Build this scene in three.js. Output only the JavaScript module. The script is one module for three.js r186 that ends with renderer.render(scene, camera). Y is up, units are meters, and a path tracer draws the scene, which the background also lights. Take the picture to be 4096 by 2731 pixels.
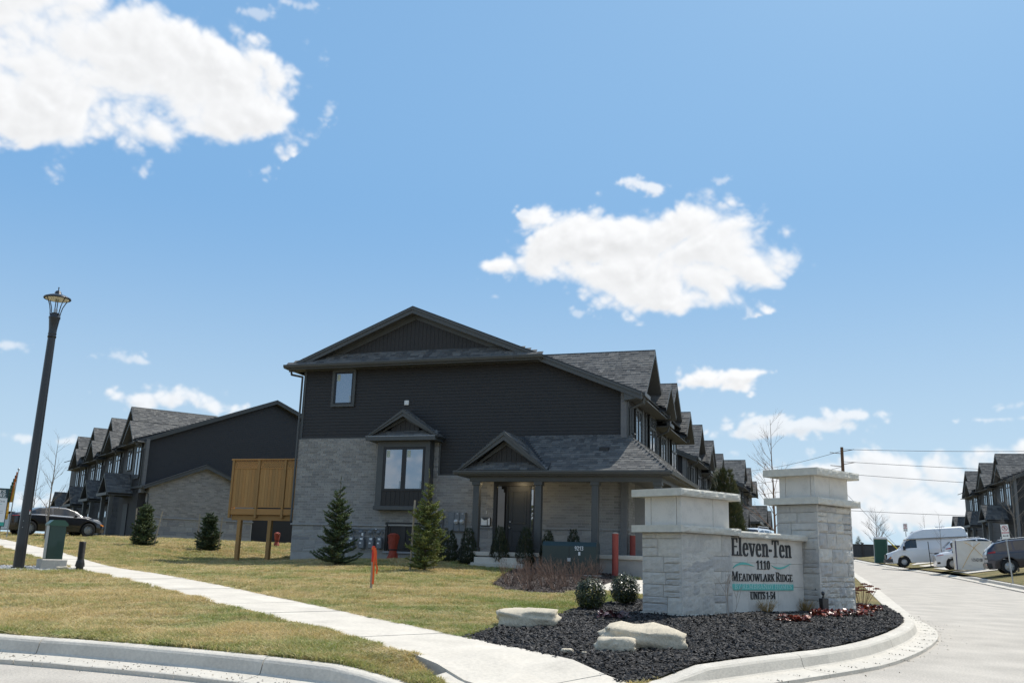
import * as THREE from 'three';
import { mergeGeometries, mergeVertices } from 'three/addons/utils/BufferGeometryUtils.js';
import { MarchingCubes } from 'three/addons/objects/MarchingCubes.js';
import { TextGeometry } from 'three/addons/geometries/TextGeometry.js';
import { FontLoader } from 'three/addons/loaders/FontLoader.js';
import { createNoise3D } from 'simplex-noise';

// ------------------------------------------------------------------ camera
const scene = new THREE.Scene();
const camera = new THREE.PerspectiveCamera(2 * Math.atan(784 / 2140) * 180 / Math.PI, 1024 / 682, 0.1, 3000);
camera.rotation.order = 'YXZ';
camera.position.set(0, 1.45, 0);                       // seated eye height above the road
camera.rotation.set(Math.atan(0.2341), 0, 0.0296);     // tilted up, rolled a little
const renderer = new THREE.WebGLRenderer({ antialias: true });
renderer.setSize(1024, 682);
renderer.toneMapping = THREE.LinearToneMapping;
renderer.toneMappingExposure = 1.0;
renderer.shadowMap.enabled = true;
const SUN_AZ = 33, SUN_EL = 51, SUN_I = 4.8, SKY_I = 1;
const rad = (d) => d * Math.PI / 180;
const dirAE = (az, el) => new THREE.Vector3(Math.sin(rad(az)) * Math.cos(rad(el)), Math.sin(rad(el)), -Math.cos(rad(az)) * Math.cos(rad(el)));
const sunDir = dirAE(SUN_AZ, SUN_EL);

// ------------------------------------------------------------------ random numbers and noise
function rng(seed) { let s = seed >>> 0; return () => { s = (s + 0x6d2b79f5) | 0; let t = Math.imul(s ^ (s >>> 15), 1 | s); t = (t + Math.imul(t ^ (t >>> 7), 61 | t)) ^ t; return ((t ^ (t >>> 14)) >>> 0) / 4294967296; }; }
const n3 = createNoise3D(rng(11));
const fbm = (x, y, z, o) => { let a = 0.5, s = 0, n = 0; for (let i = 0; i < o; i++) { s += a * n3(x, y, z); n += a; x = x * 2.03 + 7.1; y = y * 2.03 - 3.7; z = z * 2.03 + 1.9; a *= 0.52; } return s / n; };
const clamp = (x, a = 0, b = 1) => Math.min(b, Math.max(a, x));
const sstep = (a, b, x) => { const t = clamp((x - a) / (b - a)); return t * t * (3 - 2 * t); };
const mix = (a, b, t) => a + (b - a) * t;

// ------------------------------------------------------------------ sky: air and clouds by direction (azimuth, elevation in degrees, radii in degrees)
const CLOUDS = [
  { f: 1, g: 1, b: [[-29.2, 27.8, 8.65, 4.98], [-24, 26.9, 6.29, 3.93], [-20.2, 26.1, 3.41, 2.36], [-18.1, 28, 1.83, 1.18], [-16.9, 25.6, 1.97, 1.18], [-18.8, 24.6, 2.1, 1], [-29.7, 23.5, 2.88, 1.83], [-27.7, 22.8, 1.18, 1.18], [-22.5, 23.4, 1.05, 0.58], [-30.7, 22.6, 1.57, 0.92], [-36, 27, 7, 5], [-44, 30, 8, 4]] },
  { f: 1.15, g: 1, b: [[3, 19.2, 3.41, 1.97], [1.9, 17.7, 2.88, 1.18], [4.4, 20, 2.36, 1.31], [8.3, 19.7, 2.88, 1.83], [11.6, 20.1, 2.88, 1.83], [14.3, 19.5, 2.62, 1.83], [10.5, 17.6, 4.98, 2.1], [14.3, 17.4, 3.41, 1.57], [16.6, 17.8, 2.1, 1.05], [8.3, 16, 2.88, 1.05], [11.6, 15.7, 2.88, 0.73], [6.1, 17.1, 3.14, 1.31], [-1.4, 17.8, 1.31, 0.42]] },
  { f: 3, g: 0.8, b: [[7.6, 23, 1, 0.37], [8.9, 22.6, 1.26, 0.42], [0.6, 20.9, 1, 0.47], [1.7, 20.6, 1.05, 0.31]] },
  { f: 2.2, g: 1.05, b: [[11.5, 10.8, 1.31, 0.58], [12.8, 11, 1.83, 0.84], [14.1, 10.7, 1.18, 0.52], [15.1, 11.3, 0.73, 0.24]] },
  { f: 2, g: 0.85, b: [[-21.7, 8.4, 1.97, 0.58], [-19.3, 8.8, 1.97, 0.68], [-17.8, 8.3, 1.31, 0.58]] },
  { f: 2.6, g: 0.55, b: [[-23.1, 10.6, 1.31, 0.37], [-21.9, 10.4, 0.92, 0.26], [-28.5, 10.6, 1.26, 0.47]] },
  { f: 2.6, g: 0.6, b: [[-27.7, 5.7, 1.18, 0.37], [-25.3, 5.7, 0.73, 0.26], [-27, 2.2, 2.5, 0.6]] },
  { f: 3.6, g: 0.4, b: [[-16.1, 22.3, 0.58, 0.47], [-12.5, 26.3, 0.47, 0.73], [-15, 28.1, 0.31, 0.37], [-17.6, 30.9, 1.18, 0.37], [-15.2, 31.8, 1.31, 0.26], [4.2, 15, 0.66, 0.31], [13.3, 22.8, 0.52, 0.21], [-1.1, 15.9, 0.39, 0.13]] },
  { f: 2.4, g: 0.75, b: [[15, 8.6, 1.31, 0.37], [17.7, 8.2, 4.19, 0.58], [20.4, 8.7, 2.1, 0.37], [14.5, 7.6, 1.83, 0.31], [16.5, 8, 3.14, 0.37], [29, 8.9, 1.05, 0.26], [28.1, 8.2, 1.57, 0.16]] },
  { f: 1.3, g: 0.9, b: [[22, 5.2, 7.5, 1.5], [31, 4.6, 9, 1.8], [17, 4.4, 4, 1.1], [24, 3.2, 9, 1.3], [38, 6, 8, 2.2], [33, 6.6, 6, 0.5], [26, 1.6, 3, 0.5], [48, 5, 9, 2.5]] },
  // the sky behind the camera, seen mirrored in the windows
  { f: 1.2, g: 0.8, b: [[-137, 3, 6, 2.4], [-134, 4.6, 2.2, 1.7], [-139.5, 4.6, 2, 2], [-129, 2.6, 5, 1.8], [-148, 3.4, 7, 2.6]] },
  { f: 0.9, g: 0.9, b: [[110, 26, 12, 5], [122, 24, 8, 4], [-95, 34, 10, 5], [-82, 31, 7, 3], [170, 30, 12, 5], [185, 27, 8, 4], [75, 14, 9, 3], [-70, 12, 8, 2.6], [-108, 12, 7, 2.5], [150, 11, 8, 2.6]] },
];
function makeSky() {
  const W = 4096, H = 2048, data = new Float32Array(W * H * 4), d = new THREE.Vector3();
  const zen = [0.10, 0.26, 0.56], mid = [0.195, 0.42, 0.745], hor = [0.56, 0.735, 0.87];
  const billow = (x, y, z, o) => { let a = 0.5, s = 0, n = 0; for (let i = 0; i < o; i++) { s += a * Math.abs(n3(x, y, z)) * 1.35; n += a; x = x * 2.07 + 3.1; y = y * 2.07 - 1.7; z = z * 2.07 + 5.3; a *= 0.55; } return s / n; };
  const shape = (list, az, el, ce) => { let F = 0; for (const q of list) { let da = az - q[0]; if (da > 180) da -= 360; if (da < -180) da += 360; const ex = da * ce / q[2], ey = (el - q[1]) / q[3], rr = ex * ex + ey * ey; if (rr < 5) { const f = Math.exp(-rr * 1.15); F += f - F * f * 0.8; } } return F; };
  // how thick the cloud is in a direction; F is its broad outline
  const thick = (F, x, y, z, o, f) => { const w = 0.008 / f * n3(x * 9 * f, y * 11 * f, z * 9 * f + 4), b = billow((x + w) * 11 * f, (y - w) * 14 * f, (z + w) * 11 * f, o); return F * 1.15 - 0.60 + (b - 0.36) * 1.5 * (0.55 + 0.45 * (1 - F)) + n3(x * 5.5 * f + 9, y * 7 * f, z * 5.5 * f) * 0.30; };
  for (let j = 0; j < H; j++) {
    const el = ((j + 0.5) / H - 0.5) * 180, ce = Math.cos(rad(el)), se = Math.sin(rad(el));
    const near = el > 0 ? CLOUDS.map((c) => c.b.filter((b) => Math.abs(b[1] - el) < b[3] * 2.4 + 0.9)) : [];
    const t1 = sstep(-1, 22, el), t2 = sstep(18, 75, el);
    for (let i = 0; i < W; i++) {
      const th = ((i + 0.5) / W - 0.5) * 2 * Math.PI, x = Math.cos(th) * ce, z = Math.sin(th) * ce, o = (j * W + i) * 4;
      let r, g, b;
      if (el <= 0) { r = 0.24; g = 0.23; b = 0.19; } else {
        const az = Math.atan2(x, -z) * 180 / Math.PI;
        d.set(x, se, z);
        const cs = d.dot(sunDir), glow = Math.pow(clamp(cs), 5) * 0.30 + Math.pow(clamp(cs), 30) * 0.5 + 0.10 * cs;
        r = mix(mix(hor[0], mid[0], t1), zen[0], t2); g = mix(mix(hor[1], mid[1], t1), zen[1], t2); b = mix(mix(hor[2], mid[2], t1), zen[2], t2);
        r += glow * 0.34; g += glow * 0.36; b += glow * 0.28;
        const put = (F, list, op, oct, f) => {
          const t = thick(F, x, se, z, oct, f); if (t < 0) return;
          const ea = az + 0.30 * Math.sign(SUN_AZ - az), ee = el + 0.42, c2 = Math.cos(rad(ee)), x2 = Math.sin(rad(ea)) * c2, z2 = -Math.cos(rad(ea)) * c2, y2 = Math.sin(rad(ee));
          const F2 = list ? shape(list, ea, ee, c2) : F, tl = thick(F2, x2, y2, z2, 4, f), a = sstep(0, 0.62, t) * (0.75 + 0.25 * sstep(0, 0.25, t)) * op;
          const lit = clamp(0.6 + (t - Math.max(0, tl)) * 0.9), deep = sstep(0.2, 0.95, t);
          const k = mix(0.92 + 0.1 * lit, 0.74 + 0.26 * lit, deep);
          r = mix(r, k * 0.99, a); g = mix(g, k * 1.0, a); b = mix(b, k * 1.015, a);
        };
        for (let k = 0; k < CLOUDS.length; k++) { const F = near[k].length ? shape(near[k], az, el, ce) : 0; if (F > 0.08) put(F, near[k], Math.min(1, CLOUDS[k].g), 7, CLOUDS[k].f); }
        const out = Math.max(sstep(40, 52, Math.abs(az)), sstep(38, 46, el));          // the same broken cumulus goes on outside the frame
        if (out > 0) { const h = 1 / (se + 0.22), c = fbm(x * h * 1.5 + 4, 2, z * h * 1.5, 4); const F = clamp(0.25 + c * 1.5) * out * sstep(1, 9, el); if (F > 0.15) put(F, null, 0.95, 4, 0.8); }
      }
      data[o] = r; data[o + 1] = g; data[o + 2] = b; data[o + 3] = 1;
    }
  }
  const t = new THREE.DataTexture(data, W, H, THREE.RGBAFormat, THREE.FloatType);
  t.mapping = THREE.EquirectangularReflectionMapping; t.magFilter = THREE.LinearFilter; t.minFilter = THREE.LinearFilter; t.needsUpdate = true;
  return t;
}
scene.background = makeSky();
scene.environment = scene.background;
scene.environmentIntensity = SKY_I; scene.backgroundIntensity = SKY_I;
const sun = new THREE.DirectionalLight(new THREE.Color(1, 0.955, 0.88), SUN_I);
sun.position.copy(sunDir).multiplyScalar(150); sun.target.position.set(0, 0, -30);
sun.name = 'sun'; sun.castShadow = true; sun.shadow.radius = 1;
Object.assign(sun.shadow.camera, { left: -90, right: 90, top: 90, bottom: -90, near: 1, far: 400 });
sun.shadow.mapSize.set(4096, 4096);
scene.add(sun, sun.target);

// ------------------------------------------------------------------ geometry helpers (uv in metres)
function fin(pos, uv, col, nor) {
  const g = new THREE.BufferGeometry();
  g.setAttribute('position', new THREE.BufferAttribute(new Float32Array(pos), 3));
  g.setAttribute('uv', new THREE.BufferAttribute(new Float32Array(uv), 2));
  if (col && col.length) g.setAttribute('color', new THREE.BufferAttribute(new Float32Array(col), 3));
  if (nor && nor.length) g.setAttribute('normal', new THREE.BufferAttribute(new Float32Array(nor), 3)); else g.computeVertexNormals();
  return g;
}
class TB {                                     // triangle buffer
  constructor() { this.p = []; this.u = []; this.c = []; this.n = []; }
  tri(a, b, c, col) {
    const nx = (b[1] - a[1]) * (c[2] - a[2]) - (b[2] - a[2]) * (c[1] - a[1]), ny = (b[2] - a[2]) * (c[0] - a[0]) - (b[0] - a[0]) * (c[2] - a[2]), nz = (b[0] - a[0]) * (c[1] - a[1]) - (b[1] - a[1]) * (c[0] - a[0]);
    const ax = Math.abs(nx), ay = Math.abs(ny), az = Math.abs(nz);
    for (const v of [a, b, c]) {
      this.p.push(v[0], v[1], v[2]);
      if (ay >= ax && ay >= az) this.u.push(v[0], v[2]); else if (ax >= az) this.u.push(v[2], v[1]); else this.u.push(v[0], v[1]);
      if (col) this.c.push(col[0], col[1], col[2]);
    }
  }
  quad(a, b, c, d, col) { this.tri(a, b, c, col); this.tri(a, c, d, col); }
  box(x0, x1, y0, y1, z0, z1, col) {
    const q = (a, b, c, d) => this.quad(a, b, c, d, col);
    q([x0, y0, z1], [x1, y0, z1], [x1, y1, z1], [x0, y1, z1]); q([x1, y0, z0], [x0, y0, z0], [x0, y1, z0], [x1, y1, z0]);
    q([x1, y0, z1], [x1, y0, z0], [x1, y1, z0], [x1, y1, z1]); q([x0, y0, z0], [x0, y0, z1], [x0, y1, z1], [x0, y1, z0]);
    q([x0, y1, z1], [x1, y1, z1], [x1, y1, z0], [x0, y1, z0]); q([x0, y0, z0], [x1, y0, z0], [x1, y0, z1], [x0, y0, z1]);
    return this;
  }
  prism(pts, z0, z1, col) {                    // outline in x,y; extruded along z
    const sh = pts.map((p) => new THREE.Vector2(p[0], p[1])), rev = THREE.ShapeUtils.isClockWise(sh);
    if (rev) sh.reverse();
    const P = sh.map((v) => [v.x, v.y]);
    for (const t of THREE.ShapeUtils.triangulateShape(sh, [])) {
      const [a, b, c] = t.map((i) => P[i]);
      this.tri([...a, z1], [...b, z1], [...c, z1], col); this.tri([...c, z0], [...b, z0], [...a, z0], col);
    }
    for (let i = 0; i < P.length; i++) { const a = P[i], b = P[(i + 1) % P.length]; this.quad([...a, z1], [...a, z0], [...b, z0], [...b, z1], col); }
    return this;
  }
  slab(a, b, c, d, th, col) {                  // quad with thickness below
    const n = new THREE.Vector3().crossVectors(new THREE.Vector3(b[0] - a[0], b[1] - a[1], b[2] - a[2]), new THREE.Vector3(d[0] - a[0], d[1] - a[1], d[2] - a[2])).normalize();
    if (n.y < 0) n.negate();
    const lo = (p) => [p[0] - n.x * th, p[1] - n.y * th, p[2] - n.z * th], A = lo(a), B = lo(b), C = lo(c), D = lo(d);
    this.quad(a, b, c, d, col); this.quad(D, C, B, A, col); this.quad(a, A, B, b, col); this.quad(b, B, C, c, col); this.quad(c, C, D, d, col); this.quad(d, D, A, a, col);
    return this;
  }
  get g() { return fin(this.p, this.u, this.c); }
}
const box = (...a) => new TB().box(...a).g;
const prism = (...a) => new TB().prism(...a).g;
const slab = (...a) => new TB().slab(...a).g;
function cyl(a, b, r0, r1 = r0, seg = 8, caps = true) {
  const A = new THREE.Vector3(...a), B = new THREE.Vector3(...b), ax = B.clone().sub(A), L = ax.length(); ax.normalize();
  const s = Math.abs(ax.y) < 0.9 ? new THREE.Vector3(0, 1, 0) : new THREE.Vector3(1, 0, 0), X = new THREE.Vector3().crossVectors(s, ax).normalize(), Y = new THREE.Vector3().crossVectors(ax, X);
  const pos = [], uv = [], nor = [];
  const put = (c, r, i, v) => { const t = i / seg * 2 * Math.PI, nx = X.clone().multiplyScalar(Math.cos(t)).addScaledVector(Y, Math.sin(t)); const p = c.clone().addScaledVector(nx, r); pos.push(p.x, p.y, p.z); nor.push(nx.x, nx.y, nx.z); uv.push(i / seg * r * 6.28, v); };
  for (let i = 0; i < seg; i++) { put(A, r0, i, 0); put(A, r0, i + 1, 0); put(B, r1, i + 1, L); put(A, r0, i, 0); put(B, r1, i + 1, L); put(B, r1, i, L); }
  if (caps) for (const [c, r, k] of [[A, r0, -1], [B, r1, 1]]) if (r > 0.0005) for (let i = 0; i < seg; i++) {
    const n0 = nor.length; for (const q of [null, k > 0 ? i : i + 1, k > 0 ? i + 1 : i]) { if (q === null) { pos.push(c.x, c.y, c.z); uv.push(0, 0); nor.push(0, 0, 0); } else put(c, r, q, 0); }
    for (let m = n0; m < nor.length; m += 3) { nor[m] = ax.x * k; nor[m + 1] = ax.y * k; nor[m + 2] = ax.z * k; }
  }
  return fin(pos, uv, null, nor);
}
function pipe(pts, r, seg = 8) { const l = []; for (let i = 0; i + 1 < pts.length; i++) { l.push(cyl(pts[i], pts[i + 1], r, r, seg)); if (i) l.push(sph(pts[i], r, 8, 6)); } return merge(l); }
function sph(c, r, w = 12, h = 8, sx = 1, sy = 1, sz = 1) { return plain(new THREE.SphereGeometry(r, w, h).scale(sx, sy, sz).translate(...c)); }
function lathe(pts, seg = 16) { return plain(new THREE.LatheGeometry(pts.map((p) => new THREE.Vector2(p[0], p[1])), seg)); }
function plain(g) {
  let h = g.index ? g.toNonIndexed() : g;
  for (const k of Object.keys(h.attributes)) if (!['position', 'normal', 'uv'].includes(k)) h.deleteAttribute(k);
  if (!h.attributes.normal) h.computeVertexNormals();
  if (!h.attributes.uv) h.setAttribute('uv', new THREE.BufferAttribute(new Float32Array(h.attributes.position.count * 2), 2));
  h.morphAttributes = {}; return h;
}
const merge = (l) => (l.length === 1 ? l[0] : mergeGeometries(l, false));
const mv = (g, x, y, z) => g.translate(x, y, z);
function rbox(x0, x1, y0, y1, z0, z1, r = 0.01) {   // box with chamfered edges
  const w = x1 - x0, h = y1 - y0, d = z1 - z0, s = new THREE.Shape(); r = Math.min(r, w / 3, h / 3, d / 3);
  s.moveTo(r, r); s.lineTo(w - r, r); s.lineTo(w - r, h - r); s.lineTo(r, h - r); s.lineTo(r, r);
  return plain(new THREE.ExtrudeGeometry(s, { depth: d - 2 * r, bevelEnabled: true, bevelThickness: r, bevelSize: r, bevelSegments: 1, steps: 1 })).translate(x0, y0, z0 + r);
}
// ------------------------------------------------------------------ objects
const used = new Map();
function numbered(n) { const k = used.get(n) ?? 0; used.set(n, k + 1); return k ? n + '_' + String(k).padStart(3, '0') : n; }
function tag(o, label, category, group, kind) { if (label) o.userData.label = label; if (category) o.userData.category = category; if (group) o.userData.group = group; if (kind) o.userData.kind = kind; return o; }
function thing(name, label, category, p = [0, 0, 0], turn = 0, group) { const o = new THREE.Group(); o.name = numbered(name); o.position.set(...p); o.rotation.y = turn; scene.add(o); return tag(o, label, category, group); }
function mesh(name, geo, mat, parent = scene) {
  const m = new THREE.Mesh(Array.isArray(geo) ? merge(geo) : geo, mat); m.name = parent === scene ? numbered(name) : name; m.castShadow = m.receiveShadow = true; parent.add(m); return m;
}
const part = (parent, name, geo, mat) => mesh(name, geo, mat, parent);
function solo(name, geo, mat, label, category, group, p) { const m = tag(mesh(name, geo, mat), label, category, group); if (p) m.position.set(...p); return m; }
function dup(o, p, turn, label, scale) { const r = o.clone(); r.name = numbered(o.name.replace(/_\d{3}$/, '')); r.position.set(...p); r.rotation.y = turn ?? o.rotation.y; if (scale) r.scale.setScalar(scale); r.userData = { ...o.userData }; if (label) r.userData.label = label; scene.add(r); return r; }
const struct = (name, geo, mat) => tag(mesh(name, geo, mat), null, null, null, 'structure');
const stuff = (name, geo, mat, label, category, parent) => { const m = mesh(name, geo, mat, parent ?? scene); m.userData.kind = 'stuff'; if (!parent) tag(m, label, category); return m; };

// ------------------------------------------------------------------ procedural textures and materials
function pgrad(seed, n) { const r = rng(seed), a = []; for (let i = 0; i < n * n; i++) { const t = r() * 6.2832; a.push([Math.cos(t), Math.sin(t)]); } return (x, y) => { const x0 = Math.floor(x), y0 = Math.floor(y), fx = x - x0, fy = y - y0, w = (t) => t * t * t * (t * (t * 6 - 15) + 10); const dt = (ix, iy, dx, dy) => { const g = a[((iy % n) + n) % n * n + ((ix % n) + n) % n]; return g[0] * dx + g[1] * dy; }; const u = w(fx), v = w(fy); return mix(mix(dt(x0, y0, fx, fy), dt(x0 + 1, y0, fx - 1, fy), u), mix(dt(x0, y0 + 1, fx, fy - 1), dt(x0 + 1, y0 + 1, fx - 1, fy - 1), u), v) * 1.5; }; }
function tileNoise(seed, base, oct, gain = 0.55) { const f = []; for (let i = 0; i < oct; i++) f.push(pgrad(seed + i * 17, base << i)); return (u, v) => { let s = 0, a = 1, n = 0; for (let i = 0; i < oct; i++) { s += a * f[i](u * (base << i), v * (base << i)); n += a; a *= gain; } return s / n; }; }
function tex(size, fn, srgb = true, h = size) {
  const d = new Uint8Array(size * h * 4);
  for (let j = 0; j < h; j++) for (let i = 0; i < size; i++) { const c = fn((i + 0.5) / size, (j + 0.5) / h), o = (j * size + i) * 4; for (let k = 0; k < 3; k++) { let v = clamp(c[k] ?? c[0]); if (srgb) v = v <= 0.0031308 ? v * 12.92 : 1.055 * Math.pow(v, 1 / 2.4) - 0.055; d[o + k] = Math.round(v * 255); } d[o + 3] = 255; }
  const t = new THREE.DataTexture(d, size, h); t.wrapS = t.wrapT = THREE.RepeatWrapping; t.magFilter = THREE.LinearFilter; t.minFilter = THREE.LinearMipmapLinearFilter; t.colorSpace = srgb ? THREE.SRGBColorSpace : THREE.NoColorSpace; t.needsUpdate = true; return t;
}
const rep = (t, m, n = m) => { const c = t.clone(); c.repeat.set(1 / m, 1 / n); c.needsUpdate = true; return c; };
const nA = tileNoise(3, 8, 6, 0.6), nB = tileNoise(40, 4, 5, 0.5), nC = tileNoise(70, 32, 3, 0.7), nD = tileNoise(90, 6, 6, 0.62);
const T_grain = tex(512, (u, v) => [0.5 + 0.55 * nC(u, v) + 0.25 * nA(u, v)], false);
const T_lump = tex(512, (u, v) => [0.5 + 0.7 * nD(u, v)], false);
const shade = (lo, hi, f) => tex(512, (u, v) => { const t = clamp(0.5 + f(u, v)); return lo.map((x, i) => mix(x, hi[i], t)); });
const T_soft = shade([0.86, 0.86, 0.86], [1.1, 1.1, 1.1], (u, v) => nB(u, v) * 0.8 + nC(u, v) * 0.5);      // gentle wear, multiplied
const rgb = (r, g, b) => new THREE.Color().setRGB(r, g, b);
const M = (r, g, b, o = {}) => new THREE.MeshStandardMaterial({ color: rgb(r, g, b), roughness: 0.8, ...o });
const Mp = (r, g, b, o = {}) => new THREE.MeshPhysicalMaterial({ color: rgb(r, g, b), roughness: 0.5, ...o });
const rough = (r, g, b, m = 1, bump = 0.004, o = {}) => M(r, g, b, { map: rep(T_soft, m), bumpMap: rep(T_grain, m * 0.5), bumpScale: bump, roughness: 0.9, ...o });
const T_conc = tex(1024, (u, v) => { const s = nB(u, v) * 0.10 + nC(u * 2, v * 2) * 0.10 + nA(u, v) * 0.08, pit = nC(u * 3, v * 3) > 0.62 ? -0.14 : 0; const t = 0.60 + s + pit; return [t * 1.0, t * 0.955, t * 0.875]; });
const T_asph = tex(1024, (u, v) => { const s = nC(u * 4, v * 4) * 0.13 + nB(u, v) * 0.09 + nC(u * 9, v * 9) * 0.09, st = nC(u * 5, v * 5) > 0.55 ? 0.12 : 0; const t = 0.37 + s + st; return [t, t * 0.975, t * 0.935]; });
const T_wood = tex(512, (u, v) => { const w = nA(u * 0.25 + 0.02 * nB(u, v), v * 4) , k = nC(u, v); const t = 0.5 + 0.5 * w + 0.12 * k; return [mix(0.33, 0.50, t), mix(0.175, 0.29, t), mix(0.06, 0.11, t)]; });
const T_grass = tex(1024, (u, v) => { const a = nB(u, v), b = nC(u * 2, v * 2), c = nA(u, v); const t = clamp(0.5 + a * 0.9 + c * 0.5), l = 0.8 + 0.5 * b; return [mix(0.13, 0.29, t) * l, mix(0.125, 0.215, t) * l, mix(0.035, 0.085, t) * l]; });
const T_stone = tex(512, (u, v) => { const a = nD(u, v), b = nC(u, v); const t = 0.5 + 0.55 * a + 0.2 * b; return [0.78 + 0.3 * t, 0.79 + 0.29 * t, 0.80 + 0.28 * t]; });
const mat = {
  conc: new THREE.MeshStandardMaterial({ map: rep(T_conc, 2.3), color: rgb(0.9, 0.87, 0.81), bumpMap: rep(T_grain, 0.7), bumpScale: 0.003, roughness: 0.9 }),
  walk: new THREE.MeshStandardMaterial({ map: rep(T_conc, 3.1), color: rgb(0.98, 0.935, 0.86), bumpMap: rep(T_grain, 0.6), bumpScale: 0.002, roughness: 0.92 }),
  asph: new THREE.MeshStandardMaterial({ map: rep(T_asph, 3.7), color: rgb(1.2, 1.12, 1.0), bumpMap: rep(T_grain, 0.5), bumpScale: 0.006, roughness: 0.95 }),
  earth: rough(0.16, 0.125, 0.085, 2, 0.02),
  lawn: new THREE.MeshStandardMaterial({ map: rep(T_grass, 6.3), bumpMap: rep(T_lump, 0.5), bumpScale: 0.03, roughness: 1 }),
  siding: rough(0.0215, 0.0185, 0.0162, 1.3, 0.001, { roughness: 0.6 }),
  sidingBlue: rough(0.029, 0.0275, 0.0275, 1.3, 0.001, { roughness: 0.6 }),
  trim: rough(0.070, 0.073, 0.071, 1.7, 0.0005, { roughness: 0.5 }),
  soffit: rough(0.085, 0.086, 0.083, 1.5, 0.0005, { roughness: 0.6 }),
  black: M(0.006, 0.0065, 0.008, { roughness: 0.4 }),
  glass: Mp(0.30, 0.33, 0.37, { roughness: 0.012, metalness: 0.75, ior: 1.8 }),
  glassDark: Mp(0.01, 0.011, 0.013, { roughness: 0.02, ior: 1.75 }),
  white: M(0.72, 0.72, 0.70, { roughness: 0.5 }),
  mortar: rough(0.43, 0.415, 0.385, 0.5, 0.004),
  door: rough(0.020, 0.024, 0.030, 1, 0.0004, { roughness: 0.45 }),
  wood: new THREE.MeshStandardMaterial({ map: rep(T_wood, 1.6, 0.8), roughness: 0.8, bumpMap: rep(T_grain, 0.3), bumpScale: 0.002 }),
  steel: M(0.42, 0.43, 0.44, { metalness: 0.85, roughness: 0.42 }),
  meter: rough(0.16, 0.17, 0.18, 0.4, 0.0008, { roughness: 0.5 }),
  rubber: M(0.012, 0.012, 0.012, { roughness: 0.85 }),
  found: rough(0.36, 0.345, 0.32, 0.9, 0.004),
  roofdark: rough(0.05, 0.053, 0.056, 0.8, 0.004),
};
mat.brick = [[0.275, 0.262, 0.245], [0.305, 0.292, 0.272], [0.245, 0.235, 0.222], [0.325, 0.308, 0.285], [0.285, 0.275, 0.262]].map((c) => rough(...c, 0.37, 0.006));
mat.stone = [[0.30, 0.30, 0.31], [0.36, 0.36, 0.36], [0.25, 0.255, 0.265], [0.40, 0.395, 0.385], [0.33, 0.325, 0.315]].map((c) => new THREE.MeshStandardMaterial({ color: rgb(...c), map: rep(T_stone, 0.63), bumpMap: rep(T_lump, 0.3), bumpScale: 0.012, roughness: 0.92 }));
mat.stoneGrey = [[0.30, 0.29, 0.28], [0.33, 0.32, 0.30], [0.255, 0.25, 0.245], [0.37, 0.355, 0.33], [0.315, 0.302, 0.282]].map((c) => new THREE.MeshStandardMaterial({ color: rgb(...c), map: rep(T_stone, 0.63), bumpMap: rep(T_lump, 0.3), bumpScale: 0.008, roughness: 0.92 }));
mat.shingle = [[0.105, 0.103, 0.098], [0.145, 0.140, 0.130], [0.085, 0.085, 0.083], [0.165, 0.158, 0.145], [0.120, 0.119, 0.114]].map((c) => rough(...c, 0.41, 0.006));
const vc = (o = {}) => new THREE.MeshStandardMaterial({ vertexColors: true, roughness: 0.9, ...o });
mat.vShingle = vc({ map: rep(T_soft, 0.41), bumpMap: rep(T_grain, 0.25), bumpScale: 0.005 });
mat.vBrick = vc({ map: rep(T_soft, 0.37), bumpMap: rep(T_grain, 0.2), bumpScale: 0.005 });
const pick = (r, a) => a[Math.floor(r() * a.length)];
const jit = (r, c, k) => { const s = 1 + (r() - 0.5) * k; return [c[0] * s, c[1] * s, c[2] * s]; };
const SHC = [[0.105, 0.103, 0.098], [0.145, 0.140, 0.130], [0.085, 0.085, 0.083], [0.165, 0.158, 0.145], [0.120, 0.119, 0.114]];
const BRC = [[0.275, 0.262, 0.245], [0.305, 0.292, 0.272], [0.245, 0.235, 0.222], [0.325, 0.308, 0.285], [0.285, 0.275, 0.262]];
// ------------------------------------------------------------------ the lie of the land (metres; the street climbs away from the camera)
function base(x, z) {
  const X = clamp(x, -60, 60), D = clamp(-z, -15, 135), q = Math.max(0, X - 3) * Math.max(0, D - 15);
  let h = 0.036 * D - 0.008 * X - 0.0171 * (Math.sqrt(q + 25) - 5);
  if (D > 50) h -= (1 - clamp(X / 20)) * 0.036 * (D - 50);
  h += 0.16 * Math.exp(-((D - 31) ** 2) / 9) * sstep(-6, -3, X) * (1 - sstep(2.5, 5, X));
  return h - 0.3 * Math.exp(-((X + 10) ** 2) / 9 - ((D - 36) ** 2) / 98);
}
const inPoly = (p, x, z) => { let k = false; for (let i = 0, j = p.length - 1; i < p.length; j = i++) if ((p[i][1] > z) !== (p[j][1] > z) && x < (p[j][0] - p[i][0]) * (z - p[i][1]) / (p[j][1] - p[i][1]) + p[i][0]) k = !k; return k; };
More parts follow.
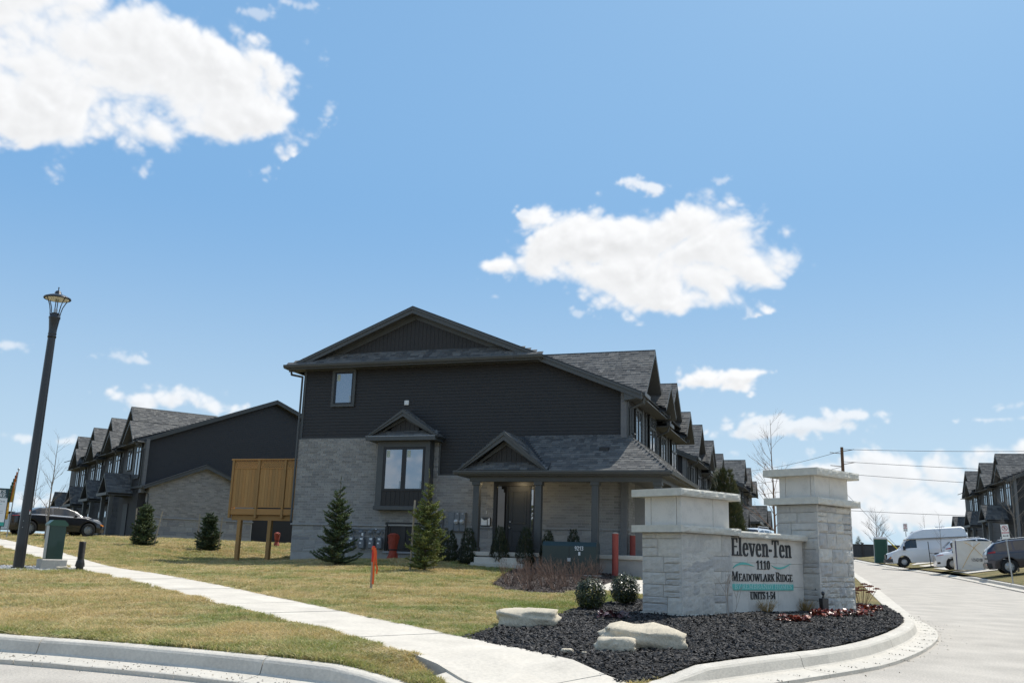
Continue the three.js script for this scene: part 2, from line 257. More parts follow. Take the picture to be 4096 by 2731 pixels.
function sheet(poly, L, dy, h = base) {              // a polygon of ground, cut fine enough to follow the land
  const sh = poly.map((p) => new THREE.Vector2(p[0], p[1])); if (THREE.ShapeUtils.isClockWise(sh)) sh.reverse();
  let tr = THREE.ShapeUtils.triangulateShape(sh, []).map((t) => t.map((i) => [sh[i].x, sh[i].y]));
  const md = (a, b) => [(a[0] + b[0]) / 2, (a[1] + b[1]) / 2];
  for (let it = 0; it < 9; it++) {
    const out = []; let any = false;
    const lim = (a, b) => { const mx = (a[0] + b[0]) / 2, mz = (a[1] + b[1]) / 2; return L * Math.max(1, Math.hypot(mx, mz) / 40); };
    for (const [a, b, c] of tr) {
      const s = [[a, b], [b, c], [c, a]].map(([p, q]) => Math.hypot(p[0] - q[0], p[1] - q[1]) > lim(p, q)), k = s[0] + s[1] + s[2];
      if (!k) { out.push([a, b, c]); continue; }
      any = true; const ab = md(a, b), bc = md(b, c), ca = md(c, a);
      if (k === 3) out.push([a, ab, ca], [ab, b, bc], [ca, bc, c], [ab, bc, ca]);
      else if (k === 1) { if (s[0]) out.push([a, ab, c], [ab, b, c]); else if (s[1]) out.push([a, b, bc], [a, bc, c]); else out.push([a, b, ca], [ca, b, c]); }
      else if (!s[0]) out.push([a, b, bc], [a, bc, ca], [ca, bc, c]); else if (!s[1]) out.push([b, c, ca], [b, ca, ab], [ab, ca, a]); else out.push([c, a, ab], [c, ab, bc], [bc, ab, b]);
    }
    tr = out; if (!any) break;
  }
  const pos = [], uv = [];
  for (const t of tr) for (const i of [0, 2, 1]) { const p = t[i]; pos.push(p[0], h(p[0], p[1]) + dy, p[1]); uv.push(p[0], p[1]); }
  const g = mergeVertices(fin(pos, uv, null, new Array(pos.length).fill(0).map((_, i) => (i % 3 === 1 ? 1 : 0)))); g.deleteAttribute('normal'); g.computeVertexNormals();
  if (g.attributes.normal.getY(0) < 0) { const n = g.attributes.normal; for (let i = 0; i < n.array.length; i++) n.array[i] *= -1; }
  return g;
}
const smooth = (pts, n) => new THREE.CatmullRomCurve3(pts.map((p) => new THREE.Vector3(p[0], 0, p[1])), false, 'centripetal').getSpacedPoints(n).map((v) => [v.x, v.z]);
const kerbLine = smooth([[-44, -19.5], [-30, -16.4], [-20, -14.2], [-12, -12.5], [-5.74, -11.16], [-4.4, -10.86], [-3.11, -10.48], [-2.1, -10.08], [-1.6, -9.85], [-0.95, -9.6], [-0.5, -9.42]], 110);
const kerbSign = smooth([[1.26, -9.92], [2.11, -10.82], [3.2, -11.83], [4.54, -13.13], [5.88, -14.99], [7.1, -17.21], [7.75, -18.9], [8.35, -21], [9.4, -24.2], [11, -29], [15, -41], [20, -56.5], [26, -75]], 110);
const kerbStreet = smooth([[14.6, -16], [17.2, -24.6], [19.9, -33.3], [22.3, -41.3], [24.8, -49.5], [27.2, -57.8], [29.1, -66], [31, -74.2], [35, -90], [40, -108], [43, -118]], 110);
const lawnPoly = [...kerbLine, [-0.62, -9.75], [-1.0, -10.62], [0.36, -11.3], ...kerbSign, [34, -105], [30, -132], [-90, -132], [-90, -30]];
const verge = [...kerbStreet, [90, -118], [90, -16]];
{
  const pos = [], uv = [], idx = [], R = [0, 8, 16, 26, 38, 52, 70, 95, 130, 170, 230, 320, 450, 620, 850], NA = 72;   // earth to the horizon
  for (const r of R) for (let k = 0; k <= NA; k++) { const t = k / NA * 2 * Math.PI, x = r * Math.cos(t), z = -40 + r * Math.sin(t); pos.push(x, base(x, z) - 0.5 - clamp((r - 130) / 700) * 3, z); uv.push(x, z); }
  for (let i = 0; i + 1 < R.length; i++) for (let k = 0; k < NA; k++) { const a = i * (NA + 1) + k, b = a + NA + 1; idx.push(a, a + 1, b, b, a + 1, b + 1); }
  const g = new THREE.BufferGeometry(); g.setAttribute('position', new THREE.Float32BufferAttribute(pos, 3)); g.setAttribute('uv', new THREE.Float32BufferAttribute(uv, 2)); g.setIndex(idx); g.computeVertexNormals();
  struct('ground', g, mat.lawn);
}
struct('road', sheet([[-70, 12], [70, 12], [70, -30], [62, -121], [-20, -121], [-70, -60]], 4, -0.21), mat.asph);
const bedSign = [[-0.52, -12.4], [0.05, -13.4], [1.2, -9.98], ...kerbSign.filter((p) => p[1] > -21.6).slice(1), [7.2, -22.6], [5.6, -22], [4.2, -20.8], [2.9, -20], [2.02, -18.6], [1.33, -17.2], [0.95, -15.95], [0.02, -14.0]];
bedSign.splice(1, 1);
const dropF = (x, z) => 0.125 * sstep(-11, -9.9, z + 0.13 * x) * sstep(-1.9, -0.7, x) * (1 - sstep(1.3, 2.4, x)), lawnH = (x, z) => base(x, z) - dropF(x, z) - (inPoly(bedSign, x, z) ? 0.05 : 0);
struct('lawn', sheet(lawnPoly, 1.5, 0, lawnH), mat.lawn);
struct('lawn_across_street', sheet(verge, 3, -0.02, (x, z) => streetRise(x, z)), mat.lawn);
function streetRise(x, z) {                            // ground on the far side climbs from the kerb up to the houses
  const kx = 14.6 + (-z - 16) * 0.292, d = clamp((x - kx) * 0.96 / 5.5); return base(x, z) + d;
}
{ // bare earth strip in front of the distant fence, and the joint that runs along the road
  struct('earth_strip', sheet([[26, -108], [58, -117], [60, -128], [28, -124]], 3, 0.02), mat.earth);
}
function kerb(name, line, full, label) {               // concrete kerb with gutter, poured in sections with joints
  const k = new THREE.Group(); k.name = name; k.userData.kind = 'structure'; scene.add(k);
  const prof = [[-0.02, -0.3], [-0.02, 0.012], [0.05, 0.018], [0.13, 0.014], [0.165, 0.002], [0.185, -0.022], [0.215, -0.125], [0.235, -0.142], [0.40, -0.155], [0.545, -0.158], [0.56, -0.165], [0.562, -0.3]];
  let run = [], acc = 0; const secs = [];
  for (let i = 0; i < line.length; i++) { run.push(i); if (i) acc += Math.hypot(line[i][0] - line[i - 1][0], line[i][1] - line[i - 1][1]); if (acc > 2.6 || i === line.length - 1) { if (run.length > 1) secs.push(run); run = [i]; acc = 0; } }
  for (const s of secs) {
    const tb = new TB(), rows = [];
    s.forEach((i, m) => {
      const p = line[i], a = line[Math.max(0, i - 1)], b = line[Math.min(line.length - 1, i + 1)], tx = b[0] - a[0], tz = b[1] - a[1], l = Math.hypot(tx, tz), ox = -tz / l, oz = tx / l;
      const gap = m === 0 ? 0.006 : m === s.length - 1 ? -0.006 : 0, f = full(p[0], p[1]);
      rows.push(prof.map(([o, y]) => { const yy = y > -0.14 && y < 0.1 ? -0.145 + (y + 0.145) * f : y, wob = 0.004 * n3(p[0] * 1.3, o * 9, p[1] * 1.3); return [p[0] + ox * o + tx / l * gap, base(p[0] + ox * o, p[1] + oz * o) + yy + wob, p[1] + oz * o + tz / l * gap]; }));
    });
    for (let i = 0; i + 1 < rows.length; i++) for (let j = 0; j + 1 < prof.length; j++) tb.quad(rows[i][j], rows[i][j + 1], rows[i + 1][j + 1], rows[i + 1][j]);
    for (const r of [rows[0], rows[rows.length - 1]]) for (let j = 1; j + 1 < prof.length; j++) tb.tri(r[0], r[j], r[j + 1]);
    part(k, 'kerb_section', tb.g, mat.conc);
  }
}
kerb('kerb_front', kerbLine, (x) => 1 - 0.85 * sstep(-1.7, -0.6, x));
kerb('kerb_around_sign', kerbSign, (x) => 0.15 + 0.85 * sstep(1.35, 2.3, x));
kerb('kerb_across_street', kerbStreet.slice().reverse(), (x, z) => mix(0.3, 1, sstep(-56, -52, z)));
{ // dropped kerb in front of the sidewalk, and the sidewalk itself in cast slabs
  const ND = [0.8049, -0.5934], TD = [-0.5934, -0.8049], at = (n, t) => [ND[0] * n + TD[0] * t, ND[1] * n + TD[1] * t];
  const drop = (x, z) => base(x, z) - 0.135 * sstep(-10.7, -9.75, z + 0.13 * x);
  const sw = new THREE.Group(); sw.name = 'sidewalk'; sw.userData.kind = 'structure'; scene.add(sw);
  const r = rng(5); let t = 6.1, k = 0;
  while (t < 62) {
    const len = t < 9 ? 1.55 : 1.52, n0 = 5.55 + (t < 7.3 ? 0.03 : 0), n1 = 6.98, tb = new TB(), off = (r() - 0.5) * 0.008, c = (n, q) => { const p = at(n, q); return [p[0], drop(p[0], p[1]) + 0.028 + off, p[1]]; }, lo = (p) => [p[0], p[1] - 0.12, p[2]];
    const ns = [n0, (n0 + n1) / 2, n1], ts = [t + 0.007, t + len / 3, t + 2 * len / 3, t + len - 0.007];
    for (let i = 0; i < 2; i++) for (let j = 0; j < 3; j++) tb.quad(c(ns[i], ts[j]), c(ns[i + 1], ts[j]), c(ns[i + 1], ts[j + 1]), c(ns[i], ts[j + 1]));
    for (let j = 0; j < 3; j++) for (const n of [n0, n1]) { const a = c(n, ts[j]), b = c(n, ts[j + 1]); tb.quad(a, b, lo(b), lo(a)); }
    for (let i = 0; i < 2; i++) for (const q of [ts[0], ts[3]]) { const a = c(ns[i], q), b = c(ns[i + 1], q); tb.quad(a, b, lo(b), lo(a)); }
    part(sw, 'slab', tb.g, mat.walk); t += len; k++;
  }
  const ap = [[-0.56, -9.42], [0.35, -8.85], [1.3, -9.85], [1.22, -10.05], [0.9, -10.2], [-0.55, -9.9]];
  part(sw, 'crossing_slab', sheet([[-1.1, -9.55], [-0.35, -9.15], [0.35, -9.0], [1.0, -9.35], [1.34, -9.86], [1.3, -10.1], [0.55, -10.3], [-0.5, -10.2]], 0.3, 0.012, drop), mat.walk);
  part(sw, 'gutter_slab', sheet([[-0.85, -9.08], [0.1, -8.7], [0.9, -8.95], [1.75, -9.75], [1.4, -9.86], [1.0, -9.37], [0.35, -9.03], [-0.36, -9.18]], 0.3, -0.155), mat.conc);
}
// concrete pad path behind the sign, gravel round the lamp post
struct('path', sheet([[1.17, -23.5], [1.93, -24.6], [3.4, -27.4], [5.0, -28.6], [6.2, -25.4], [3.2, -20.9], [2.5, -22.2]], 1, 0.02), mat.walk);
struct('driveway', sheet([[-27.5, -43.2], [-18.2, -49.6], [-19.6, -51.6], [-29, -45.3]], 1, 0.03), mat.asph);
for (const z0 of [-55, -62.5, -70, -77.5, -85]) { const x0 = 14.6 + (-z0 - 16) * 0.292 + 0.62; struct('driveway', sheet([[x0, z0], [x0 + 8, z0 - 0.5 + 3.0], [x0 + 9, z0 - 2.2], [x0 + 1.25, z0 - 4.6]], 1.2, 0.02, streetRise), mat.conc); }
const bedBox = [[-0.35, -22.9], [0.0, -21.4], [0.4, -20.5], [1.2, -20.6], [1.7, -21.6], [2.5, -24.5], [3.3, -27.6], [3.0, -31.2], [2.0, -32], [0.6, -31.1], [-0.1, -26.9]];
const bedHouse = [[-3.0, -32.2], [-0.9, -31.2], [0.6, -31.1], [2.0, -31.9], [0.4, -31.8], [-2.6, -33]];
const mound = (x, z) => base(x, z) - dropF(x, z) + 0.02 + 0.05 * Math.exp(-((x - 4) ** 2 + (z + 16.4) ** 2) / 9) + 0.012 * n3(x * 1.1, 3, z * 1.1) + 0.012 * n3(x * 4, 7, z * 4);
const M_mulch = rough(0.022, 0.019, 0.017, 0.7, 0.03);
struct('mulch_bed', sheet(bedSign, 0.3, 0, mound), M_mulch);
struct('mulch_bed_round_transformer', sheet(bedBox, 0.5, 0.01, mound), rough(0.05, 0.034, 0.026, 0.7, 0.03));
struct('mulch_bed_by_house', sheet([[-4.4, -33.0], [-0.4, -31.6], [2.1, -31.0], [3.2, -30.9], [4.6, -30.2], [3.5, -31.9], [-4.4, -34.2]], 1, 0.015), M_mulch);
function scatter(poly, n, r, ok) { const xs = poly.map((p) => p[0]), zs = poly.map((p) => p[1]), x0 = Math.min(...xs), x1 = Math.max(...xs), z0 = Math.min(...zs), z1 = Math.max(...zs), out = []; let guard = 0; while (out.length < n && guard++ < n * 30) { const x = mix(x0, x1, r()), z = mix(z0, z1, r()); if (inPoly(poly, x, z) && (!ok || ok(x, z))) out.push([x, z]); } return out; }
function chips(name, label, category, pts, h, size, cols, seed, flat = 0.25) {
  const r = rng(seed), tb = new TB(), a = [-0.5, 0, 0.05], b = [0.5, 0.02, 0], c = [0.1, 0, 0.17], d = [-0.1, 0, -0.16], e = [0, flat * 0.5, 0.02];
  for (const [p, q] of [[a, c], [c, b], [b, d], [d, a]]) tb.tri(p, q, e); tb.tri(a, b, c); tb.tri(a, d, b);
  const m = new THREE.InstancedMesh(tb.g, M(1, 1, 1, { roughness: 0.75 }), pts.length), M4 = new THREE.Matrix4(), Q = new THREE.Quaternion(), S = new THREE.Vector3(), P = new THREE.Vector3(), C = new THREE.Color();
  pts.forEach(([x, z], i) => { const s = size * (0.5 + r() * 1.1); Q.setFromEuler(new THREE.Euler((r() - 0.5) * 1.1, r() * 6.28, (r() - 0.5) * 1.1)); M4.compose(P.set(x, h(x, z) + r() * size * 0.35, z), Q, S.set(s, s * (0.6 + r()), s * (0.7 + r() * 0.6))); m.setMatrixAt(i, M4); const k = pick(r, cols), v = 0.7 + r() * 0.7; m.setColorAt(i, C.setRGB(k[0] * v, k[1] * v, k[2] * v)); });
  m.name = name; m.castShadow = m.receiveShadow = true; tag(m, label, category, null, 'stuff'); scene.add(m); return m;
}
const signFoot = (x, z) => { const dx = x - 2.937, dz = z + 15.921, s = dx * 0.749 - dz * 0.6626, t = -dx * 0.6626 - dz * 0.749; return s > -0.02 && s < 5.2 && t > (s > 3.8 ? -0.3 : 0) && t < 0.9; };
chips('mulch_chips', 'black shredded bark mulch around the stone entrance sign', 'mulch', scatter(bedSign, 42000, rng(21), (x, z) => !signFoot(x, z)), mound, 0.065, [[0.02, 0.018, 0.017], [0.03, 0.027, 0.025], [0.014, 0.013, 0.013], [0.06, 0.054, 0.05]], 31);
chips('bark_chips', 'brown bark mulch around the green transformer', 'mulch', scatter(bedBox, 9000, rng(22)), mound, 0.075, [[0.06, 0.038, 0.028], [0.035, 0.024, 0.02], [0.11, 0.08, 0.065]], 32);
const gravelPoly = [[-13.4, -23.3], [-12.2, -24.0], [-11.5, -24.6], [-10.6, -24.1], [-10.0, -23.0], [-10.9, -22.55], [-11.8, -22.1], [-13, -22.4]];
chips('gravel', 'pale crushed gravel around the street lamp foot', 'gravel', scatter(gravelPoly, 5200, rng(23)), (x, z) => base(x, z) + 0.01, 0.05, [[0.5, 0.49, 0.47], [0.36, 0.36, 0.36], [0.62, 0.6, 0.57]], 33, 0.7);
chips('road_grit', 'loose grit and dirt along the gutter edge', 'grit', [...kerbSign.filter((p) => p[1] > -22 && p[0] > 1.8), ...kerbLine.filter((p) => p[0] > -9)].flatMap((p, i) => { const r = rng(500 + i), o = []; for (let k = 0; k < 26; k++) { const q = 0.25 + r() * r() * 0.9, a = r() * 0.5 - 0.25; o.push([p[0] + (p[0] > 0.5 ? q * 0.75 : -q * 0.18) + a, p[1] + (p[0] > 0.5 ? q * 0.5 : q * 0.95) + a * 0.5]); } return o; }), (x, z) => base(x, z) - 0.155, 0.022, [[0.34, 0.29, 0.22], [0.28, 0.25, 0.21], [0.42, 0.38, 0.32]], 34, 0.7);

// ------------------------------------------------------------------ grass, half dormant in early spring
{
  const r = rng(77), tb = new TB();
  for (let k = 0; k < 7; k++) {
    const a = r() * 6.28, d = 0.006 + r() * 0.022, h = 0.034 + r() * 0.036, w = 0.0023 + r() * 0.0012, lean = 0.01 + r() * 0.03, bx = Math.cos(a) * d, bz = Math.sin(a) * d, px = -Math.sin(a + 0.6) * w, pz = Math.cos(a + 0.6) * w, lx = Math.cos(a + r() - 0.5), lz = Math.sin(a + r() - 0.5);
    const m = [bx + lx * lean * 0.35, h * 0.62, bz + lz * lean * 0.35], t = [bx + lx * lean * 1.3, h * (0.85 + r() * 0.2), bz + lz * lean * 1.3], p0 = [bx - px, -0.01, bz - pz], p1 = [bx + px, -0.01, bz + pz], m0 = [m[0] - px * 0.9, m[1], m[2] - pz * 0.9], m1 = [m[0] + px * 0.9, m[1], m[2] + pz * 0.9];
    tb.quad(p0, p1, m1, m0); tb.tri(m0, m1, t);
  }
  const walk = (x, z) => { const n = x * 0.8049 - z * 0.5934, t = -x * 0.5934 - z * 0.8049; return t > 6 && n > 5.585 + 0.05 * n3(x * 2.1, 1, z * 2.1) && n < 6.95 + 0.035 * n3(x * 2.3, 2, z * 2.3); };
  const hu = (x, z) => { const dx = x + 7.76, dz = z + 34.52, u = dx * 0.9455 + dz * 0.3256, v = dx * 0.3256 - dz * 0.9455; return (u > -0.05 && u < 14.2 && v > -0.05) || (u > 7.3 && u < 14.3 && v > -2.4); };
  const pathP = [[1.17, -23.5], [1.93, -24.6], [3.4, -27.4], [5.0, -28.6], [6.2, -25.4], [3.2, -20.9], [2.5, -22.2]];
  const pts = [], add = (d0, d1, n) => { let g = 0; while (n > 0 && g++ < 6e6) { const D = Math.sqrt(mix(d0 * d0, d1 * d1, r())), az = rad(-31 + r() * 63), x = D * Math.sin(az) / Math.cos(az) * 1, z = -D; if (x < 7.6 && inPoly(lawnPoly, x, z) && !walk(x, z) && !inPoly(bedSign, x, z) && !inPoly(bedBox, x, z) && !inPoly(gravelPoly, x, z) && !inPoly(pathP, x, z) && !hu(x, z)) { pts.push([x, z, D]); n--; } } };
  add(9, 13, 26000); add(13, 18, 34000); add(18, 26, 46000); add(26, 36, 42000); add(36, 52, 26000);
  const m = new THREE.InstancedMesh(tb.g, Mp(1, 1, 1, { roughness: 1, transmission: 0.35, side: THREE.DoubleSide }), pts.length), M4 = new THREE.Matrix4(), Q = new THREE.Quaternion(), S = new THREE.Vector3(), P = new THREE.Vector3(), C = new THREE.Color(), Y = new THREE.Vector3(0, 1, 0);
  pts.forEach(([x, z, D], i) => {
    const s = (0.9 + r() * 0.8) * (1 + clamp((D - 14) / 30) * 0.75); Q.setFromAxisAngle(Y, r() * 6.28);
    M4.compose(P.set(x, lawnH(x, z), z), Q, S.set(s * 1.25, s * (0.75 + 0.35 * n3(x * 0.8, 4, z * 0.8)), s * 1.25)); m.setMatrixAt(i, M4);
    let g = 0.36 + 0.42 * n3(x * 0.33, 1.5, z * 0.33) + 0.3 * n3(x * 1.4, 8, z * 1.4) + (r() - 0.5) * 0.75 + 0.28 * sstep(-3, 2.5, x) * sstep(12.5, 15, D) - 0.12 * sstep(-3, -9, x);
    g = clamp(g); const v = 0.75 + r() * 0.5;
    C.setRGB(mix(0.60, 0.20, g) * v, mix(0.46, 0.26, g) * v, mix(0.21, 0.045, g) * v); m.setColorAt(i, C);
  });
  m.name = 'grass'; m.castShadow = m.receiveShadow = true; tag(m, 'short half dormant lawn grass, straw coloured with green patches', 'grass', null, 'stuff'); scene.add(m);
}
// ------------------------------------------------------------------ building helpers
const add3 = (O, E, s, U, t, N, h) => [O[0] + E[0] * s + U[0] * t + N[0] * h, O[1] + E[1] * s + U[1] * t + N[1] * h, O[2] + E[2] * s + U[2] * t + N[2] * h];
function tab(tb, O, E, U, N, s0, s1, t0, e, lift, col) {
  const P = (s, t, h) => add3(O, E, s, U, t, N, h), a = P(s0, t0, lift), b = P(s1, t0, lift), c = P(s1, t0 + e + 0.03, 0.004), d = P(s0, t0 + e + 0.03, 0.004), a0 = P(s0, t0, 0), b0 = P(s1, t0, 0);
  tb.quad(a, b, c, d, col); tb.quad(a0, b0, b, a, col); tb.tri(a0, a, d, col); tb.tri(b0, c, b, col);
}
// O lower left corner, E along the eave, U up the slope, N outwards; range(t) gives the ends of the course; single(s0, s1, t0, lift) may take a tab as a part of its own
function shingles(tb, O, E, U, N, tMax, range, seed, single, e = 0.143) {
  const r = rng(seed);
  for (let t = 0, k = 0; t < tMax - 0.02; t += e, k++) {
    const [a, b] = range(t), h = Math.min(e, tMax - t); let s = a - r() * 0.2;
    while (s < b) {
      const w = pick(r, [0.13, 0.18, 0.24, 0.30]), s0 = Math.max(a, s), s1 = Math.min(b, s + w - 0.004), lift = r() < 0.5 ? 0.009 : 0.017; s += w;
      if (s1 - s0 < 0.03) continue;
      if (single && s1 - s0 > w - 0.01 && single(s0, w, t, lift, r)) continue;
      tab(tb, O, E, U, N, s0, s1, t, h, lift, jit(r, pick(r, SHC), 0.25));
    }
  }
}
const unit3 = (v) => { const l = Math.hypot(...v); return v.map((x) => x / l); };
const cross3 = (a, b) => [a[1] * b[2] - a[2] * b[1], a[2] * b[0] - a[0] * b[2], a[0] * b[1] - a[1] * b[0]];
const sub3 = (a, b) => [a[0] - b[0], a[1] - b[1], a[2] - b[2]];
const shGeo = new Map();
function shingleSingle(H, O, E, U, N, list) {                   // shingles as parts, sharing geometries and materials
  const B = new THREE.Matrix4().makeBasis(new THREE.Vector3(...E), new THREE.Vector3(...N), new THREE.Vector3(...U).negate());
  return (s0, w, t, lift, r) => {
    if (list.n >= 300) return false; list.n++;
    const k = w + '_' + lift; if (!shGeo.has(k)) { const tb = new TB(); tab(tb, [0, 0, 0], [1, 0, 0], [0, 0, -1], [0, 1, 0], 0, w - 0.004, 0, 0.143, lift); shGeo.set(k, tb.g); }
    const m = part(H, 'shingle', shGeo.get(k), pick(r, mat.shingle)); m.matrix.copy(B).setPosition(...add3(O, E, s0, U, t, N, 0)); m.matrix.decompose(m.position, m.quaternion, m.scale); return true;
  };
}
const CO = 0.0889, BL = 0.267;
// bricks on a wall seen along -z: rectangle u0..u1, v0..v1, face at z; single = { n, max } makes parts while it lasts
const brGeo = new Map();
function bricks(tb, H, u0, u1, v0, v1, z, seed, single, map = (x, y, zz) => [x, y, zz], clip) {
  const r = rng(seed), rows = Math.round((v1 - v0) / CO), ch = (v1 - v0) / rows;
  for (let k = 0; k < rows; k++) {
    let s = Math.floor(u0 / BL) * BL - (k % 2 ? BL / 2 : 0); const y0 = v0 + k * ch + 0.005, y1 = v0 + (k + 1) * ch - 0.005;
    const [c0, c1] = clip ? clip(y1) : [u0, u1];
    for (; s < c1; s += BL) {
      const a = Math.max(c0, s + 0.005), b = Math.min(c1, s + BL - 0.005); if (b - a < 0.03) continue; const ci = Math.floor(r() * 5), dz = r() * 0.003;
      if (single && single.n < single.max) {
        single.n++; const k2 = Math.round((b - a) * 500) + '_' + Math.round(ch * 1e4); if (!brGeo.has(k2)) brGeo.set(k2, rbox(0, b - a, 0, y1 - y0, -0.03, 0, 0.004));
        const m = part(H, 'brick', brGeo.get(k2), mat.brick[ci]); m.position.set(a, y0, z + dz); continue;
      }
      const col = jit(r, BRC[ci], 0.2), q = (x, y, zz) => map(x, y, zz), f = z + dz, bk = z - 0.02;
      tb.quad(q(a, y0, f), q(b, y0, f), q(b, y1, f), q(a, y1, f), col); tb.quad(q(a, y1, f), q(b, y1, f), q(b, y1, bk), q(a, y1, bk), col); tb.quad(q(a, y0, bk), q(b, y0, bk), q(b, y0, f), q(a, y0, f), col);
      tb.quad(q(a, y0, bk), q(a, y0, f), q(a, y1, f), q(a, y1, bk), col); tb.quad(q(b, y0, f), q(b, y0, bk), q(b, y1, bk), q(b, y1, f), col);
    }
  }
}
function rockFace(w, h, d, seed, amp = 0.02, nx = 5, ny = 4) {   // a split stone: pillowed, uneven front; back at z = -d
  const o = seed * 3.17, P = [], jx = Math.min(0.012, w * 0.06);
  for (let j = 0; j <= ny; j++) { const row = []; for (let i = 0; i <= nx; i++) { const u = i / nx, v = j / ny, ed = Math.min(u, 1 - u) < 0.01 || Math.min(v, 1 - v) < 0.01, x = u * w + (ed ? 0 : 0) + jx * 0.4 * n3(o, u * 3, v * 3) * (Math.min(v, 1 - v) > 0.01 && Math.min(u, 1 - u) > 0.01 ? 1 : 0.25), y = v * h + jx * 0.3 * n3(o + 9, u * 3, v * 3) * (ed ? 0.3 : 1); row.push([x, y, ed ? -amp * 0.55 + amp * 0.25 * n3(o, u * 5, v * 5) : amp * (0.25 + 0.75 * n3(o + 4, x * 5.5, y * 5.5) + 0.45 * n3(o + 2, x * 14, y * 14))]); } P.push(row); }
  const tb = new TB();
  for (let j = 0; j < ny; j++) for (let i = 0; i < nx; i++) tb.quad(P[j][i], P[j][i + 1], P[j + 1][i + 1], P[j + 1][i]);
  const bk = (p) => [p[0], p[1], -d];
  for (let i = 0; i < nx; i++) { tb.quad(P[0][i], bk(P[0][i]), bk(P[0][i + 1]), P[0][i + 1]); tb.quad(P[ny][i + 1], bk(P[ny][i + 1]), bk(P[ny][i]), P[ny][i]); }
  for (let j = 0; j < ny; j++) { tb.quad(P[j + 1][0], bk(P[j + 1][0]), bk(P[j][0]), P[j][0]); tb.quad(P[j][nx], bk(P[j][nx]), bk(P[j + 1][nx]), P[j + 1][nx]); }
  return tb.g;
}
function ashlar(w, h, seed, hs = [0.13, 0.18, 0.23], ws = [0.22, 0.5]) {   // random coursed stone: [x, y, w, h]
  const r = rng(seed), out = []; let y = 0;
  while (y < h - 0.04) {
    let rh = pick(r, hs); if (h - y - rh < 0.09) rh = h - y; let x = 0;
    while (x < w - 0.02) {
      let sw = mix(ws[0], ws[1], r()); if (w - x - sw < ws[0] * 0.6) sw = w - x;
      if (rh > 0.19 && r() < 0.3) { const f = 0.4 + r() * 0.2; out.push([x, y, sw, rh * f], [x, y + rh * f, sw, rh * (1 - f)]); } else out.push([x, y, sw, rh]);
      x += sw;
    }
    y += rh;
  }
  return out;
}
function gutterX(x0, x1, y, z) {                                  // eavestrough running along x, open side up, front towards +z
  const p = [[-0.06, 0], [0.035, 0], [0.05, 0.045], [0.062, 0.06], [0.062, 0.115], [0.05, 0.115], [0.05, 0.066], [0.03, 0.012], [-0.045, 0.012], [-0.045, 0.115], [-0.06, 0.115]], tb = new TB(), q = ([a, b], x) => [x, y + b, z + a];
  for (let i = 0; i < p.length; i++) { const c = p[i], d = p[(i + 1) % p.length]; tb.quad(q(c, x0), q(d, x0), q(d, x1), q(c, x1)); }
  for (const x of [x0, x1]) { tb.quad(q(p[0], x), q(p[1], x), q(p[7], x), q(p[8], x)); tb.quad(q(p[1], x), q(p[2], x), q(p[6], x), q(p[7], x)); tb.quad(q(p[8], x), q(p[9], x), q(p[10], x), q(p[0], x)); tb.quad(q(p[3], x), q(p[4], x), q(p[5], x), q(p[6], x)); }
  return tb.g;
}
function windowPart(H, x0, x1, y0, y1, z, o = {}) {             // a window with frame, panes and maybe trim, facing +z
  const g = new THREE.Group(); g.name = 'window'; H.add(g); const f = o.f ?? 0.055, n = o.n ?? 1, t = o.trim ?? 0;
  if (t) part(g, 'trim', [rbox(x0 - t, x1 + t, y1, y1 + t, z - 0.03, z + 0.035, 0.004), rbox(x0 - t, x1 + t, y0 - t, y0, z - 0.03, z + 0.035, 0.004), rbox(x0 - t, x0, y0, y1, z - 0.03, z + 0.03, 0.004), rbox(x1, x1 + t, y0, y1, z - 0.03, z + 0.03, 0.004)], mat.trim);
  const w = (x1 - x0) / n, fr = [];
  for (let i = 0; i < n; i++) {
    const a = x0 + i * w, b = a + w;
    fr.push(box(a, a + f, y0, y1, z - 0.05, z + 0.02), box(b - f, b, y0, y1, z - 0.05, z + 0.02), box(a + f, b - f, y0, y0 + f, z - 0.05, z + 0.018), box(a + f, b - f, y1 - f, y1, z - 0.05, z + 0.018));
    const m = part(g, 'pane', box(a + f, b - f, y0 + f, y1 - f, z - 0.03, z - 0.015), o.glass ?? mat.glass);
    if (o.sticker) { part(g, 'sticker', [box(a + f + 0.03, a + f + 0.16, y1 - f - 0.27, y1 - f - 0.03, z - 0.014, z - 0.012)], M_stick); part(g, 'sticker', box(b - f - 0.08, b - f - 0.01, y0 + f, y0 + f + 0.26, z - 0.014, z - 0.012), M_film); }
  }
  part(g, 'frame', fr, o.frame ?? mat.black); return g;
}
const M_stick = M(0.42, 0.45, 0.36, { roughness: 0.6 }), M_film = M(0.36, 0.42, 0.46, { roughness: 0.5 });
function lapBoard(u0, u1, v0, v1, z, c0, c1) {                  // one course of lap siding facing +z, ends may slope (c0, c1 at the top edge)
  const tb = new TB(), a = [u0, v0, z + 0.02], b = [u1, v0, z + 0.02], c = [c1 ?? u1, v1, z + 0.005], d = [c0 ?? u0, v1, z + 0.005], a2 = [u0, v0, z], b2 = [u1, v0, z];
  tb.quad(a, b, c, d); tb.quad(a2, b2, b, a); tb.tri(a2, a, d); tb.tri(b2, c, b); return tb.g;
}
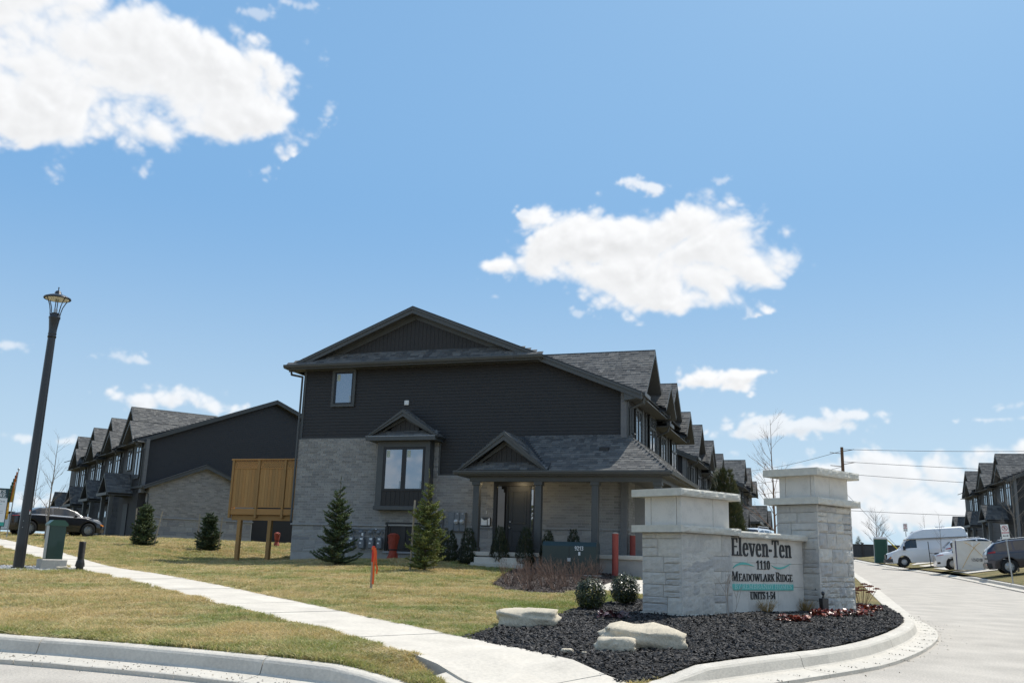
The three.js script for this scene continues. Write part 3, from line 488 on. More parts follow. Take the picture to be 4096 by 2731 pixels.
// the street front of a row of townhouses. Local axes: front plane at x = X0 facing sg * x, the row running towards -z from w0
function rowFront(H, o) {
  const { X0, sg, w0, pitch, n, drop, eave, hb = 1.9, hA = 1.85, side = 1, seed = 1, base: b0 = -0.5, porchW = 1.9, dE = 2.62, pA = 1.3, offS = 1.75, hAs = 1.08 } = o;
  const q = (a, v, w) => [X0 + sg * a, v, -w], wl = (a0, a1, v0, v1, w0_, w1_) => box(Math.min(X0 + sg * a0, X0 + sg * a1), Math.max(X0 + sg * a0, X0 + sg * a1), v0, v1, -Math.max(w0_, w1_), -Math.min(w0_, w1_));
  const tb = new TB(), sid = new TB(), lap = (v0, v1, wa, wb) => { for (let v = v0; v < v1 - 0.02; v += 0.114) { const t = Math.min(v1, v + 0.114); sid.quad(q(0.02, v, wa), q(0.02, v, wb), q(0.006, t, wb), q(0.006, t, wa)); sid.quad(q(0, v, wa), q(0, v, wb), q(0.02, v, wb), q(0.02, v, wa)); } };
  for (let i = 0; i < n; i++) {
    const wc = w0 + i * pitch, e = eave - i * drop, A = e + hA, E = e - dE, ws = wc + side * offS, hs = 1.15, As = e + hAs;
    // wall, corner trims
    part(H, 'front_wall', wl(-0.2, 0, i === 0 && o.wing ? E : b0, e + 0.1, wc - pitch / 2, wc + pitch / 2), mat.mortarWall);
    lap(E + 0.3, e + 0.05, wc - pitch / 2, wc + pitch / 2);
    for (const [w, k] of [[wc - pitch / 2 + 0.08, 0.09], [wc + 0.15 * side, 0.1], [ws - 0.95, 0.07], [ws + 0.95, 0.07]]) part(H, 'trim_board', wl(0, 0.05, E + 0.3, e, w - k, w + k), mat.trim);
    // windows of the upper floor
    const win = (wm, hw, v0, v1, a, tr) => { const g = new THREE.Group(); g.name = 'window'; H.add(g); part(g, 'frame', [wl(a, a + 0.05, v0, v1, wm - hw, wm - hw + 0.07), wl(a, a + 0.05, v0, v1, wm + hw - 0.07, wm + hw), wl(a, a + 0.05, v0, v1, wm - 0.035, wm + 0.035), wl(a, a + 0.05, v0, v0 + 0.07, wm - hw, wm + hw), wl(a, a + 0.05, v1 - 0.07, v1, wm - hw, wm + hw), ...(tr ? [wl(a, a + 0.05, v1 - 0.52, v1 - 0.45, wm - hw, wm + hw)] : [])], mat.trim); part(g, 'pane', wl(a, a + 0.02, v0 + 0.03, v1 - 0.03, wm - hw + 0.03, wm + hw - 0.03), mat.glass); };
    win(ws, 0.62, e - 2.2, e - 0.12, 0.06, true); win(wc - side * 0.75, 0.55, e - 1.62, e - 0.28, 0.03, false);
    // cross gable and the smaller gable in front of it
    for (const [wm, h, ap, of] of [[wc, hb, A, 0.5], [ws, hs, As, 0.78]]) {
      const or = 0.5 - (ap - e) / 0.405, sl = (k) => [q(of, e, wm + k * h), q(of, ap, wm), q(or, ap, wm)];
      for (const k of [-1, 1]) {
        const [p1, p2, p3] = sl(k), dz = (p) => [p[0], p[1] - 0.12, p[2]];
        const rt = new TB(); rt.tri(p1, p2, p3); rt.tri(dz(p1), dz(p2), dz(p3)); rt.quad(p1, p2, dz(p2), dz(p1)); part(H, 'gable_roof', rt.g, mat.roofdark);
        const U = unit3(sub3(p2, p1)), Ex = unit3(sub3(p3, p2)); let N = unit3(cross3(Ex, U)); if (N[1] < 0) N = N.map((x) => -x);
        const tM = Math.hypot(...sub3(p2, p1)), len = of - or; shingles(tb, add3(p1, Ex, 0, U, 0, N, 0.004), Ex, U, N, tM, (t) => [-0.02, len * t / tM + 0.05], seed + i * 7 + k + of * 10, null, o.exposure);
        const rk = new TB(), a = q(of - 0.02, e - 0.02, wm + k * h), b = q(of - 0.02, ap - 0.01, wm), d2 = 0.17; rk.quad(a, b, [b[0], b[1] - d2, b[2]], [a[0], a[1] - d2 * 0.6, a[2]]); const c = q(of + 0.015, e - 0.02, wm + k * h), d = q(of + 0.015, ap - 0.01, wm); rk.quad(c, d, [d[0], d[1] - d2, d[2]], [c[0], c[1] - d2 * 0.6, c[2]]); rk.quad(a, b, d, c); rk.quad([a[0], a[1] - d2 * 0.6, a[2]], [b[0], b[1] - d2, b[2]], [d[0], d[1] - d2, d[2]], [c[0], c[1] - d2 * 0.6, c[2]]); part(H, 'rake_board', rk.g, mat.trim);
        const sf = new TB(), s1 = q(0, e - 0.14, wm + k * h), s2 = q(0, ap - 0.2, wm), s3 = q(of, ap - 0.2, wm), s4 = q(of, e - 0.14, wm + k * h); sf.quad(s1, s2, s3, s4); part(H, 'soffit', sf.g, mat.soffit);
      }
      const gw = new TB(); gw.tri(q(of > 0.6 ? 0.3 : 0.03, e - 0.1, wm - h + 0.1), q(of > 0.6 ? 0.3 : 0.03, e - 0.1, wm + h - 0.1), q(of > 0.6 ? 0.3 : 0.03, ap - 0.22, wm)); part(H, 'gable_wall', gw.g, mat.siding);
    }
    // eave between the gables
    part(H, 'gutter', [wl(0.5, 0.62, e - 0.1, e + 0.03, wc - pitch / 2 - 0.02, wc - pitch / 2 + Math.max(0.35, pitch / 2 - hb + 0.35)), wl(0.5, 0.62, e - 0.1, e + 0.03, ws + side * 0.85, wc + side * (pitch / 2))], mat.trim);
    part(H, 'soffit', wl(0, 0.52, e - 0.14, e - 0.1, wc - pitch / 2, wc + pitch / 2), mat.soffit);
    const wd = wc - pitch / 2 + 0.15; part(H, 'downspout', pipe([q(0.55, e - 0.12, wd), q(0.5, e - 0.3, wd), q(0.09, e - 0.5, wd), q(0.09, E + 0.4, wd)], 0.035, 6), mat.trim);
    if (o.porch === false) continue;
    // porch with its own gable on two posts, entrance and garage door
    const wp = wc + side * (o.porchAt ?? 0.9), hp = 1.15, pw = porchW, Ap = E + pA;
    for (const k of [-1, 1]) {
      const a = q(pw, E, wp + k * hp), b = q(pw, Ap, wp), c = q(0, Ap, wp), d = q(0, E, wp + k * hp); part(H, 'porch_roof', slab(a, b, c, d, 0.12), mat.roofdark);
      const U = unit3(sub3(b, a)), Ex = unit3(sub3(c, b)); let N = unit3(cross3(Ex, U)); if (N[1] < 0) N = N.map((x) => -x); shingles(tb, add3(a, Ex, 0, U, 0, N, 0.004), Ex, U, N, Math.hypot(...sub3(b, a)), () => [-0.02, pw], seed + i * 5 + k + 90, null, o.exposure);
      const rk = new TB(), z1 = q(pw + 0.03, E - 0.02, wp + k * hp), z2 = q(pw + 0.03, Ap, wp); rk.quad(z1, z2, [z2[0], z2[1] - 0.16, z2[2]], [z1[0], z1[1] - 0.1, z1[2]]); part(H, 'rake_board', rk.g, mat.trim);
      part(H, 'porch_post', [wl(pw - 0.42, pw - 0.2, b0 + 0.3, E - 0.1, wp + k * 0.95 - 0.11, wp + k * 0.95 + 0.11), wl(pw - 0.46, pw - 0.16, E - 0.2, E - 0.1, wp + k * 0.95 - 0.15, wp + k * 0.95 + 0.15)], mat.trim);
    }
    const gw = new TB(); gw.tri(q(pw - 0.3, E, wp - hp + 0.1), q(pw - 0.3, E, wp + hp - 0.1), q(pw - 0.3, Ap - 0.2, wp)); part(H, 'porch_gable', gw.g, mat.siding);
    part(H, 'porch_fascia', wl(pw - 0.05, pw + 0.07, E - 0.16, E, wp - hp - 0.05, wp + hp + 0.05), mat.trim);
    part(H, 'porch_soffit', wl(0, pw, E - 0.14, E - 0.1, wp - hp, wp + hp), mat.soffit);
    part(H, 'porch_floor', wl(0, pw + 0.1, b0 - 0.4, b0 + 0.3, wp - hp, wp + hp), mat.conc);
    part(H, 'entrance_door', wl(0, 0.05, b0 + 0.3, b0 + 2.4, wp - 0.5, wp + 0.5), mat.door);
    if (i === 0 && o.wing) continue; const gd = wc - side * 1.1, D = new THREE.Group(); D.name = 'garage_door'; H.add(D); part(D, 'panel', wl(0, 0.06, b0, b0 + 2.25, gd - 1.25, gd + 1.25), mat.door); for (let k = 0; k < 3; k++) part(D, 'pane', wl(0.06, 0.07, b0 + 1.7, b0 + 2.05, gd - 1.1 + k * 0.8, gd - 0.5 + k * 0.8), mat.glass);
  }
  stuff('shingles', tb.g, mat.vShingle, null, null, H); stuff('siding_boards', sid.g, mat.siding, null, null, H);
}
mat.mortarWall = rough(0.17, 0.168, 0.166, 0.6, 0.006);
// ------------------------------------------------------------------ the end townhouse facing the camera
const H = thing('townhouse', 'black sided grey brick townhouse with bay window and wraparound porch behind the stone sign', 'townhouse', [-7.762, 1.185, -34.521], -rad(19));
H.updateMatrixWorld(true);
const hw = (u, v, z) => H.localToWorld(new THREE.Vector3(u, v, z)).toArray();
const PITCH = 0.405, RV = 9.13, RU = 4.5, roofV = (u) => RV - PITCH * Math.abs(u - RU);
part(H, 'wall', prism([[0.02, -1.2], [12.32, -1.2], [12.32, roofV(12.3) - 0.2], [RU, RV - 0.3], [0.02, roofV(0) - 0.3]], -10.4, 0), mat.siding);
{ // main roof, rakes, soffits
  const z0 = -10.8, z1 = 0.42, L = -0.55, R = 12.88;
  part(H, 'roof', [slab([L, roofV(L), z1], [RU, RV, z1], [RU, RV, z0], [L, roofV(L), z0], 0.05), slab([RU, RV, z1], [R, roofV(R), z1], [R, roofV(R), z0], [RU, RV, z0], 0.05)], mat.roofdark);
  const rake = (u0, u1, d, zz) => prism([[u0, roofV(u0) - 0.045], [u1, roofV(u1) - 0.045], [u1, roofV(u1) - d], [u0, roofV(u0) - d]], zz, zz + 0.03);
  part(H, 'rake_board', rake(L + 0.1, RU, 0.27, 0.385), mat.trim); part(H, 'rake_board', rake(RU, R, 0.27, 0.385), mat.trim);
  part(H, 'rake_board', rake(L + 0.1, RU, 0.13, 0.415), mat.trim); part(H, 'rake_board', rake(RU, R, 0.13, 0.415), mat.trim);
  part(H, 'soffit', [slab([0, roofV(0) - 0.2, 0], [RU, RV - 0.2, 0], [RU, RV - 0.2, 0.385], [0, roofV(0) - 0.2, 0.385], 0.02), slab([RU, RV - 0.2, 0], [12.6, roofV(12.6) - 0.2, 0], [12.6, roofV(12.6) - 0.2, 0.385], [RU, RV - 0.2, 0.385], 0.02)], mat.soffit);
  part(H, 'frieze_board', [prism([[0.9, roofV(0.9) - 0.2], [RU, RV - 0.2], [RU, RV - 0.42], [0.9, roofV(0.9) - 0.42]], 0.03, 0.06), prism([[RU, RV - 0.2], [8.2, roofV(8.2) - 0.2], [8.2, roofV(8.2) - 0.42], [RU, RV - 0.42]], 0.03, 0.06)], mat.trim);
  part(H, 'eave_box', prism([[12.28, roofV(12.28) - 0.25], [12.87, roofV(12.87) - 0.06], [12.87, roofV(12.87) - 0.2], [12.28, roofV(12.87) - 0.28]], -0.1, 0.384), mat.trim);
  // board and batten gable
  for (let u = 0.7, k = 0; u < 8.3; u += 0.157, k++) { const a = u, b = u + 0.15, t = (x) => roofV(x) - 0.41; if (Math.max(t(a), t(b)) < 7.55) continue; part(H, 'gable_board', prism([[a, 7.4], [b, 7.4], [b, Math.max(7.45, t(b))], ...(a < RU && b > RU ? [[RU, t(RU)]] : []), [a, Math.max(7.45, t(a))]], 0.0, 0.028), mat.siding); }
  part(H, 'gable_backing', prism([[0.6, 7.2], [8.4, 7.2], [8.4, roofV(8.4) - 0.3], [RU, RV - 0.3], [0.6, roofV(0.6) - 0.3]], -0.01, 0.012), mat.black);
  // skirt roof across the gable, with its gutter
  const sk = new TB(), U = unit3([0, 0.43, -0.47]), N = unit3([0, 0.47, 0.43]);
  part(H, 'skirt_roof', slab([-0.52, 7.1, 0.52], [9.5, 7.1, 0.52], [8.42, 7.53, 0.05], [0.55, 7.53, 0.05], 0.05), mat.roofdark);
  shingles(sk, [-0.52, 7.104, 0.53], [1, 0, 0], U, N, 0.62, (t) => [t * 1.7, 10.02 - t * 1.75], 401); stuff('skirt_shingles', sk.g, mat.vShingle, null, null, H);
  part(H, 'gutter', gutterX(-0.6, 9.52, 6.99, 0.54), mat.trim);
  part(H, 'soffit', box(-0.5, 9.45, 6.93, 6.95, 0, 0.5), mat.soffit);
  part(H, 'fascia', box(-0.52, 9.46, 6.95, 7.09, 0.46, 0.485), mat.trim);
  // gutter of the rear eave and its elbow
  part(H, 'gutter', box(-0.62, -0.5, 6.98, 7.1, -10.6, 0.5), mat.trim);
  part(H, 'downspout', pipe([[-0.56, 7.0, 0.1], [-0.52, 6.82, 0.1], [-0.05, 6.72, 0.08], [-0.05, 1.4, 0.08]], 0.04, 8), mat.trim);
}
{ // lap siding, one board at a time
  const lim = (v) => RU + (RV - 0.27 - v) / PITCH;
  for (let v = 3.06; v < 6.95; v += 0.114) { const t = Math.min(v + 0.114, 6.94), l = v < 4.35 ? 5.7 : 0.1, r0 = Math.min(12.24, lim(v)), r1 = Math.min(12.24, lim(t)); part(H, 'siding_board', lapBoard(l, r0, v, t, 0.004, l, r1), mat.siding); }
  for (let v = 6.94; v < 7.25; v += 0.114) part(H, 'siding_board', lapBoard(9.3, lim(v), v, v + 0.114, 0.004, 9.3, lim(v + 0.114)), mat.siding);
  part(H, 'corner_board', rbox(0, 0.1, 4.39, 6.93, -0.02, 0.04, 0.004), mat.trim);
  part(H, 'corner_board', [rbox(12.235, 12.35, 3.3, roofV(12.3) - 0.24, -0.02, 0.045, 0.004), rbox(12.31, 12.365, 3.3, roofV(12.3) - 0.24, -0.13, 0.043, 0.004)], mat.trim);
  part(H, 'corner_board', rbox(5.64, 5.71, 3.06, 4.39, 0.02, 0.06, 0.004), mat.trim);
  part(H, 'starter_trim', [box(0, 5.7, 4.385, 4.42, 0.02, 0.05), box(5.64, 7.4, 3.04, 3.075, 0.02, 0.05)], mat.trim);
}
{ // foundation, stone base, ledge and brick
  for (let k = 0; k < 7; k++) part(H, 'foundation_panel', rbox(k * 1.1, k * 1.1 + 1.094, -1.2, 0.35, -0.1, 0.03, 0.004), mat.found);
  part(H, 'foundation', box(7.7, 12.33, -1.2, 0.35, -0.1, 0.025), mat.found);
  const stone = (u0, u1, seed) => { part(H, 'mortar', box(u0, u1, 0.34, 1.3, 0.0, 0.035), mat.mortar); for (const [x, y, w, h] of ashlar(u1 - u0, 0.92, seed, [0.16, 0.2, 0.26], [0.25, 0.6])) { const m = part(H, 'stone', rockFace(w - 0.012, h - 0.012, 0.04, seed + x * 7 + y * 3, 0.008, 3, 2), pick(rng(seed * 91 + x * 733 + y * 377), mat.stoneGrey)); m.position.set(u0 + x + 0.006, 0.35 + y + 0.006, 0.05); } };
  stone(0.0, 3.8, 61); stone(5.0, 7.74, 62); stone(9.3, 12.34, 63);
  for (const [a, b] of [[-0.06, 1.2], [1.2, 2.5], [2.5, 3.8], [5.0, 6.4], [6.4, 7.74], [9.3, 10.4], [10.4, 11.5], [11.5, 12.4]]) part(H, 'ledge_stone', rbox(a + 0.003, b - 0.003, 1.27, 1.33, 0.0, 0.1, 0.008), mat.stone[4]);
  const tb = new TB(), one = { n: 0, max: 300 };
  part(H, 'mortar', [box(0, 5.66, 1.3, 4.38, 0, 0.045), box(5.66, 7.75, 1.3, 3.05, 0, 0.045), box(9.28, 12.335, 1.3, 2.95, 0, 0.045)], mat.mortar);
  bricks(tb, H, 9.3, 12.34, 1.335, 2.93, 0.054, 71, one); bricks(tb, H, 5.64, 7.74, 1.335, 3.03, 0.054, 72, one);
  bricks(tb, H, 0, 3.5, 1.335, 4.38, 0.054, 73); bricks(tb, H, 3.5, 5.6, 1.335, 1.95, 0.054, 74); bricks(tb, H, 5.42, 5.63, 1.95, 4.38, 0.054, 75);
  bricks(tb, H, -1.0, 0, 0.6, 2.93, 0, 76, null, (x, y, z) => [12.36 + z, y, x - 0.0]);
  stuff('bricks', tb.g, mat.vBrick, null, null, H);
  part(H, 'brick_return', box(12.3, 12.345, 0.35, 2.95, -1.0, 0), mat.mortarWall);
}
windowPart(H, 1.32, 2.09, 5.65, 6.85, 0.05, { trim: 0.1, sticker: true });
part(H, 'dryer_vent', [rbox(4.21, 4.38, 5.55, 5.72, 0.02, 0.07, 0.01), box(4.235, 4.355, 5.575, 5.695, 0.07, 0.075)], mat.white);
windowPart(H, 3.84, 5.02, 0.52, 1.36, 0.0, { n: 2, f: 0.075, sticker: true, glass: mat.glassDark });
part(H, 'window_surround', [rbox(3.74, 3.84, 0.42, 1.42, -0.02, 0.065, 0.004), rbox(5.02, 5.1, 0.42, 1.42, -0.02, 0.065, 0.004), rbox(3.84, 5.02, 1.36, 1.42, -0.02, 0.065, 0.004)], mat.black);
part(H, 'window_sill', rbox(3.7, 5.14, 0.36, 0.43, 0, 0.1, 0.008), mat.stone[1]);
{ // box bay with a gable roof
  const b = new THREE.Group(); b.name = 'bay_window'; H.add(b);
  part(b, 'bay_wall', [rbox(3.47, 5.47, 1.86, 4.3, -0.02, 0.42, 0.005)], mat.trim);
  part(b, 'bay_sill', rbox(3.42, 5.52, 1.82, 1.96, 0, 0.47, 0.01), mat.trim);
  part(b, 'corner_board', [rbox(3.46, 3.7, 1.96, 4.3, 0.42, 0.455, 0.004), rbox(5.3, 5.48, 1.96, 4.3, 0.42, 0.455, 0.004), rbox(3.7, 5.3, 4.0, 4.3, 0.42, 0.45, 0.004)], mat.trim);
  for (let k = 0; k < 9; k++) part(b, 'board', rbox(3.71 + k * 0.177, 3.71 + k * 0.177 + 0.17, 1.97, 2.47, 0.42, 0.437, 0.003), mat.siding);
  const w = windowPart(b, 3.71, 5.29, 2.48, 3.99, 0.44, { n: 2, f: 0.075, sticker: true }); b.remove(w); for (const c of [...w.children]) b.add(c);
  const eL = 3.1, eR = 5.86, eV = 4.33, pk = 5.3, zc = 4.48, zf = 0.68;
  part(b, 'bay_roof', [slab([eL, eV, zf], [zc, pk, zf], [zc, pk, 0], [eL, eV, 0], 0.05), slab([zc, pk, zf], [eR, eV, zf], [eR, eV, 0], [zc, pk, 0], 0.05)], mat.roofdark);
  const tb = new TB(), U = unit3([-(eR - zc), pk - eV, 0]), N = unit3([pk - eV, eR - zc, 0]); shingles(tb, [eR, eV + 0.005, zf + 0.02], [0, 0, -1], U, N, Math.hypot(eR - zc, pk - eV), () => [0, zf], 411);
  const U2 = unit3([0, 0.22, -0.28]), N2 = unit3([0, 0.28, 0.22]); part(b, 'skirt_roof', slab([eL, eV + 0.02, zf], [eR - 0.05, eV + 0.02, zf], [eR - 0.05, eV + 0.24, 0.4], [eL, eV + 0.24, 0.4], 0.03), mat.roofdark); shingles(tb, [eL + 0.05, eV + 0.025, zf + 0.01], [1, 0, 0], U2, N2, 0.35, (t) => [t * 0.4, eR - eL - 0.1 - t * 0.4], 412);
  stuff('shingles', tb.g, mat.vShingle, null, null, b);
  const rk = (x0, y0, x1, y1, d, z) => prism([[x0, y0], [x1, y1], [x1, y1 - d], [x0, y0 - d * 0.3]], z, z + 0.03);
  part(b, 'rake_board', [rk(eL + 0.12, eV + 0.09, zc, pk - 0.01, 0.24, zf - 0.02), rk(eR - 0.12, eV + 0.09, zc, pk - 0.01, 0.24, zf - 0.02)], mat.trim);
  part(b, 'rake_board', [rk(eL + 0.05, eV + 0.05, zc, pk - 0.005, 0.11, zf + 0.01), rk(eR - 0.05, eV + 0.05, zc, pk - 0.005, 0.11, zf + 0.01)], mat.trim);
  part(b, 'frieze', [rk(3.62, 4.58, zc, 5.16, 0.2, 0.44), rk(5.34, 4.58, zc, 5.16, 0.2, 0.44)], mat.trim);
  for (let k = -3; k < 3; k++) { const a = zc + k * 0.18, c = a + 0.172, t = (x) => 5.02 - Math.abs(x - zc) * 0.69; part(b, 'gable_board', prism([[a, 4.5], [c, 4.5], [c, Math.max(4.53, t(c))], [a, Math.max(4.53, t(a))]], 0.4, 0.43), mat.siding); }
  part(b, 'fascia', [rbox(eL - 0.02, eR - 0.1, 4.2, 4.345, zf - 0.06, zf + 0.03, 0.01), box(eR - 0.14, eR - 0.08, 4.2, 4.33, 0, zf - 0.06)], mat.trim);
  part(b, 'drip_edge', box(eL - 0.02, eR - 0.1, 4.345, 4.36, zf - 0.05, zf + 0.035), mat.steel);
  part(b, 'soffit', box(eL + 0.05, eR - 0.15, 4.2, 4.22, 0, zf - 0.06), mat.soffit);
}
{ // porch
  const ez = 1.95, ev = 3.0, tv = 4.36, eu = 14.0, sl = Math.hypot(ez, tv - ev), U = unit3([0, tv - ev, -ez]), N = unit3([0, ez, tv - ev]);
  part(H, 'porch_roof', [slab([9.2, ev, ez], [eu, ev, ez], [12.34, tv, 0.03], [8.5, tv, 0.03], 0.06), slab([eu, ev, ez], [eu, ev, -4.0], [12.36, tv, -4.0], [12.36, tv, 0.03], 0.06)], mat.roofdark);
  const tb = new TB(), one = { n: 0 }, O = [9.0, ev + 0.004, ez + 0.03];
  shingles(tb, O, [1, 0, 0], U, N, sl, (t) => [1.22 - t * 0.62, eu - 9.0 - t * 1.66 / sl], 421, shingleSingle(H, O, [1, 0, 0], U, N, one));
  const Us = unit3([-1.64, tv - ev, 0]), Ns = unit3([tv - ev, 1.64, 0]); shingles(tb, [eu + 0.02, ev + 0.004, ez], [0, 0, -1], Us, Ns, Math.hypot(1.64, 1.36), (t) => [t * 1.95 / 2.13, 5.9], 422);
  for (let k = 0; k < 17; k++) { const f = k / 17, P = [mix(eu, 12.34, f), mix(ev, tv, f) + 0.02, mix(ez, 0.03, f)], d = unit3([12.34 - eu, tv - ev, 0.03 - ez]); const s = unit3([ez, 0, 1.66]); const c = [s[0] * 0.13, -0.09, s[2] * -0.13]; const q = (a, l, h) => [P[0] + d[0] * a + c[0] * l, P[1] + d[1] * a - 0.085 * Math.abs(l) + h, P[2] + d[2] * a + c[2] * l]; const g = new TB(); for (const l of [-1, 1]) { g.quad(q(0, 0, 0.022), q(0, l, 0.022), q(0.19, l, 0.008), q(0.19, 0, 0.008)); g.quad(q(0, 0, 0), q(0, l, 0), q(0, l, 0.022), q(0, 0, 0.022)); } part(H, 'hip_cap', g.g, mat.shingle[k % 2 ? 1 : 3]); }
  // porch gable over the steps
  const gc = 8.72, ga = 4.27, gl = 7.14, gr = 10.2, gz = 2.02;
  part(H, 'porch_roof', [slab([gl, ev, gz], [gc, ga, gz], [gc, ga, 0.03], [gl, ev, 0.03], 0.06), slab([gc, ga, gz], [gr, ev, gz], [gr, ev, 1.0], [gc, ga, 0.03], 0.06)], mat.roofdark);
  const Ug = unit3([gc - gr, ga - ev, 0]), Ng = unit3([ga - ev, gr - gc, 0]), gL = Math.hypot(gr - gc, ga - ev); shingles(tb, [gr, ev + 0.004, gz + 0.02], [0, 0, -1], Ug, Ng, gL, (t) => [0, 0.15 + t * 1.0], 423);
  const Ul = unit3([gc - gl, ga - ev, 0]), Nl = unit3([ev - ga, gc - gl, 0]); shingles(tb, [gl, ev + 0.004, 0.03], [0, 0, 1], Ul, Nl, gL, () => [0, gz], 424);
  const U2 = unit3([0, 0.28, -0.36]), N2 = unit3([0, 0.36, 0.28]); part(H, 'skirt_roof', slab([gl + 0.05, ev + 0.03, gz - 0.02], [gr, ev + 0.03, gz - 0.02], [gr, ev + 0.31, 1.64], [gl + 0.05, ev + 0.31, 1.64], 0.03), mat.roofdark); shingles(tb, [gl + 0.1, ev + 0.035, gz - 0.01], [1, 0, 0], U2, N2, 0.45, (t) => [t * 0.9, gr - gl - 0.1 - t * 0.9], 425);
  stuff('porch_shingles', tb.g, mat.vShingle, null, null, H);
  const rk = (x0, y0, x1, y1, d, z) => prism([[x0, y0], [x1, y1], [x1, y1 - d], [x0, y0 - d * 0.35]], z, z + 0.03);
  part(H, 'rake_board', [rk(gl + 0.15, ev + 0.12, gc, ga - 0.02, 0.26, gz - 0.03), rk(gr - 0.12, ev + 0.1, gc, ga - 0.02, 0.26, gz - 0.03)], mat.trim);
  part(H, 'rake_board', [rk(gl + 0.06, ev + 0.05, gc, ga, 0.12, gz), rk(gr - 0.05, ev + 0.04, gc, ga, 0.12, gz)], mat.trim);
  part(H, 'frieze', [rk(7.75, ev + 0.3, gc, 4.06, 0.2, 1.68), rk(9.7, ev + 0.3, gc, 4.06, 0.2, 1.68)], mat.trim);
  for (let k = -5; k < 5; k++) { const a = gc + k * 0.168, b = a + 0.16, t = (x) => 3.93 - Math.abs(x - gc) * 0.8; if (Math.max(t(a), t(b)) < 3.3) continue; part(H, 'gable_board', prism([[a, 3.25], [b, 3.25], [b, Math.max(3.28, t(b))], ...(k === -1 || k === 0 ? [] : []), [a, Math.max(3.28, t(a))]], 1.63, 1.66), mat.siding); }
  part(H, 'gable_backing', prism([[7.4, 3.1], [10, 3.1], [gc, 4.1]], 1.6, 1.62), mat.black);
  part(H, 'gutter', gutterX(gl - 0.08, eu + 0.05, 2.9, ez + 0.09), mat.trim);
  part(H, 'drip_edge', box(gl, eu, 3.0, 3.012, ez + 0.0, ez + 0.06), mat.steel);
  part(H, 'gutter', prism([[eu, 2.9], [eu + 0.1, 2.9], [eu + 0.13, 3.015], [eu + 0.11, 3.015], [eu + 0.08, 2.92], [eu, 2.92]], -4, ez + 0.1), mat.trim);
  part(H, 'gutter', box(gl - 0.12, gl, 2.9, 3.01, 0.1, ez + 0.1), mat.trim);
  part(H, 'fascia', [box(gl + 0.02, eu - 0.02, 2.86, 3.0, ez - 0.05, ez), box(eu - 0.05, eu - 0.001, 2.86, 3.0, -4, ez - 0.05), box(gl + 0.02, gl + 0.07, 2.86, 3.0, 0.05, ez - 0.05)], mat.trim);
  for (let k = 0; k < 23; k++) part(H, 'soffit_panel', rbox(gl + 0.08 + k * 0.296, gl + 0.08 + k * 0.296 + 0.288, 2.848, 2.862, 0.06, ez - 0.05, 0.003), mat.soffit);
  part(H, 'soffit', box(12.4, eu - 0.05, 2.846, 2.86, -4, 0.05), mat.soffit);
  part(H, 'porch_beam', [box(7.5, 13.75, 2.70, 2.848, 1.46, 1.74), box(13.47, 13.75, 2.7, 2.847, -4, 1.46)], mat.trim);
  const col = (u, z) => { const g = new THREE.Group(); g.name = 'column'; H.add(g); part(g, 'shaft', rbox(u - 0.105, u + 0.105, 0.49, 2.7, z - 0.105, z + 0.105, 0.008), mat.trim); part(g, 'capital', [rbox(u - 0.14, u + 0.14, 2.58, 2.7, z - 0.14, z + 0.14, 0.01)], mat.trim); part(g, 'foot', rbox(u - 0.13, u + 0.13, 0.49, 0.62, z - 0.13, z + 0.13, 0.01), mat.trim); };
  for (const [u, z] of [[7.72, 1.6], [9.81, 1.6], [11.65, 1.6], [13.6, 1.6], [13.6, -0.2], [13.6, -2.2]]) col(u, z);
  part(H, 'porch_floor', [rbox(7.5, 13.9, 0.36, 0.49, 0.02, 1.85, 0.015), rbox(12.4, 13.9, 0.36, 0.488, -4, 0.02, 0.015)], mat.conc);
  part(H, 'porch_foundation', [box(7.56, 13.84, -1.2, 0.36, 0.02, 1.78), box(12.4, 13.84, -1.2, 0.36, -4, 0.02)], mat.found);
  for (let k = 0; k < 2; k++) part(H, 'step', rbox(7.9, 9.6, -0.9, 0.32 - k * 0.17, 1.85 + k * 0.3, 2.15 + k * 0.3, 0.01), mat.conc);
  // entrance
  const d = new THREE.Group(); d.name = 'front_door'; H.add(d);
  part(d, 'frame', [rbox(7.75, 7.86, 0.49, 2.86, 0.0, 0.1, 0.005), rbox(9.16, 9.28, 0.49, 2.86, 0, 0.1, 0.005), rbox(7.86, 9.16, 2.68, 2.86, 0, 0.09, 0.005), rbox(8.2, 8.28, 0.49, 2.68, 0, 0.08, 0.005), rbox(9.02, 9.06, 0.49, 2.68, 0, 0.08, 0.005), box(7.86, 9.16, 0.49, 0.56, 0, 0.07)], mat.black);
  part(d, 'leaf', box(8.28, 9.02, 0.56, 2.68, 0.0, 0.04), mat.door);
  for (const [a, b] of [[0.7, 1.25], [1.42, 2.52]]) part(d, 'panel', [rbox(8.38, 8.92, a, a + 0.05, 0.035, 0.055, 0.006), rbox(8.38, 8.92, b - 0.05, b, 0.035, 0.055, 0.006), rbox(8.38, 8.43, a + 0.05, b - 0.05, 0.035, 0.054, 0.006), rbox(8.87, 8.92, a + 0.05, b - 0.05, 0.035, 0.054, 0.006), rbox(8.47, 8.83, a + 0.09, b - 0.09, 0.03, 0.046, 0.006)], mat.door);
  part(d, 'sidelight_pane', box(7.86, 8.2, 0.56, 2.68, 0.01, 0.03), mat.glassDark); part(d, 'sidelight_pane', box(9.06, 9.16, 0.56, 2.68, 0.01, 0.03), mat.glass);
  part(d, 'handle', [cyl([8.35, 1.3, 0.04], [8.35, 1.3, 0.1], 0.022, 0.022), sph([8.35, 1.3, 0.11], 0.028), cyl([8.35, 1.5, 0.04], [8.35, 1.5, 0.075], 0.025)], mat.steel);
  part(H, 'roof_vent', [rbox(11.6, 11.9, 3.72, 3.86, 0.6, 0.95, 0.01)], mat.black);
}
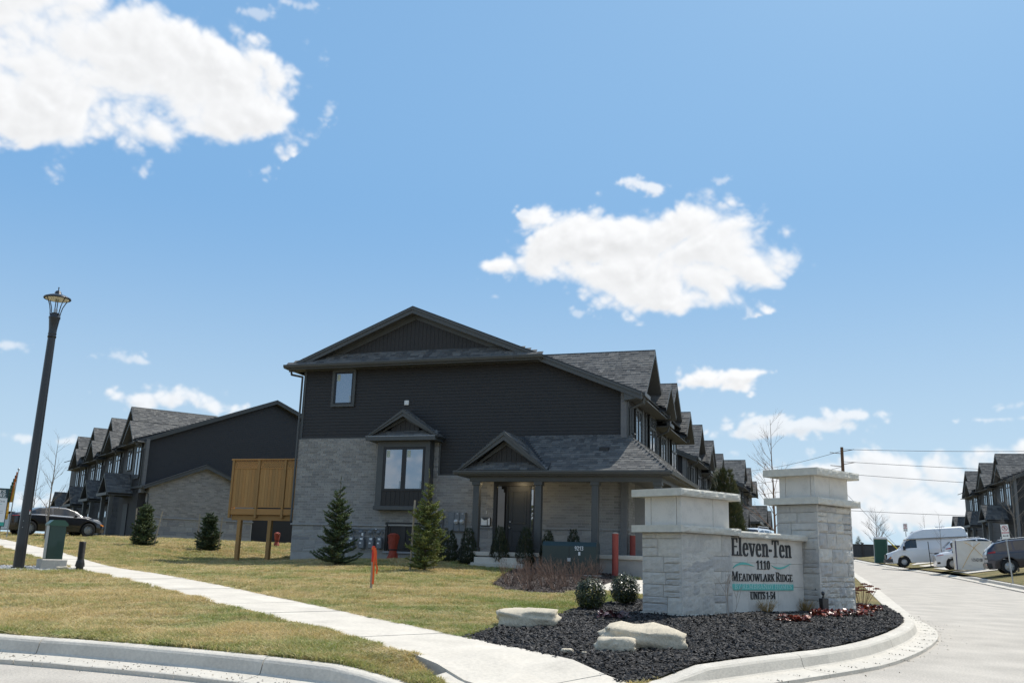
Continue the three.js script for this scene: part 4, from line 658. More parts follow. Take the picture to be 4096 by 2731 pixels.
{ // porch ceiling lamp, lit
  const L = thing('porch_light', 'small lit ceiling light over the grey front door', 'light', hw(8.5, 2.845, 1.05), -rad(19));
  part(L, 'trim_ring', cyl([0, 0, 0], [0, -0.012, 0], 0.085, 0.08, 20), mat.white); part(L, 'lamp', cyl([0, -0.012, 0], [0, -0.03, 0], 0.06, 0.055, 20), M(0.9, 0.85, 0.7, { emissive: rgb(1, 0.78, 0.45), emissiveIntensity: 9 }));
  const p = new THREE.PointLight(rgb(1, 0.8, 0.5), 1.2); p.position.set(0, -0.08, 0); p.castShadow = true; L.add(p);
}
rowFront(H, { X0: 12.34, sg: 1, w0: 2.3, pitch: 5.0, n: 2, drop: 0.28, hA: 1.98, eave: 5.72, side: 1, seed: 500, porch: false });
part(H, 'downspout', pipe([[12.86, 5.62, -0.15], [12.84, 5.42, -0.15], [12.45, 5.28, -0.15], [12.45, 4.45, -0.15], [12.55, 4.38, -0.15]], 0.04, 8), mat.trim);
// ------------------------------------------------------------------ wooden deck with a privacy screen beside the house
{
  const D = thing('wooden_deck', 'raised cedar deck with board privacy screen and lattice top, left of the black house', 'deck', hw(0, 0, 0), -rad(19)), r = rng(81);
  const woods = [0, 1, 2, 3].map((k) => { const m = mat.wood.clone(); m.color = rgb(...[[0.92, 0.9, 0.85], [1.05, 1.02, 0.95], [0.8, 0.8, 0.76], [0.97, 0.9, 0.8]][k]); return m; });
  const z = -0.3, bay = [-2.96, -1.82, -0.68, 0.4];
  const vert = (g) => { const u = g.attributes.uv, p = g.attributes.position; for (let i = 0; i < u.count; i++) u.setXY(i, p.getY(i) * 0.5 + p.getX(i) * 3, p.getX(i) + p.getZ(i)); return g; };
  for (let b = 0; b < 3; b++) {
    part(D, 'screen_post', vert(rbox(bay[b] - 0.045, bay[b] + 0.045, 1.5, 3.66, z - 0.045, z + 0.06, 0.005)), woods[2]);
    const x0 = bay[b] + 0.05, n = 8, w = (bay[b + 1] - bay[b] - 0.1) / n;
    for (let k = 0; k < n; k++) { const o = r() * 5, g = vert(rbox(x0 + k * w + 0.002, x0 + (k + 1) * w - 0.002, 1.93, 3.34, z - 0.012, z + 0.008, 0.003)); g.attributes.uv.array.forEach((v, i, a) => { a[i] = v + (i % 2 ? o : o * 2); }); part(D, 'screen_board', g, pick(r, woods)); }
    part(D, 'screen_rail', [rbox(x0, bay[b + 1] - 0.05, 3.33, 3.37, z - 0.03, z + 0.03, 0.004), rbox(x0, bay[b + 1] - 0.05, 1.89, 1.93, z - 0.03, z + 0.03, 0.004)], woods[3]);
    const L = [], W = bay[b + 1] - bay[b] - 0.1, hgt = 0.27;
    for (let k = -4; k < 20; k++) for (const s of [1, -1]) { const a = k * 0.075, p0 = [s > 0 ? a : W - a, 0], p1 = [s > 0 ? a + hgt : W - a - hgt, hgt], cl = (p, q) => { if (p[0] < 0 || p[0] > W) { const e = p[0] < 0 ? 0 : W, t = (e - p[0]) / (q[0] - p[0]); if (t < 0 || t > 1) return null; return [e, p[1] + (q[1] - p[1]) * t]; } return p; }; const c0 = cl(p0, p1), c1 = cl(p1, p0); if (!c0 || !c1 || Math.hypot(c0[0] - c1[0], c0[1] - c1[1]) < 0.04) continue; L.push(slab([x0 + c0[0], 3.37 + c0[1], z + (s > 0 ? 0.006 : -0.006) + 0.0], [x0 + c1[0], 3.37 + c1[1], z + (s > 0 ? 0.006 : -0.006)], [x0 + c1[0] + 0.022 * s, 3.37 + c1[1] - 0.022, z + (s > 0 ? 0.006 : -0.006)], [x0 + c0[0] + 0.022 * s, 3.37 + c0[1] - 0.022, z + (s > 0 ? 0.006 : -0.006)], 0.008)); }
    part(D, 'lattice', L, woods[1]);
  }
  part(D, 'cap_rail', vert(rbox(-3.05, 0, 3.65, 3.70, z - 0.07, z + 0.07, 0.005)), woods[3]);
  part(D, 'rim_joist', rbox(-3.02, 0, 1.62, 1.84, z - 0.04, z + 0.03, 0.006), woods[3]); part(D, 'rim_joist', rbox(-3.02, -2.96, 1.62, 1.84, -4, z - 0.04, 0.006), woods[2]);
  for (let k = 0; k < 25; k++) part(D, 'deck_board', rbox(-2.95, 0, 1.80, 1.83, z - 0.05 - (k + 1) * 0.145, z - 0.05 - k * 0.145 - 0.008, 0.004), pick(r, woods));
  for (let k = 0; k < 6; k++) part(D, 'joist', box(-2.9 + k * 0.52, -2.86 + k * 0.52, 1.6, 1.79, -3.9, z - 0.05), woods[2]);
  part(D, 'beam', rbox(-2.9, 0, 1.42, 1.61, z - 0.14, z - 0.06, 0.006), woods[2]);
  for (const u of [-2.54, -1.22]) part(D, 'support_post', vert(rbox(u - 0.075, u + 0.075, -0.45, 1.42, z - 0.18, z - 0.03, 0.008)), woods[u < -2 ? 0 : 2]);
  part(D, 'side_post', vert(rbox(-3.1, -3.02, 1.5, 2.85, -0.7, -0.62, 0.005)), woods[0]);
}
// ------------------------------------------------------------------ other blocks of townhouses
function block(name, label, pos, turn, o) {               // gable end at z = 0 facing +z, row towards -z. Profile: eave L, ridge, eave R
  const B = thing(name, label, 'townhouses', pos, turn), { L, R, wL, wR, ru, rv, len, lapV, z = 0, blue } = o, rv_ = (u) => rv - PITCH * Math.abs(u - ru), ms = blue ? mat.sidingBlue : mat.siding;
  part(B, 'wall', prism([[wL, o.b ?? -1], [wR, o.b ?? -1], [wR, rv_(wR) - 0.2], [ru, rv - 0.2], [wL, rv_(wL) - 0.2]], -len, z), ms);
  part(B, 'roof', [slab([L, rv_(L), z + 0.4], [ru, rv, z + 0.4], [ru, rv, -len - 0.3], [L, rv_(L), -len - 0.3], 0.05), slab([ru, rv, z + 0.4], [R, rv_(R), z + 0.4], [R, rv_(R), -len - 0.3], [ru, rv, -len - 0.3], 0.05)], mat.roofdark);
  for (const [a, b] of [[L + 0.02, ru], [ru, R - 0.02]]) { const y = (u) => rv_(u); part(B, 'rake_board', prism([[a, y(a) - 0.04], [b, y(b) - 0.04], [b, y(b) - 0.26], [a, y(a) - 0.26]], z + 0.36, z + 0.395), mat.trim); part(B, 'rake_board', prism([[a, y(a) - 0.03], [b, y(b) - 0.03], [b, y(b) - 0.12], [a, y(a) - 0.12]], z + 0.395, z + 0.42), mat.trim); part(B, 'soffit', slab([a, y(a) - 0.2, z], [b, y(b) - 0.2, z], [b, y(b) - 0.2, z + 0.36], [a, y(a) - 0.2, z + 0.36], 0.02), mat.soffit); }
  const lim = (v) => [Math.max(wL + 0.1, ru - (rv - 0.24 - v) / PITCH), Math.min(wR - 0.1, ru + (rv - 0.24 - v) / PITCH)];
  for (let v = lapV; v < rv - 0.4; v += 0.114) { const [a0, b0] = lim(v), [a1, b1] = lim(v + 0.114); if (b1 - a1 > 0.1) part(B, 'siding_board', lapBoard(a0, b0, v, v + 0.114, z + 0.004, a1, b1), ms); }
  part(B, 'corner_board', box(wL - 0.01, wL + 0.11, lapV, rv_(wL) - 0.2, z - 0.1, z + 0.045), mat.trim); part(B, 'corner_board', box(wR - 0.11, wR + 0.01, lapV, rv_(wR) - 0.2, z - 0.1, z + 0.045), mat.trim);
  return B;
}
{ // row on the left, facing the other street
  const B = block('townhouse_row', 'long row of dark townhouses with brick garage wing, left of the wooden deck', [-20.923, 1.971, -55.338], rad(36), { L: -1.08, R: 12.9, wL: -0.55, wR: 12.4, ru: 7.35, rv: 9.12, len: 20, z: -0.6, lapV: 3.1, blue: true, b: -1 });
  // brick wing with the garage
  part(B, 'wing_wall', prism([[-0.1, 0.3], [6.3, 0.3], [6.3, 3.25], [3.05, 4.42], [-0.1, 3.1]], -3.2, 0.0), mat.mortar);
  part(B, 'wing_foundation', box(-0.1, 6.3, -1.4, 0.3, -3.2, 0.01), mat.found);
  const tb = new TB(), cl = (v) => [Math.max(-0.1, 3.05 - (4.40 - v) / 0.42), Math.min(6.3, 3.05 + (4.40 - v) / 0.37)];
  bricks(tb, B, -0.1, 6.3, 1.3, 4.3, 0.012, 701, null, undefined, cl); stuff('bricks', tb.g, mat.vBrick, null, null, B);
  for (const [x, y, w, h] of ashlar(6.35, 0.95, 702, [0.17, 0.22, 0.28], [0.3, 0.8])) { const m = part(B, 'stone', rockFace(w - 0.012, h - 0.012, 0.04, 9 + x + y, 0.008, 2, 2), pick(rng(x * 997 + y * 331), mat.stoneGrey)); m.position.set(-0.1 + x, 0.31 + y, 0.025); }
  for (let k = 0; k < 5; k++) part(B, 'ledge_stone', rbox(-0.15 + k * 1.3, 1.145 + k * 1.3, 1.24, 1.31, -0.05, 0.08, 0.008), mat.stone[4]);
  for (let k = 0; k < 6; k++) part(B, 'foundation_panel', rbox(-0.1 + k * 1.07, 0.964 + k * 1.07, -1.3, 0.3, -0.1, 0.03, 0.006), mat.found);
  const wr = (u) => (u < 3.05 ? 4.56 - (3.05 - u) * 0.42 : 4.56 - (u - 3.05) * 0.40);
  part(B, 'wing_roof', [slab([-0.55, wr(-0.55), 0.35], [3.05, 4.56, 0.35], [3.05, 4.56, -3], [-0.55, wr(-0.55), -3], 0.06), slab([3.05, 4.56, 0.35], [6.7, wr(6.7), 0.35], [6.7, wr(6.7), -3], [3.05, 4.56, -3], 0.06)], mat.roofdark);
  part(B, 'rake_board', [prism([[-0.5, wr(-0.5) - 0.04], [3.05, 4.52], [3.05, 4.3], [-0.5, wr(-0.5) - 0.2]], 0.3, 0.34), prism([[3.05, 4.52], [6.65, wr(6.65) - 0.04], [6.65, wr(6.65) - 0.24], [3.05, 4.3]], 0.3, 0.34)], mat.trim);
  part(B, 'gutter', box(-0.64, -0.52, 2.95, 3.07, -3, 0.36), mat.trim);
  part(B, 'downspout', pipe([[-0.56, 2.95, 0.12], [-0.5, 2.8, 0.12], [-0.16, 2.62, 0.1], [-0.16, 0.0, 0.1]], 0.04, 6), mat.trim);
  const G = new THREE.Group(); G.name = 'garage_door'; B.add(G); part(G, 'panel', box(-0.15, -0.1, -0.3, 2.15, -2.9, -0.35), mat.door); for (let k = 0; k < 4; k++) part(G, 'pane', box(-0.165, -0.15, 1.6, 1.98, -2.75 + k * 0.6, -2.3 + k * 0.6), mat.glass);
  part(B, 'wing_return', box(6.3, 12.4, -1.4, 3.2, -2.2, -1.2), mat.mortarWall);
  rowFront(B, { X0: -0.55, sg: -1, w0: 2.45, pitch: 4.72, n: 4, drop: 0.2, eave: 5.72, hb: 1.95, hA: 2.2, hAs: 1.2, offS: 1.2, side: -1, seed: 800, dE: 3.05, pA: 1.2, porchAt: -0.5, porchW: 1.45, wing: true, base: -0.3 });
}
{ // rows along the entrance street
  const B2 = block('townhouse_row', 'dark townhouse row with black gable end just beyond the wraparound porch house', hw(-0.6, 0, -17.5), -rad(19), { L: -0.6, R: 12.88, wL: 0, wR: 12.34, ru: 4.5, rv: 8.95, len: 17, lapV: 2.8 });
  rowFront(B2, { X0: 12.34, sg: 1, w0: 2.3, pitch: 5.0, n: 3, drop: 0.2, eave: 5.55, side: 1, seed: 900, hA: 1.98, exposure: 0.2 });
  const B3 = block('townhouse_row', 'farthest grey townhouse row, its gable end showing between tall cedar and right sign pillar', hw(-0.2, 0.3, -39), -rad(19), { L: -0.6, R: 12.88, wL: 0, wR: 12.34, ru: 4.5, rv: 9.1, len: 14, lapV: 2.8 });
  rowFront(B3, { X0: 12.34, sg: 1, w0: 2.3, pitch: 5.0, n: 2, drop: 0.1, eave: 5.7, side: 1, seed: 950, hA: 1.98, exposure: 0.2 });
  part(B3, 'porch_roof', [slab([8.4, 3.0, 1.9], [14.0, 3.0, 1.9], [12.34, 4.3, 0.03], [8.4, 4.3, 0.03], 0.1), slab([14, 3.0, 1.9], [14, 3.0, -4], [12.36, 4.3, -4], [12.36, 4.3, 0.03], 0.1)], mat.roofdark);
  part(B3, 'porch_fascia', [box(8.4, 14.05, 2.86, 3.02, 1.88, 1.98), box(13.98, 14.08, 2.86, 3.02, -4, 1.9)], mat.trim);
  for (const [u, z] of [[9.8, 1.6], [11.7, 1.6], [13.6, 1.6], [13.6, -0.5]]) part(B3, 'column', box(u - 0.11, u + 0.11, 0.3, 2.86, z - 0.11, z + 0.11), mat.trim);
  const pk = 10.2; part(B3, 'porch_gable', [slab([pk - 1.4, 3.02, 1.97], [pk, 4.2, 1.97], [pk, 4.2, 0.2], [pk - 1.4, 3.02, 0.2], 0.08), slab([pk, 4.2, 1.97], [pk + 1.4, 3.02, 1.97], [pk + 1.4, 3.02, 0.9], [pk, 4.2, 0.2], 0.08)], mat.roofdark);
  const B4 = block('townhouse_row', 'dark townhouse row with steep gables across the street on the far right', [39.1, 2.95, -72.4], -rad(13.5), { L: -0.55, R: 13, wL: 0, wR: 12.4, ru: 7.9, rv: 9.1, len: 16, lapV: 2.6, b: -2 });
  rowFront(B4, { X0: 0, sg: -1, w0: 2.45, pitch: 5.2, n: 3, drop: 0.2, eave: 5.72, hb: 1.95, hA: 2.2, hAs: 1.2, offS: 1.2, side: -1, seed: 1000, dE: 3.05, pA: 1.2, porchAt: -0.6, porchW: 1.7, base: -0.6, exposure: 0.2 });
}
// ------------------------------------------------------------------ stone entrance sign: local x along the face, z towards the viewer
const font = { r: await new FontLoader().loadAsync('fonts/droid/droid_serif_bold.typeface.json'), s: await new FontLoader().loadAsync('fonts/droid/droid_sans_bold.typeface.json'), t: await new FontLoader().loadAsync('fonts/droid/droid_serif_regular.typeface.json') };
function words(str, f, h, w, depth, small) {            // letters fitted into a box w wide with capitals h high; small = height of the lower capitals
  const list = []; let x = 0;
  for (const ch of str) { if (ch === ' ') { x += h * 0.32; continue; } const low = small && ch === ch.toLowerCase() && /[a-z]/.test(ch), size = (low ? small : h) / 0.714, g = plain(new TextGeometry(low ? ch.toUpperCase() : ch, { font: f, size, depth, curveSegments: 4, bevelEnabled: false })); g.computeBoundingBox(); const adv = f.data.glyphs[low ? ch.toUpperCase() : ch].ha / f.data.resolution * size; list.push([ch, g.translate(x, 0, 0)]); x += adv; }
  for (const [, g] of list) g.scale(w / x, 1, 1); return list;
}
const SGN = thing('entrance_sign', 'stone entrance sign with two capped pillars and raised black lettering', 'sign', [2.937, 0.565, -15.921], rad(41.5));
{
  const warmMortar = rough(0.46, 0.42, 0.35, 0.5, 0.004), limeM = new THREE.MeshStandardMaterial({ color: rgb(0.64, 0.60, 0.535), map: rep(T_soft, 0.9), bumpMap: rep(T_grain, 0.4), bumpScale: 0.0015, roughness: 0.9 });
  const capM = new THREE.MeshStandardMaterial({ color: rgb(0.60, 0.57, 0.49), map: rep(T_stone, 0.8), bumpMap: rep(T_lump, 0.5), bumpScale: 0.008, roughness: 0.9 });
  const stoneM = [[0.52, 0.49, 0.44], [0.57, 0.535, 0.475], [0.45, 0.43, 0.40], [0.60, 0.56, 0.49], [0.54, 0.505, 0.45], [0.49, 0.465, 0.425]].map((c) => new THREE.MeshStandardMaterial({ color: rgb(...c), map: rep(T_stone, 0.7), bumpMap: rep(T_lump, 0.33), bumpScale: 0.007, roughness: 0.92 }));
  const clad = (w, h, seed, place, amp) => { for (const [x, y, sw, sh] of ashlar(w, h, seed, [0.2, 0.26, 0.3], [0.26, 0.62])) { const m = part(SGN, 'stone', rockFace(sw - 0.009, sh - 0.009, 0.06, seed + x * 11 + y * 5, amp ?? 0.011, 6, 5), pick(rng(seed * 13 + x * 811 + y * 577), stoneM)); place(m, x + 0.0045, y + 0.0045); } };
  const front = (x0, y0, z) => (m, x, y) => m.position.set(x0 + x, y0 + y, z), left = (z0, y0, x) => (m, a, y) => { m.rotation.y = -Math.PI / 2; m.position.set(x, y0 + y, z0 + a); }, rightS = (z0, y0, x) => (m, a, y) => { m.rotation.y = Math.PI / 2; m.position.set(x, y0 + y, z0 - a); };
  part(SGN, 'core', [box(0.03, 1.42, -0.4, 1.42, -0.86, -0.03), box(1.42, 3.9, -0.4, 1.40, -0.5, -0.09), box(3.87, 5.14, -0.4, 2.10, -0.62, 0.25)], warmMortar);
  const foot = (x0, x1, z0, z1, n) => { for (let k = 0; k < n; k++) part(SGN, 'footing_stone', rbox(mix(x0, x1, k / n) + 0.004, mix(x0, x1, (k + 1) / n) - 0.004, -0.4, 0.09, z0, z1, 0.015), capM); };
  foot(-0.03, 1.44, -0.9, 0.03, 2); foot(1.44, 3.82, -0.5, -0.02, 3); foot(3.8, 5.2, -0.66, 0.31, 2);
  clad(1.42, 1.32, 31, front(0, 0.09, 0)); clad(0.86, 1.32, 32, left(-0.86, 0.09, 0)); clad(0.9, 1.32, 33, front(0, 0.09, 0));
  clad(1.32, 2.01, 34, front(3.84, 0.09, 0.28), 0.03); clad(0.9, 2.01, 35, left(-0.62, 0.09, 3.84)); clad(0.9, 2.01, 36, rightS(0.28, 0.09, 5.16)); clad(0.85, 1.32, 37, rightS(0, 0.09, 1.42));
  // caps with rock-faced front edges
  const cap = (x0, x1, y0, y1, z0, z1, seed) => { const g = new THREE.Group(); g.name = 'cap_stone'; SGN.add(g); part(g, 'slab', rbox(x0, x1, y0, y1, z0, z1 - 0.02, 0.012), capM); const n = Math.max(2, Math.round((x1 - x0) / 0.35)); const f = rockFace(x1 - x0, y1 - y0, 0.03, seed, 0.016, n * 5, 4); const m = part(g, 'rock_face', f, capM); m.position.set(x0, y0, z1 - 0.012); };
  cap(-0.13, 1.58, 1.415, 1.535, -1.0, 0.12, 41); cap(-0.13, 1.58, 2.02, 2.145, -1.0, 0.12, 42); cap(1.585, 3.98, 1.395, 1.505, -0.55, 0.07, 43);
  cap(3.70, 5.32, 2.105, 2.235, -0.82, 0.42, 44); cap(3.70, 5.32, 2.66, 2.80, -0.82, 0.42, 45);
  // smooth blocks between the caps
  const block = (x0, x1, z0, z1, y0, y1, j) => { part(SGN, 'core', box(x0 + 0.03, x1 - 0.03, y0, y1, z0 + 0.03, z1 - 0.03), warmMortar); const t = 0.09; part(SGN, 'smooth_block', rbox(x0, j - 0.004, y0, y1, z1 - t, z1, 0.004), limeM); part(SGN, 'smooth_block', rbox(j + 0.004, x1, y0, y1, z1 - t, z1, 0.004), limeM); const zm = z0 + 0.14; part(SGN, 'smooth_block', rbox(x0, x0 + t, y0, y1, zm + 0.004, z1 - t - 0.008, 0.004), limeM); part(SGN, 'smooth_block', rbox(x0, x0 + t, y0, y1, z0, zm - 0.004, 0.004), limeM); part(SGN, 'smooth_block', rbox(x1 - t, x1, y0, y1, z0, z1 - t - 0.008, 0.004), limeM); };
  block(0.03, 1.40, -0.82, -0.03, 1.535, 2.02, 0.93); block(3.87, 5.12, -0.55, 0.24, 2.235, 2.66, 4.42);
  // lettered panel of smooth stone in three courses
  const z = -0.07;
  for (const [y0, y1, js] of [[0.958, 1.395, [1.42, 1.985, 2.92, 3.84]], [0.53, 0.954, [1.42, 1.54, 2.49, 3.35, 3.84]], [0.095, 0.526, [1.42, 2.0, 2.95, 3.84]]]) for (let k = 0; k + 1 < js.length; k++) part(SGN, 'panel_stone', rbox(js[k] + 0.002, js[k + 1] - 0.002, y0, y1, z - 0.08, z, 0.004), limeM);
  const letM = M(0.012, 0.0125, 0.014, { roughness: 0.55 }), teal = M(0.10, 0.46, 0.40, { roughness: 0.5 }), pale = M(0.42, 0.66, 0.60, { roughness: 0.6 });
  const put = (str, f, x0, x1, y, h, d, m, small, skew = 0) => { const l = words(str, f, h, x1 - x0, d, small); for (const [, g] of l) { const p = part(SGN, 'letter', g, m); p.position.set(x0, y, z + 0.004); } };
  put('Eleven-Ten', font.r, 1.475, 3.44, 1.07, 0.225, 0.012, letM);
  put('1110', font.r, 2.25, 2.70, 0.845, 0.115, 0.01, letM);
  put('Meadowlark Ridge', font.t, 1.48, 3.44, 0.632, 0.122, 0.012, letM, 0.096);
  put('UNITS 1-54', font.r, 2.035, 2.845, 0.318, 0.095, 0.01, letM);
  const sw = (x0, x1, y0, up) => { const s = new THREE.Shape(), W = x1 - x0, at = (t, k) => (up ? [t * W, -0.045 + 0.09 * Math.sin(Math.PI * Math.pow(t, 0.8)) * k + t * 0.045] : [t * W, -0.075 * Math.sin(Math.PI * Math.pow(t, 0.85)) * k + t * t * 0.045]); for (let i = 0; i <= 20; i++) { const p = at(i / 20, 1); i ? s.lineTo(...p) : s.moveTo(...p); } for (let i = 20; i >= 0; i--) s.lineTo(...at(i / 20, 0.55)); const m = part(SGN, 'swoosh', plain(new THREE.ExtrudeGeometry(s, { depth: 0.012, bevelEnabled: false, curveSegments: 4 })), teal); m.position.set(x0, y0, z + 0.004); };
  sw(1.52, 2.19, 0.895, true); sw(2.74, 3.41, 0.925, false);
  const band = part(SGN, 'builder_band', rbox(1.465, 3.445, 0.473, 0.585, z, z + 0.022, 0.003), teal);
  for (const [, g] of words('BY REMBRANDT HOMES', font.t, 0.058, 1.84, 0.004)) { const p = part(SGN, 'letter', g, pale); p.position.set(1.535, 0.50, z + 0.0225); }
}
// ------------------------------------------------------------------ limestone boulders and small stones
function boulder(w, h, d, seed, flat = 0.6) {
  const g = new THREE.IcosahedronGeometry(1, 5), p = g.attributes.position, v = new THREE.Vector3();
  for (let i = 0; i < p.count; i++) {
    v.fromBufferAttribute(p, i); const n = v.clone(); const b = Math.pow(Math.pow(Math.abs(n.x), 5) + Math.pow(Math.abs(n.y), 7) + Math.pow(Math.abs(n.z), 4), -1 / 5.5); v.multiplyScalar(b);
    const k = 1 + 0.13 * n3(n.x * 1.3 + seed, n.y * 1.3, n.z * 1.3) + 0.05 * fbm(n.x * 4 + seed, n.y * 7, n.z * 4, 4); v.multiplyScalar(k);
    v.x *= w / 2; v.y = v.y * h / 2; v.z *= d / 2; const st = Math.floor((v.y / h + 0.5) * 3.2 + n3(v.x * 2 + seed, 0, v.z * 2) * 0.8); v.x += 0.02 * w * (st % 2 ? 1 : -1) * n3(seed, st, 2); v.z *= 1 + 0.05 * n3(seed + st * 3.3, v.x * 2, 1); if (n.y > 0.5) v.y += h * 0.10 * n3(v.x * 2.2 + seed, 5, v.z * 2.2) - h * 0.04 * (n3(v.x * 5 + seed, 2, v.z * 5) > 0.3 ? 1 : 0);
    p.setXYZ(i, v.x, v.y, v.z);
  }
  const m = mergeVertices(plain(g)); m.deleteAttribute('normal'); m.computeVertexNormals(); const q = plain(m), u = q.attributes.uv, pp = q.attributes.position; for (let i = 0; i < u.count; i++) u.setXY(i, pp.getX(i) + pp.getZ(i) * 0.6, pp.getY(i) + pp.getZ(i) * 0.7); return q;
}
const limestone = new THREE.MeshStandardMaterial({ color: rgb(0.60, 0.52, 0.39), map: rep(T_stone, 0.5), bumpMap: rep(T_lump, 0.35), bumpScale: 0.018, roughness: 0.93 });
const rockAt = (name, label, x, z, w, h, d, turn, seed, dy = 0) => { const m = solo(name, boulder(w, h, d, seed), limestone, label, 'boulder', 'limestone boulders in the mulch', [x, mound(x, z) + h * 0.36 + dy, z]); m.rotation.y = turn; return m; };
rockAt('boulder', 'flat topped cream boulder where the lawn meets the mulch', 0.33, -14.05, 0.88, 0.27, 0.6, 0.12, 3.1);
rockAt('boulder', 'largest cream boulder with a broken stepped end, nearest the kerb', 1.72, -12.0, 1.0, 0.30, 0.52, 0.18, 8.4);
rockAt('boulder', 'low broken piece at the foot of the largest boulder', 1.34, -11.62, 0.46, 0.19, 0.36, -0.2, 5.6, -0.02);
rockAt('small_stone', 'small white stone lying in the mulch by the sidewalk', 0.74, -11.25, 0.15, 0.06, 0.09, 0.5, 12.3); rockAt('small_stone', 'tiny white pebble beside the small white stone', 0.93, -11.2, 0.06, 0.04, 0.04, 0.2, 14.1);
rockAt('small_stone', 'white pebble on the grass just behind the front kerb', -2.55, -10.55, 0.05, 0.05, 0.05, 0.2, 15.1);
// ------------------------------------------------------------------ street furniture and utilities
const blackPaint = Mp(0.012, 0.0125, 0.015, { roughness: 0.38, clearcoat: 0.4 });
{
  const L = thing('street_lamp', 'tall black street lamp with lantern head beside the green pedestal', 'street lamp', [-11.62, 0.92, -22.94]);
  const h = 5.66; part(L, 'pole', [cyl([0, -0.3, 0], [0, h, 0], 0.128, 0.092, 24), cyl([0, h, 0], [0, h + 0.02, 0], 0.1, 0.1, 24)], blackPaint);
  part(L, 'flange', cyl([0, -0.02, 0], [0, 0.03, 0], 0.16, 0.16, 24), blackPaint);
  part(L, 'collar', lathe([[0.0, h - 0.02], [0.1, h - 0.02], [0.105, h + 0.02], [0.094, h + 0.04], [0.094, h + 0.06], [0.106, h + 0.08], [0.095, h + 0.1], [0.098, h + 0.2], [0.128, h + 0.46], [0.14, h + 0.49], [0.14, h + 0.52], [0.12, h + 0.54], [0.128, h + 0.58], [0.10, h + 0.62], [0, h + 0.62]], 20), blackPaint);
  part(L, 'socket', cyl([0, h + 0.6, 0], [0, h + 0.72, 0], 0.045, 0.045, 12), mat.steel);
  for (let k = 0; k < 4; k++) { const a = k * Math.PI / 2 + 0.5, c = Math.cos(a), s = Math.sin(a), pts = [[0.14, 0.56], [0.15, 0.66], [0.185, 0.8], [0.25, 0.93], [0.32, 1.03]].map(([r, y]) => [c * r, h + y, s * r]); part(L, 'strut', pipe(pts, 0.012, 6), blackPaint); }
  part(L, 'lens', [lathe([[0.001, h + 0.985], [0.28, h + 0.985], [0.285, h + 0.995], [0.001, h + 1.0]], 28)], M(0.78, 0.74, 0.62, { roughness: 0.4 }));
  part(L, 'inner_rod', [cyl([0.025, h + 0.7, 0], [0.025, h + 0.99, 0], 0.012), cyl([-0.025, h + 0.7, 0], [-0.025, h + 0.99, 0], 0.012)], blackPaint);
  part(L, 'hood', lathe([[0.315, h + 0.985], [0.33, h + 1.0], [0.32, h + 1.03], [0.23, h + 1.075], [0.12, h + 1.115], [0.085, h + 1.125], [0.082, h + 1.16], [0.06, h + 1.2], [0.02, h + 1.222], [0.012, h + 1.225], [0.012, h + 1.28], [0.02, h + 1.3], [0, h + 1.315]], 28), blackPaint);
  part(L, 'warning_label', [rbox(0.03, 0.10, 1.26, 1.36, 0.085, 0.09, 0.002)].map((g) => g.rotateY(0.35)), mat.white); part(L, 'label_band', rbox(0.031, 0.099, 1.335, 1.358, 0.0905, 0.092, 0.001).rotateY(0.35), M(0.5, 0.02, 0.02));
  part(L, 'bolt', [sph([0.02, 1.1, 0.112], 0.012), sph([0.02, 0.95, 0.113], 0.012)], mat.steel);
}
const darkGreen = Mp(0.012, 0.042, 0.03, { roughness: 0.42, clearcoat: 0.3 });
{
  const P = thing('utility_pedestal', 'narrow green utility pedestal on a concrete block beside the street lamp', 'utility box', [-11.15, 0.94, -23.6], rad(38));
  part(P, 'concrete_block', rbox(-0.3, 0.3, -0.2, 0.2, -0.24, 0.24, 0.02), mat.conc); part(P, 'cabinet', rbox(-0.19, 0.19, 0.2, 1.02, -0.17, 0.17, 0.012), darkGreen);
  part(P, 'lid', prism([[-0.22, 1.0], [0.22, 1.0], [0.22, 1.05], [0.13, 1.14], [-0.13, 1.14], [-0.22, 1.05]], -0.2, 0.2), Mp(0.03, 0.09, 0.06, { roughness: 0.35 })); part(P, 'steel_side', rbox(-0.196, -0.189, 0.22, 1.0, -0.15, 0.15, 0.002), mat.steel);
  const C = thing('drain_pipe_stub', 'short black corrugated pipe standing up beside the sidewalk', 'pipe', [-10.1, 0.9, -22.8]), pr = [[0.001, -0.2], [0.075, -0.2], [0.085, 0.1], [0.1, 0.16], [0.085, 0.24]]; for (let y = 0.26; y < 0.66; y += 0.028) pr.push([0.07, y], [0.082, y + 0.006], [0.082, y + 0.016], [0.07, y + 0.022]); pr.push([0.07, 0.68], [0.055, 0.68], [0.055, 0.3]);
  part(C, 'corrugated_tube', lathe(pr, 18), M(0.02, 0.018, 0.018, { roughness: 0.5 })); part(C, 'coupling', cyl([0, 0.1, 0], [0, 0.17, 0], 0.108, 0.1, 16), M(0.02, 0.018, 0.018, { roughness: 0.5 }));
  rockAt('small_stone', 'dark stone between the green pedestal and black pipe', -10.55, -22.9, 0.26, 0.12, 0.18, 0.3, 21);
}
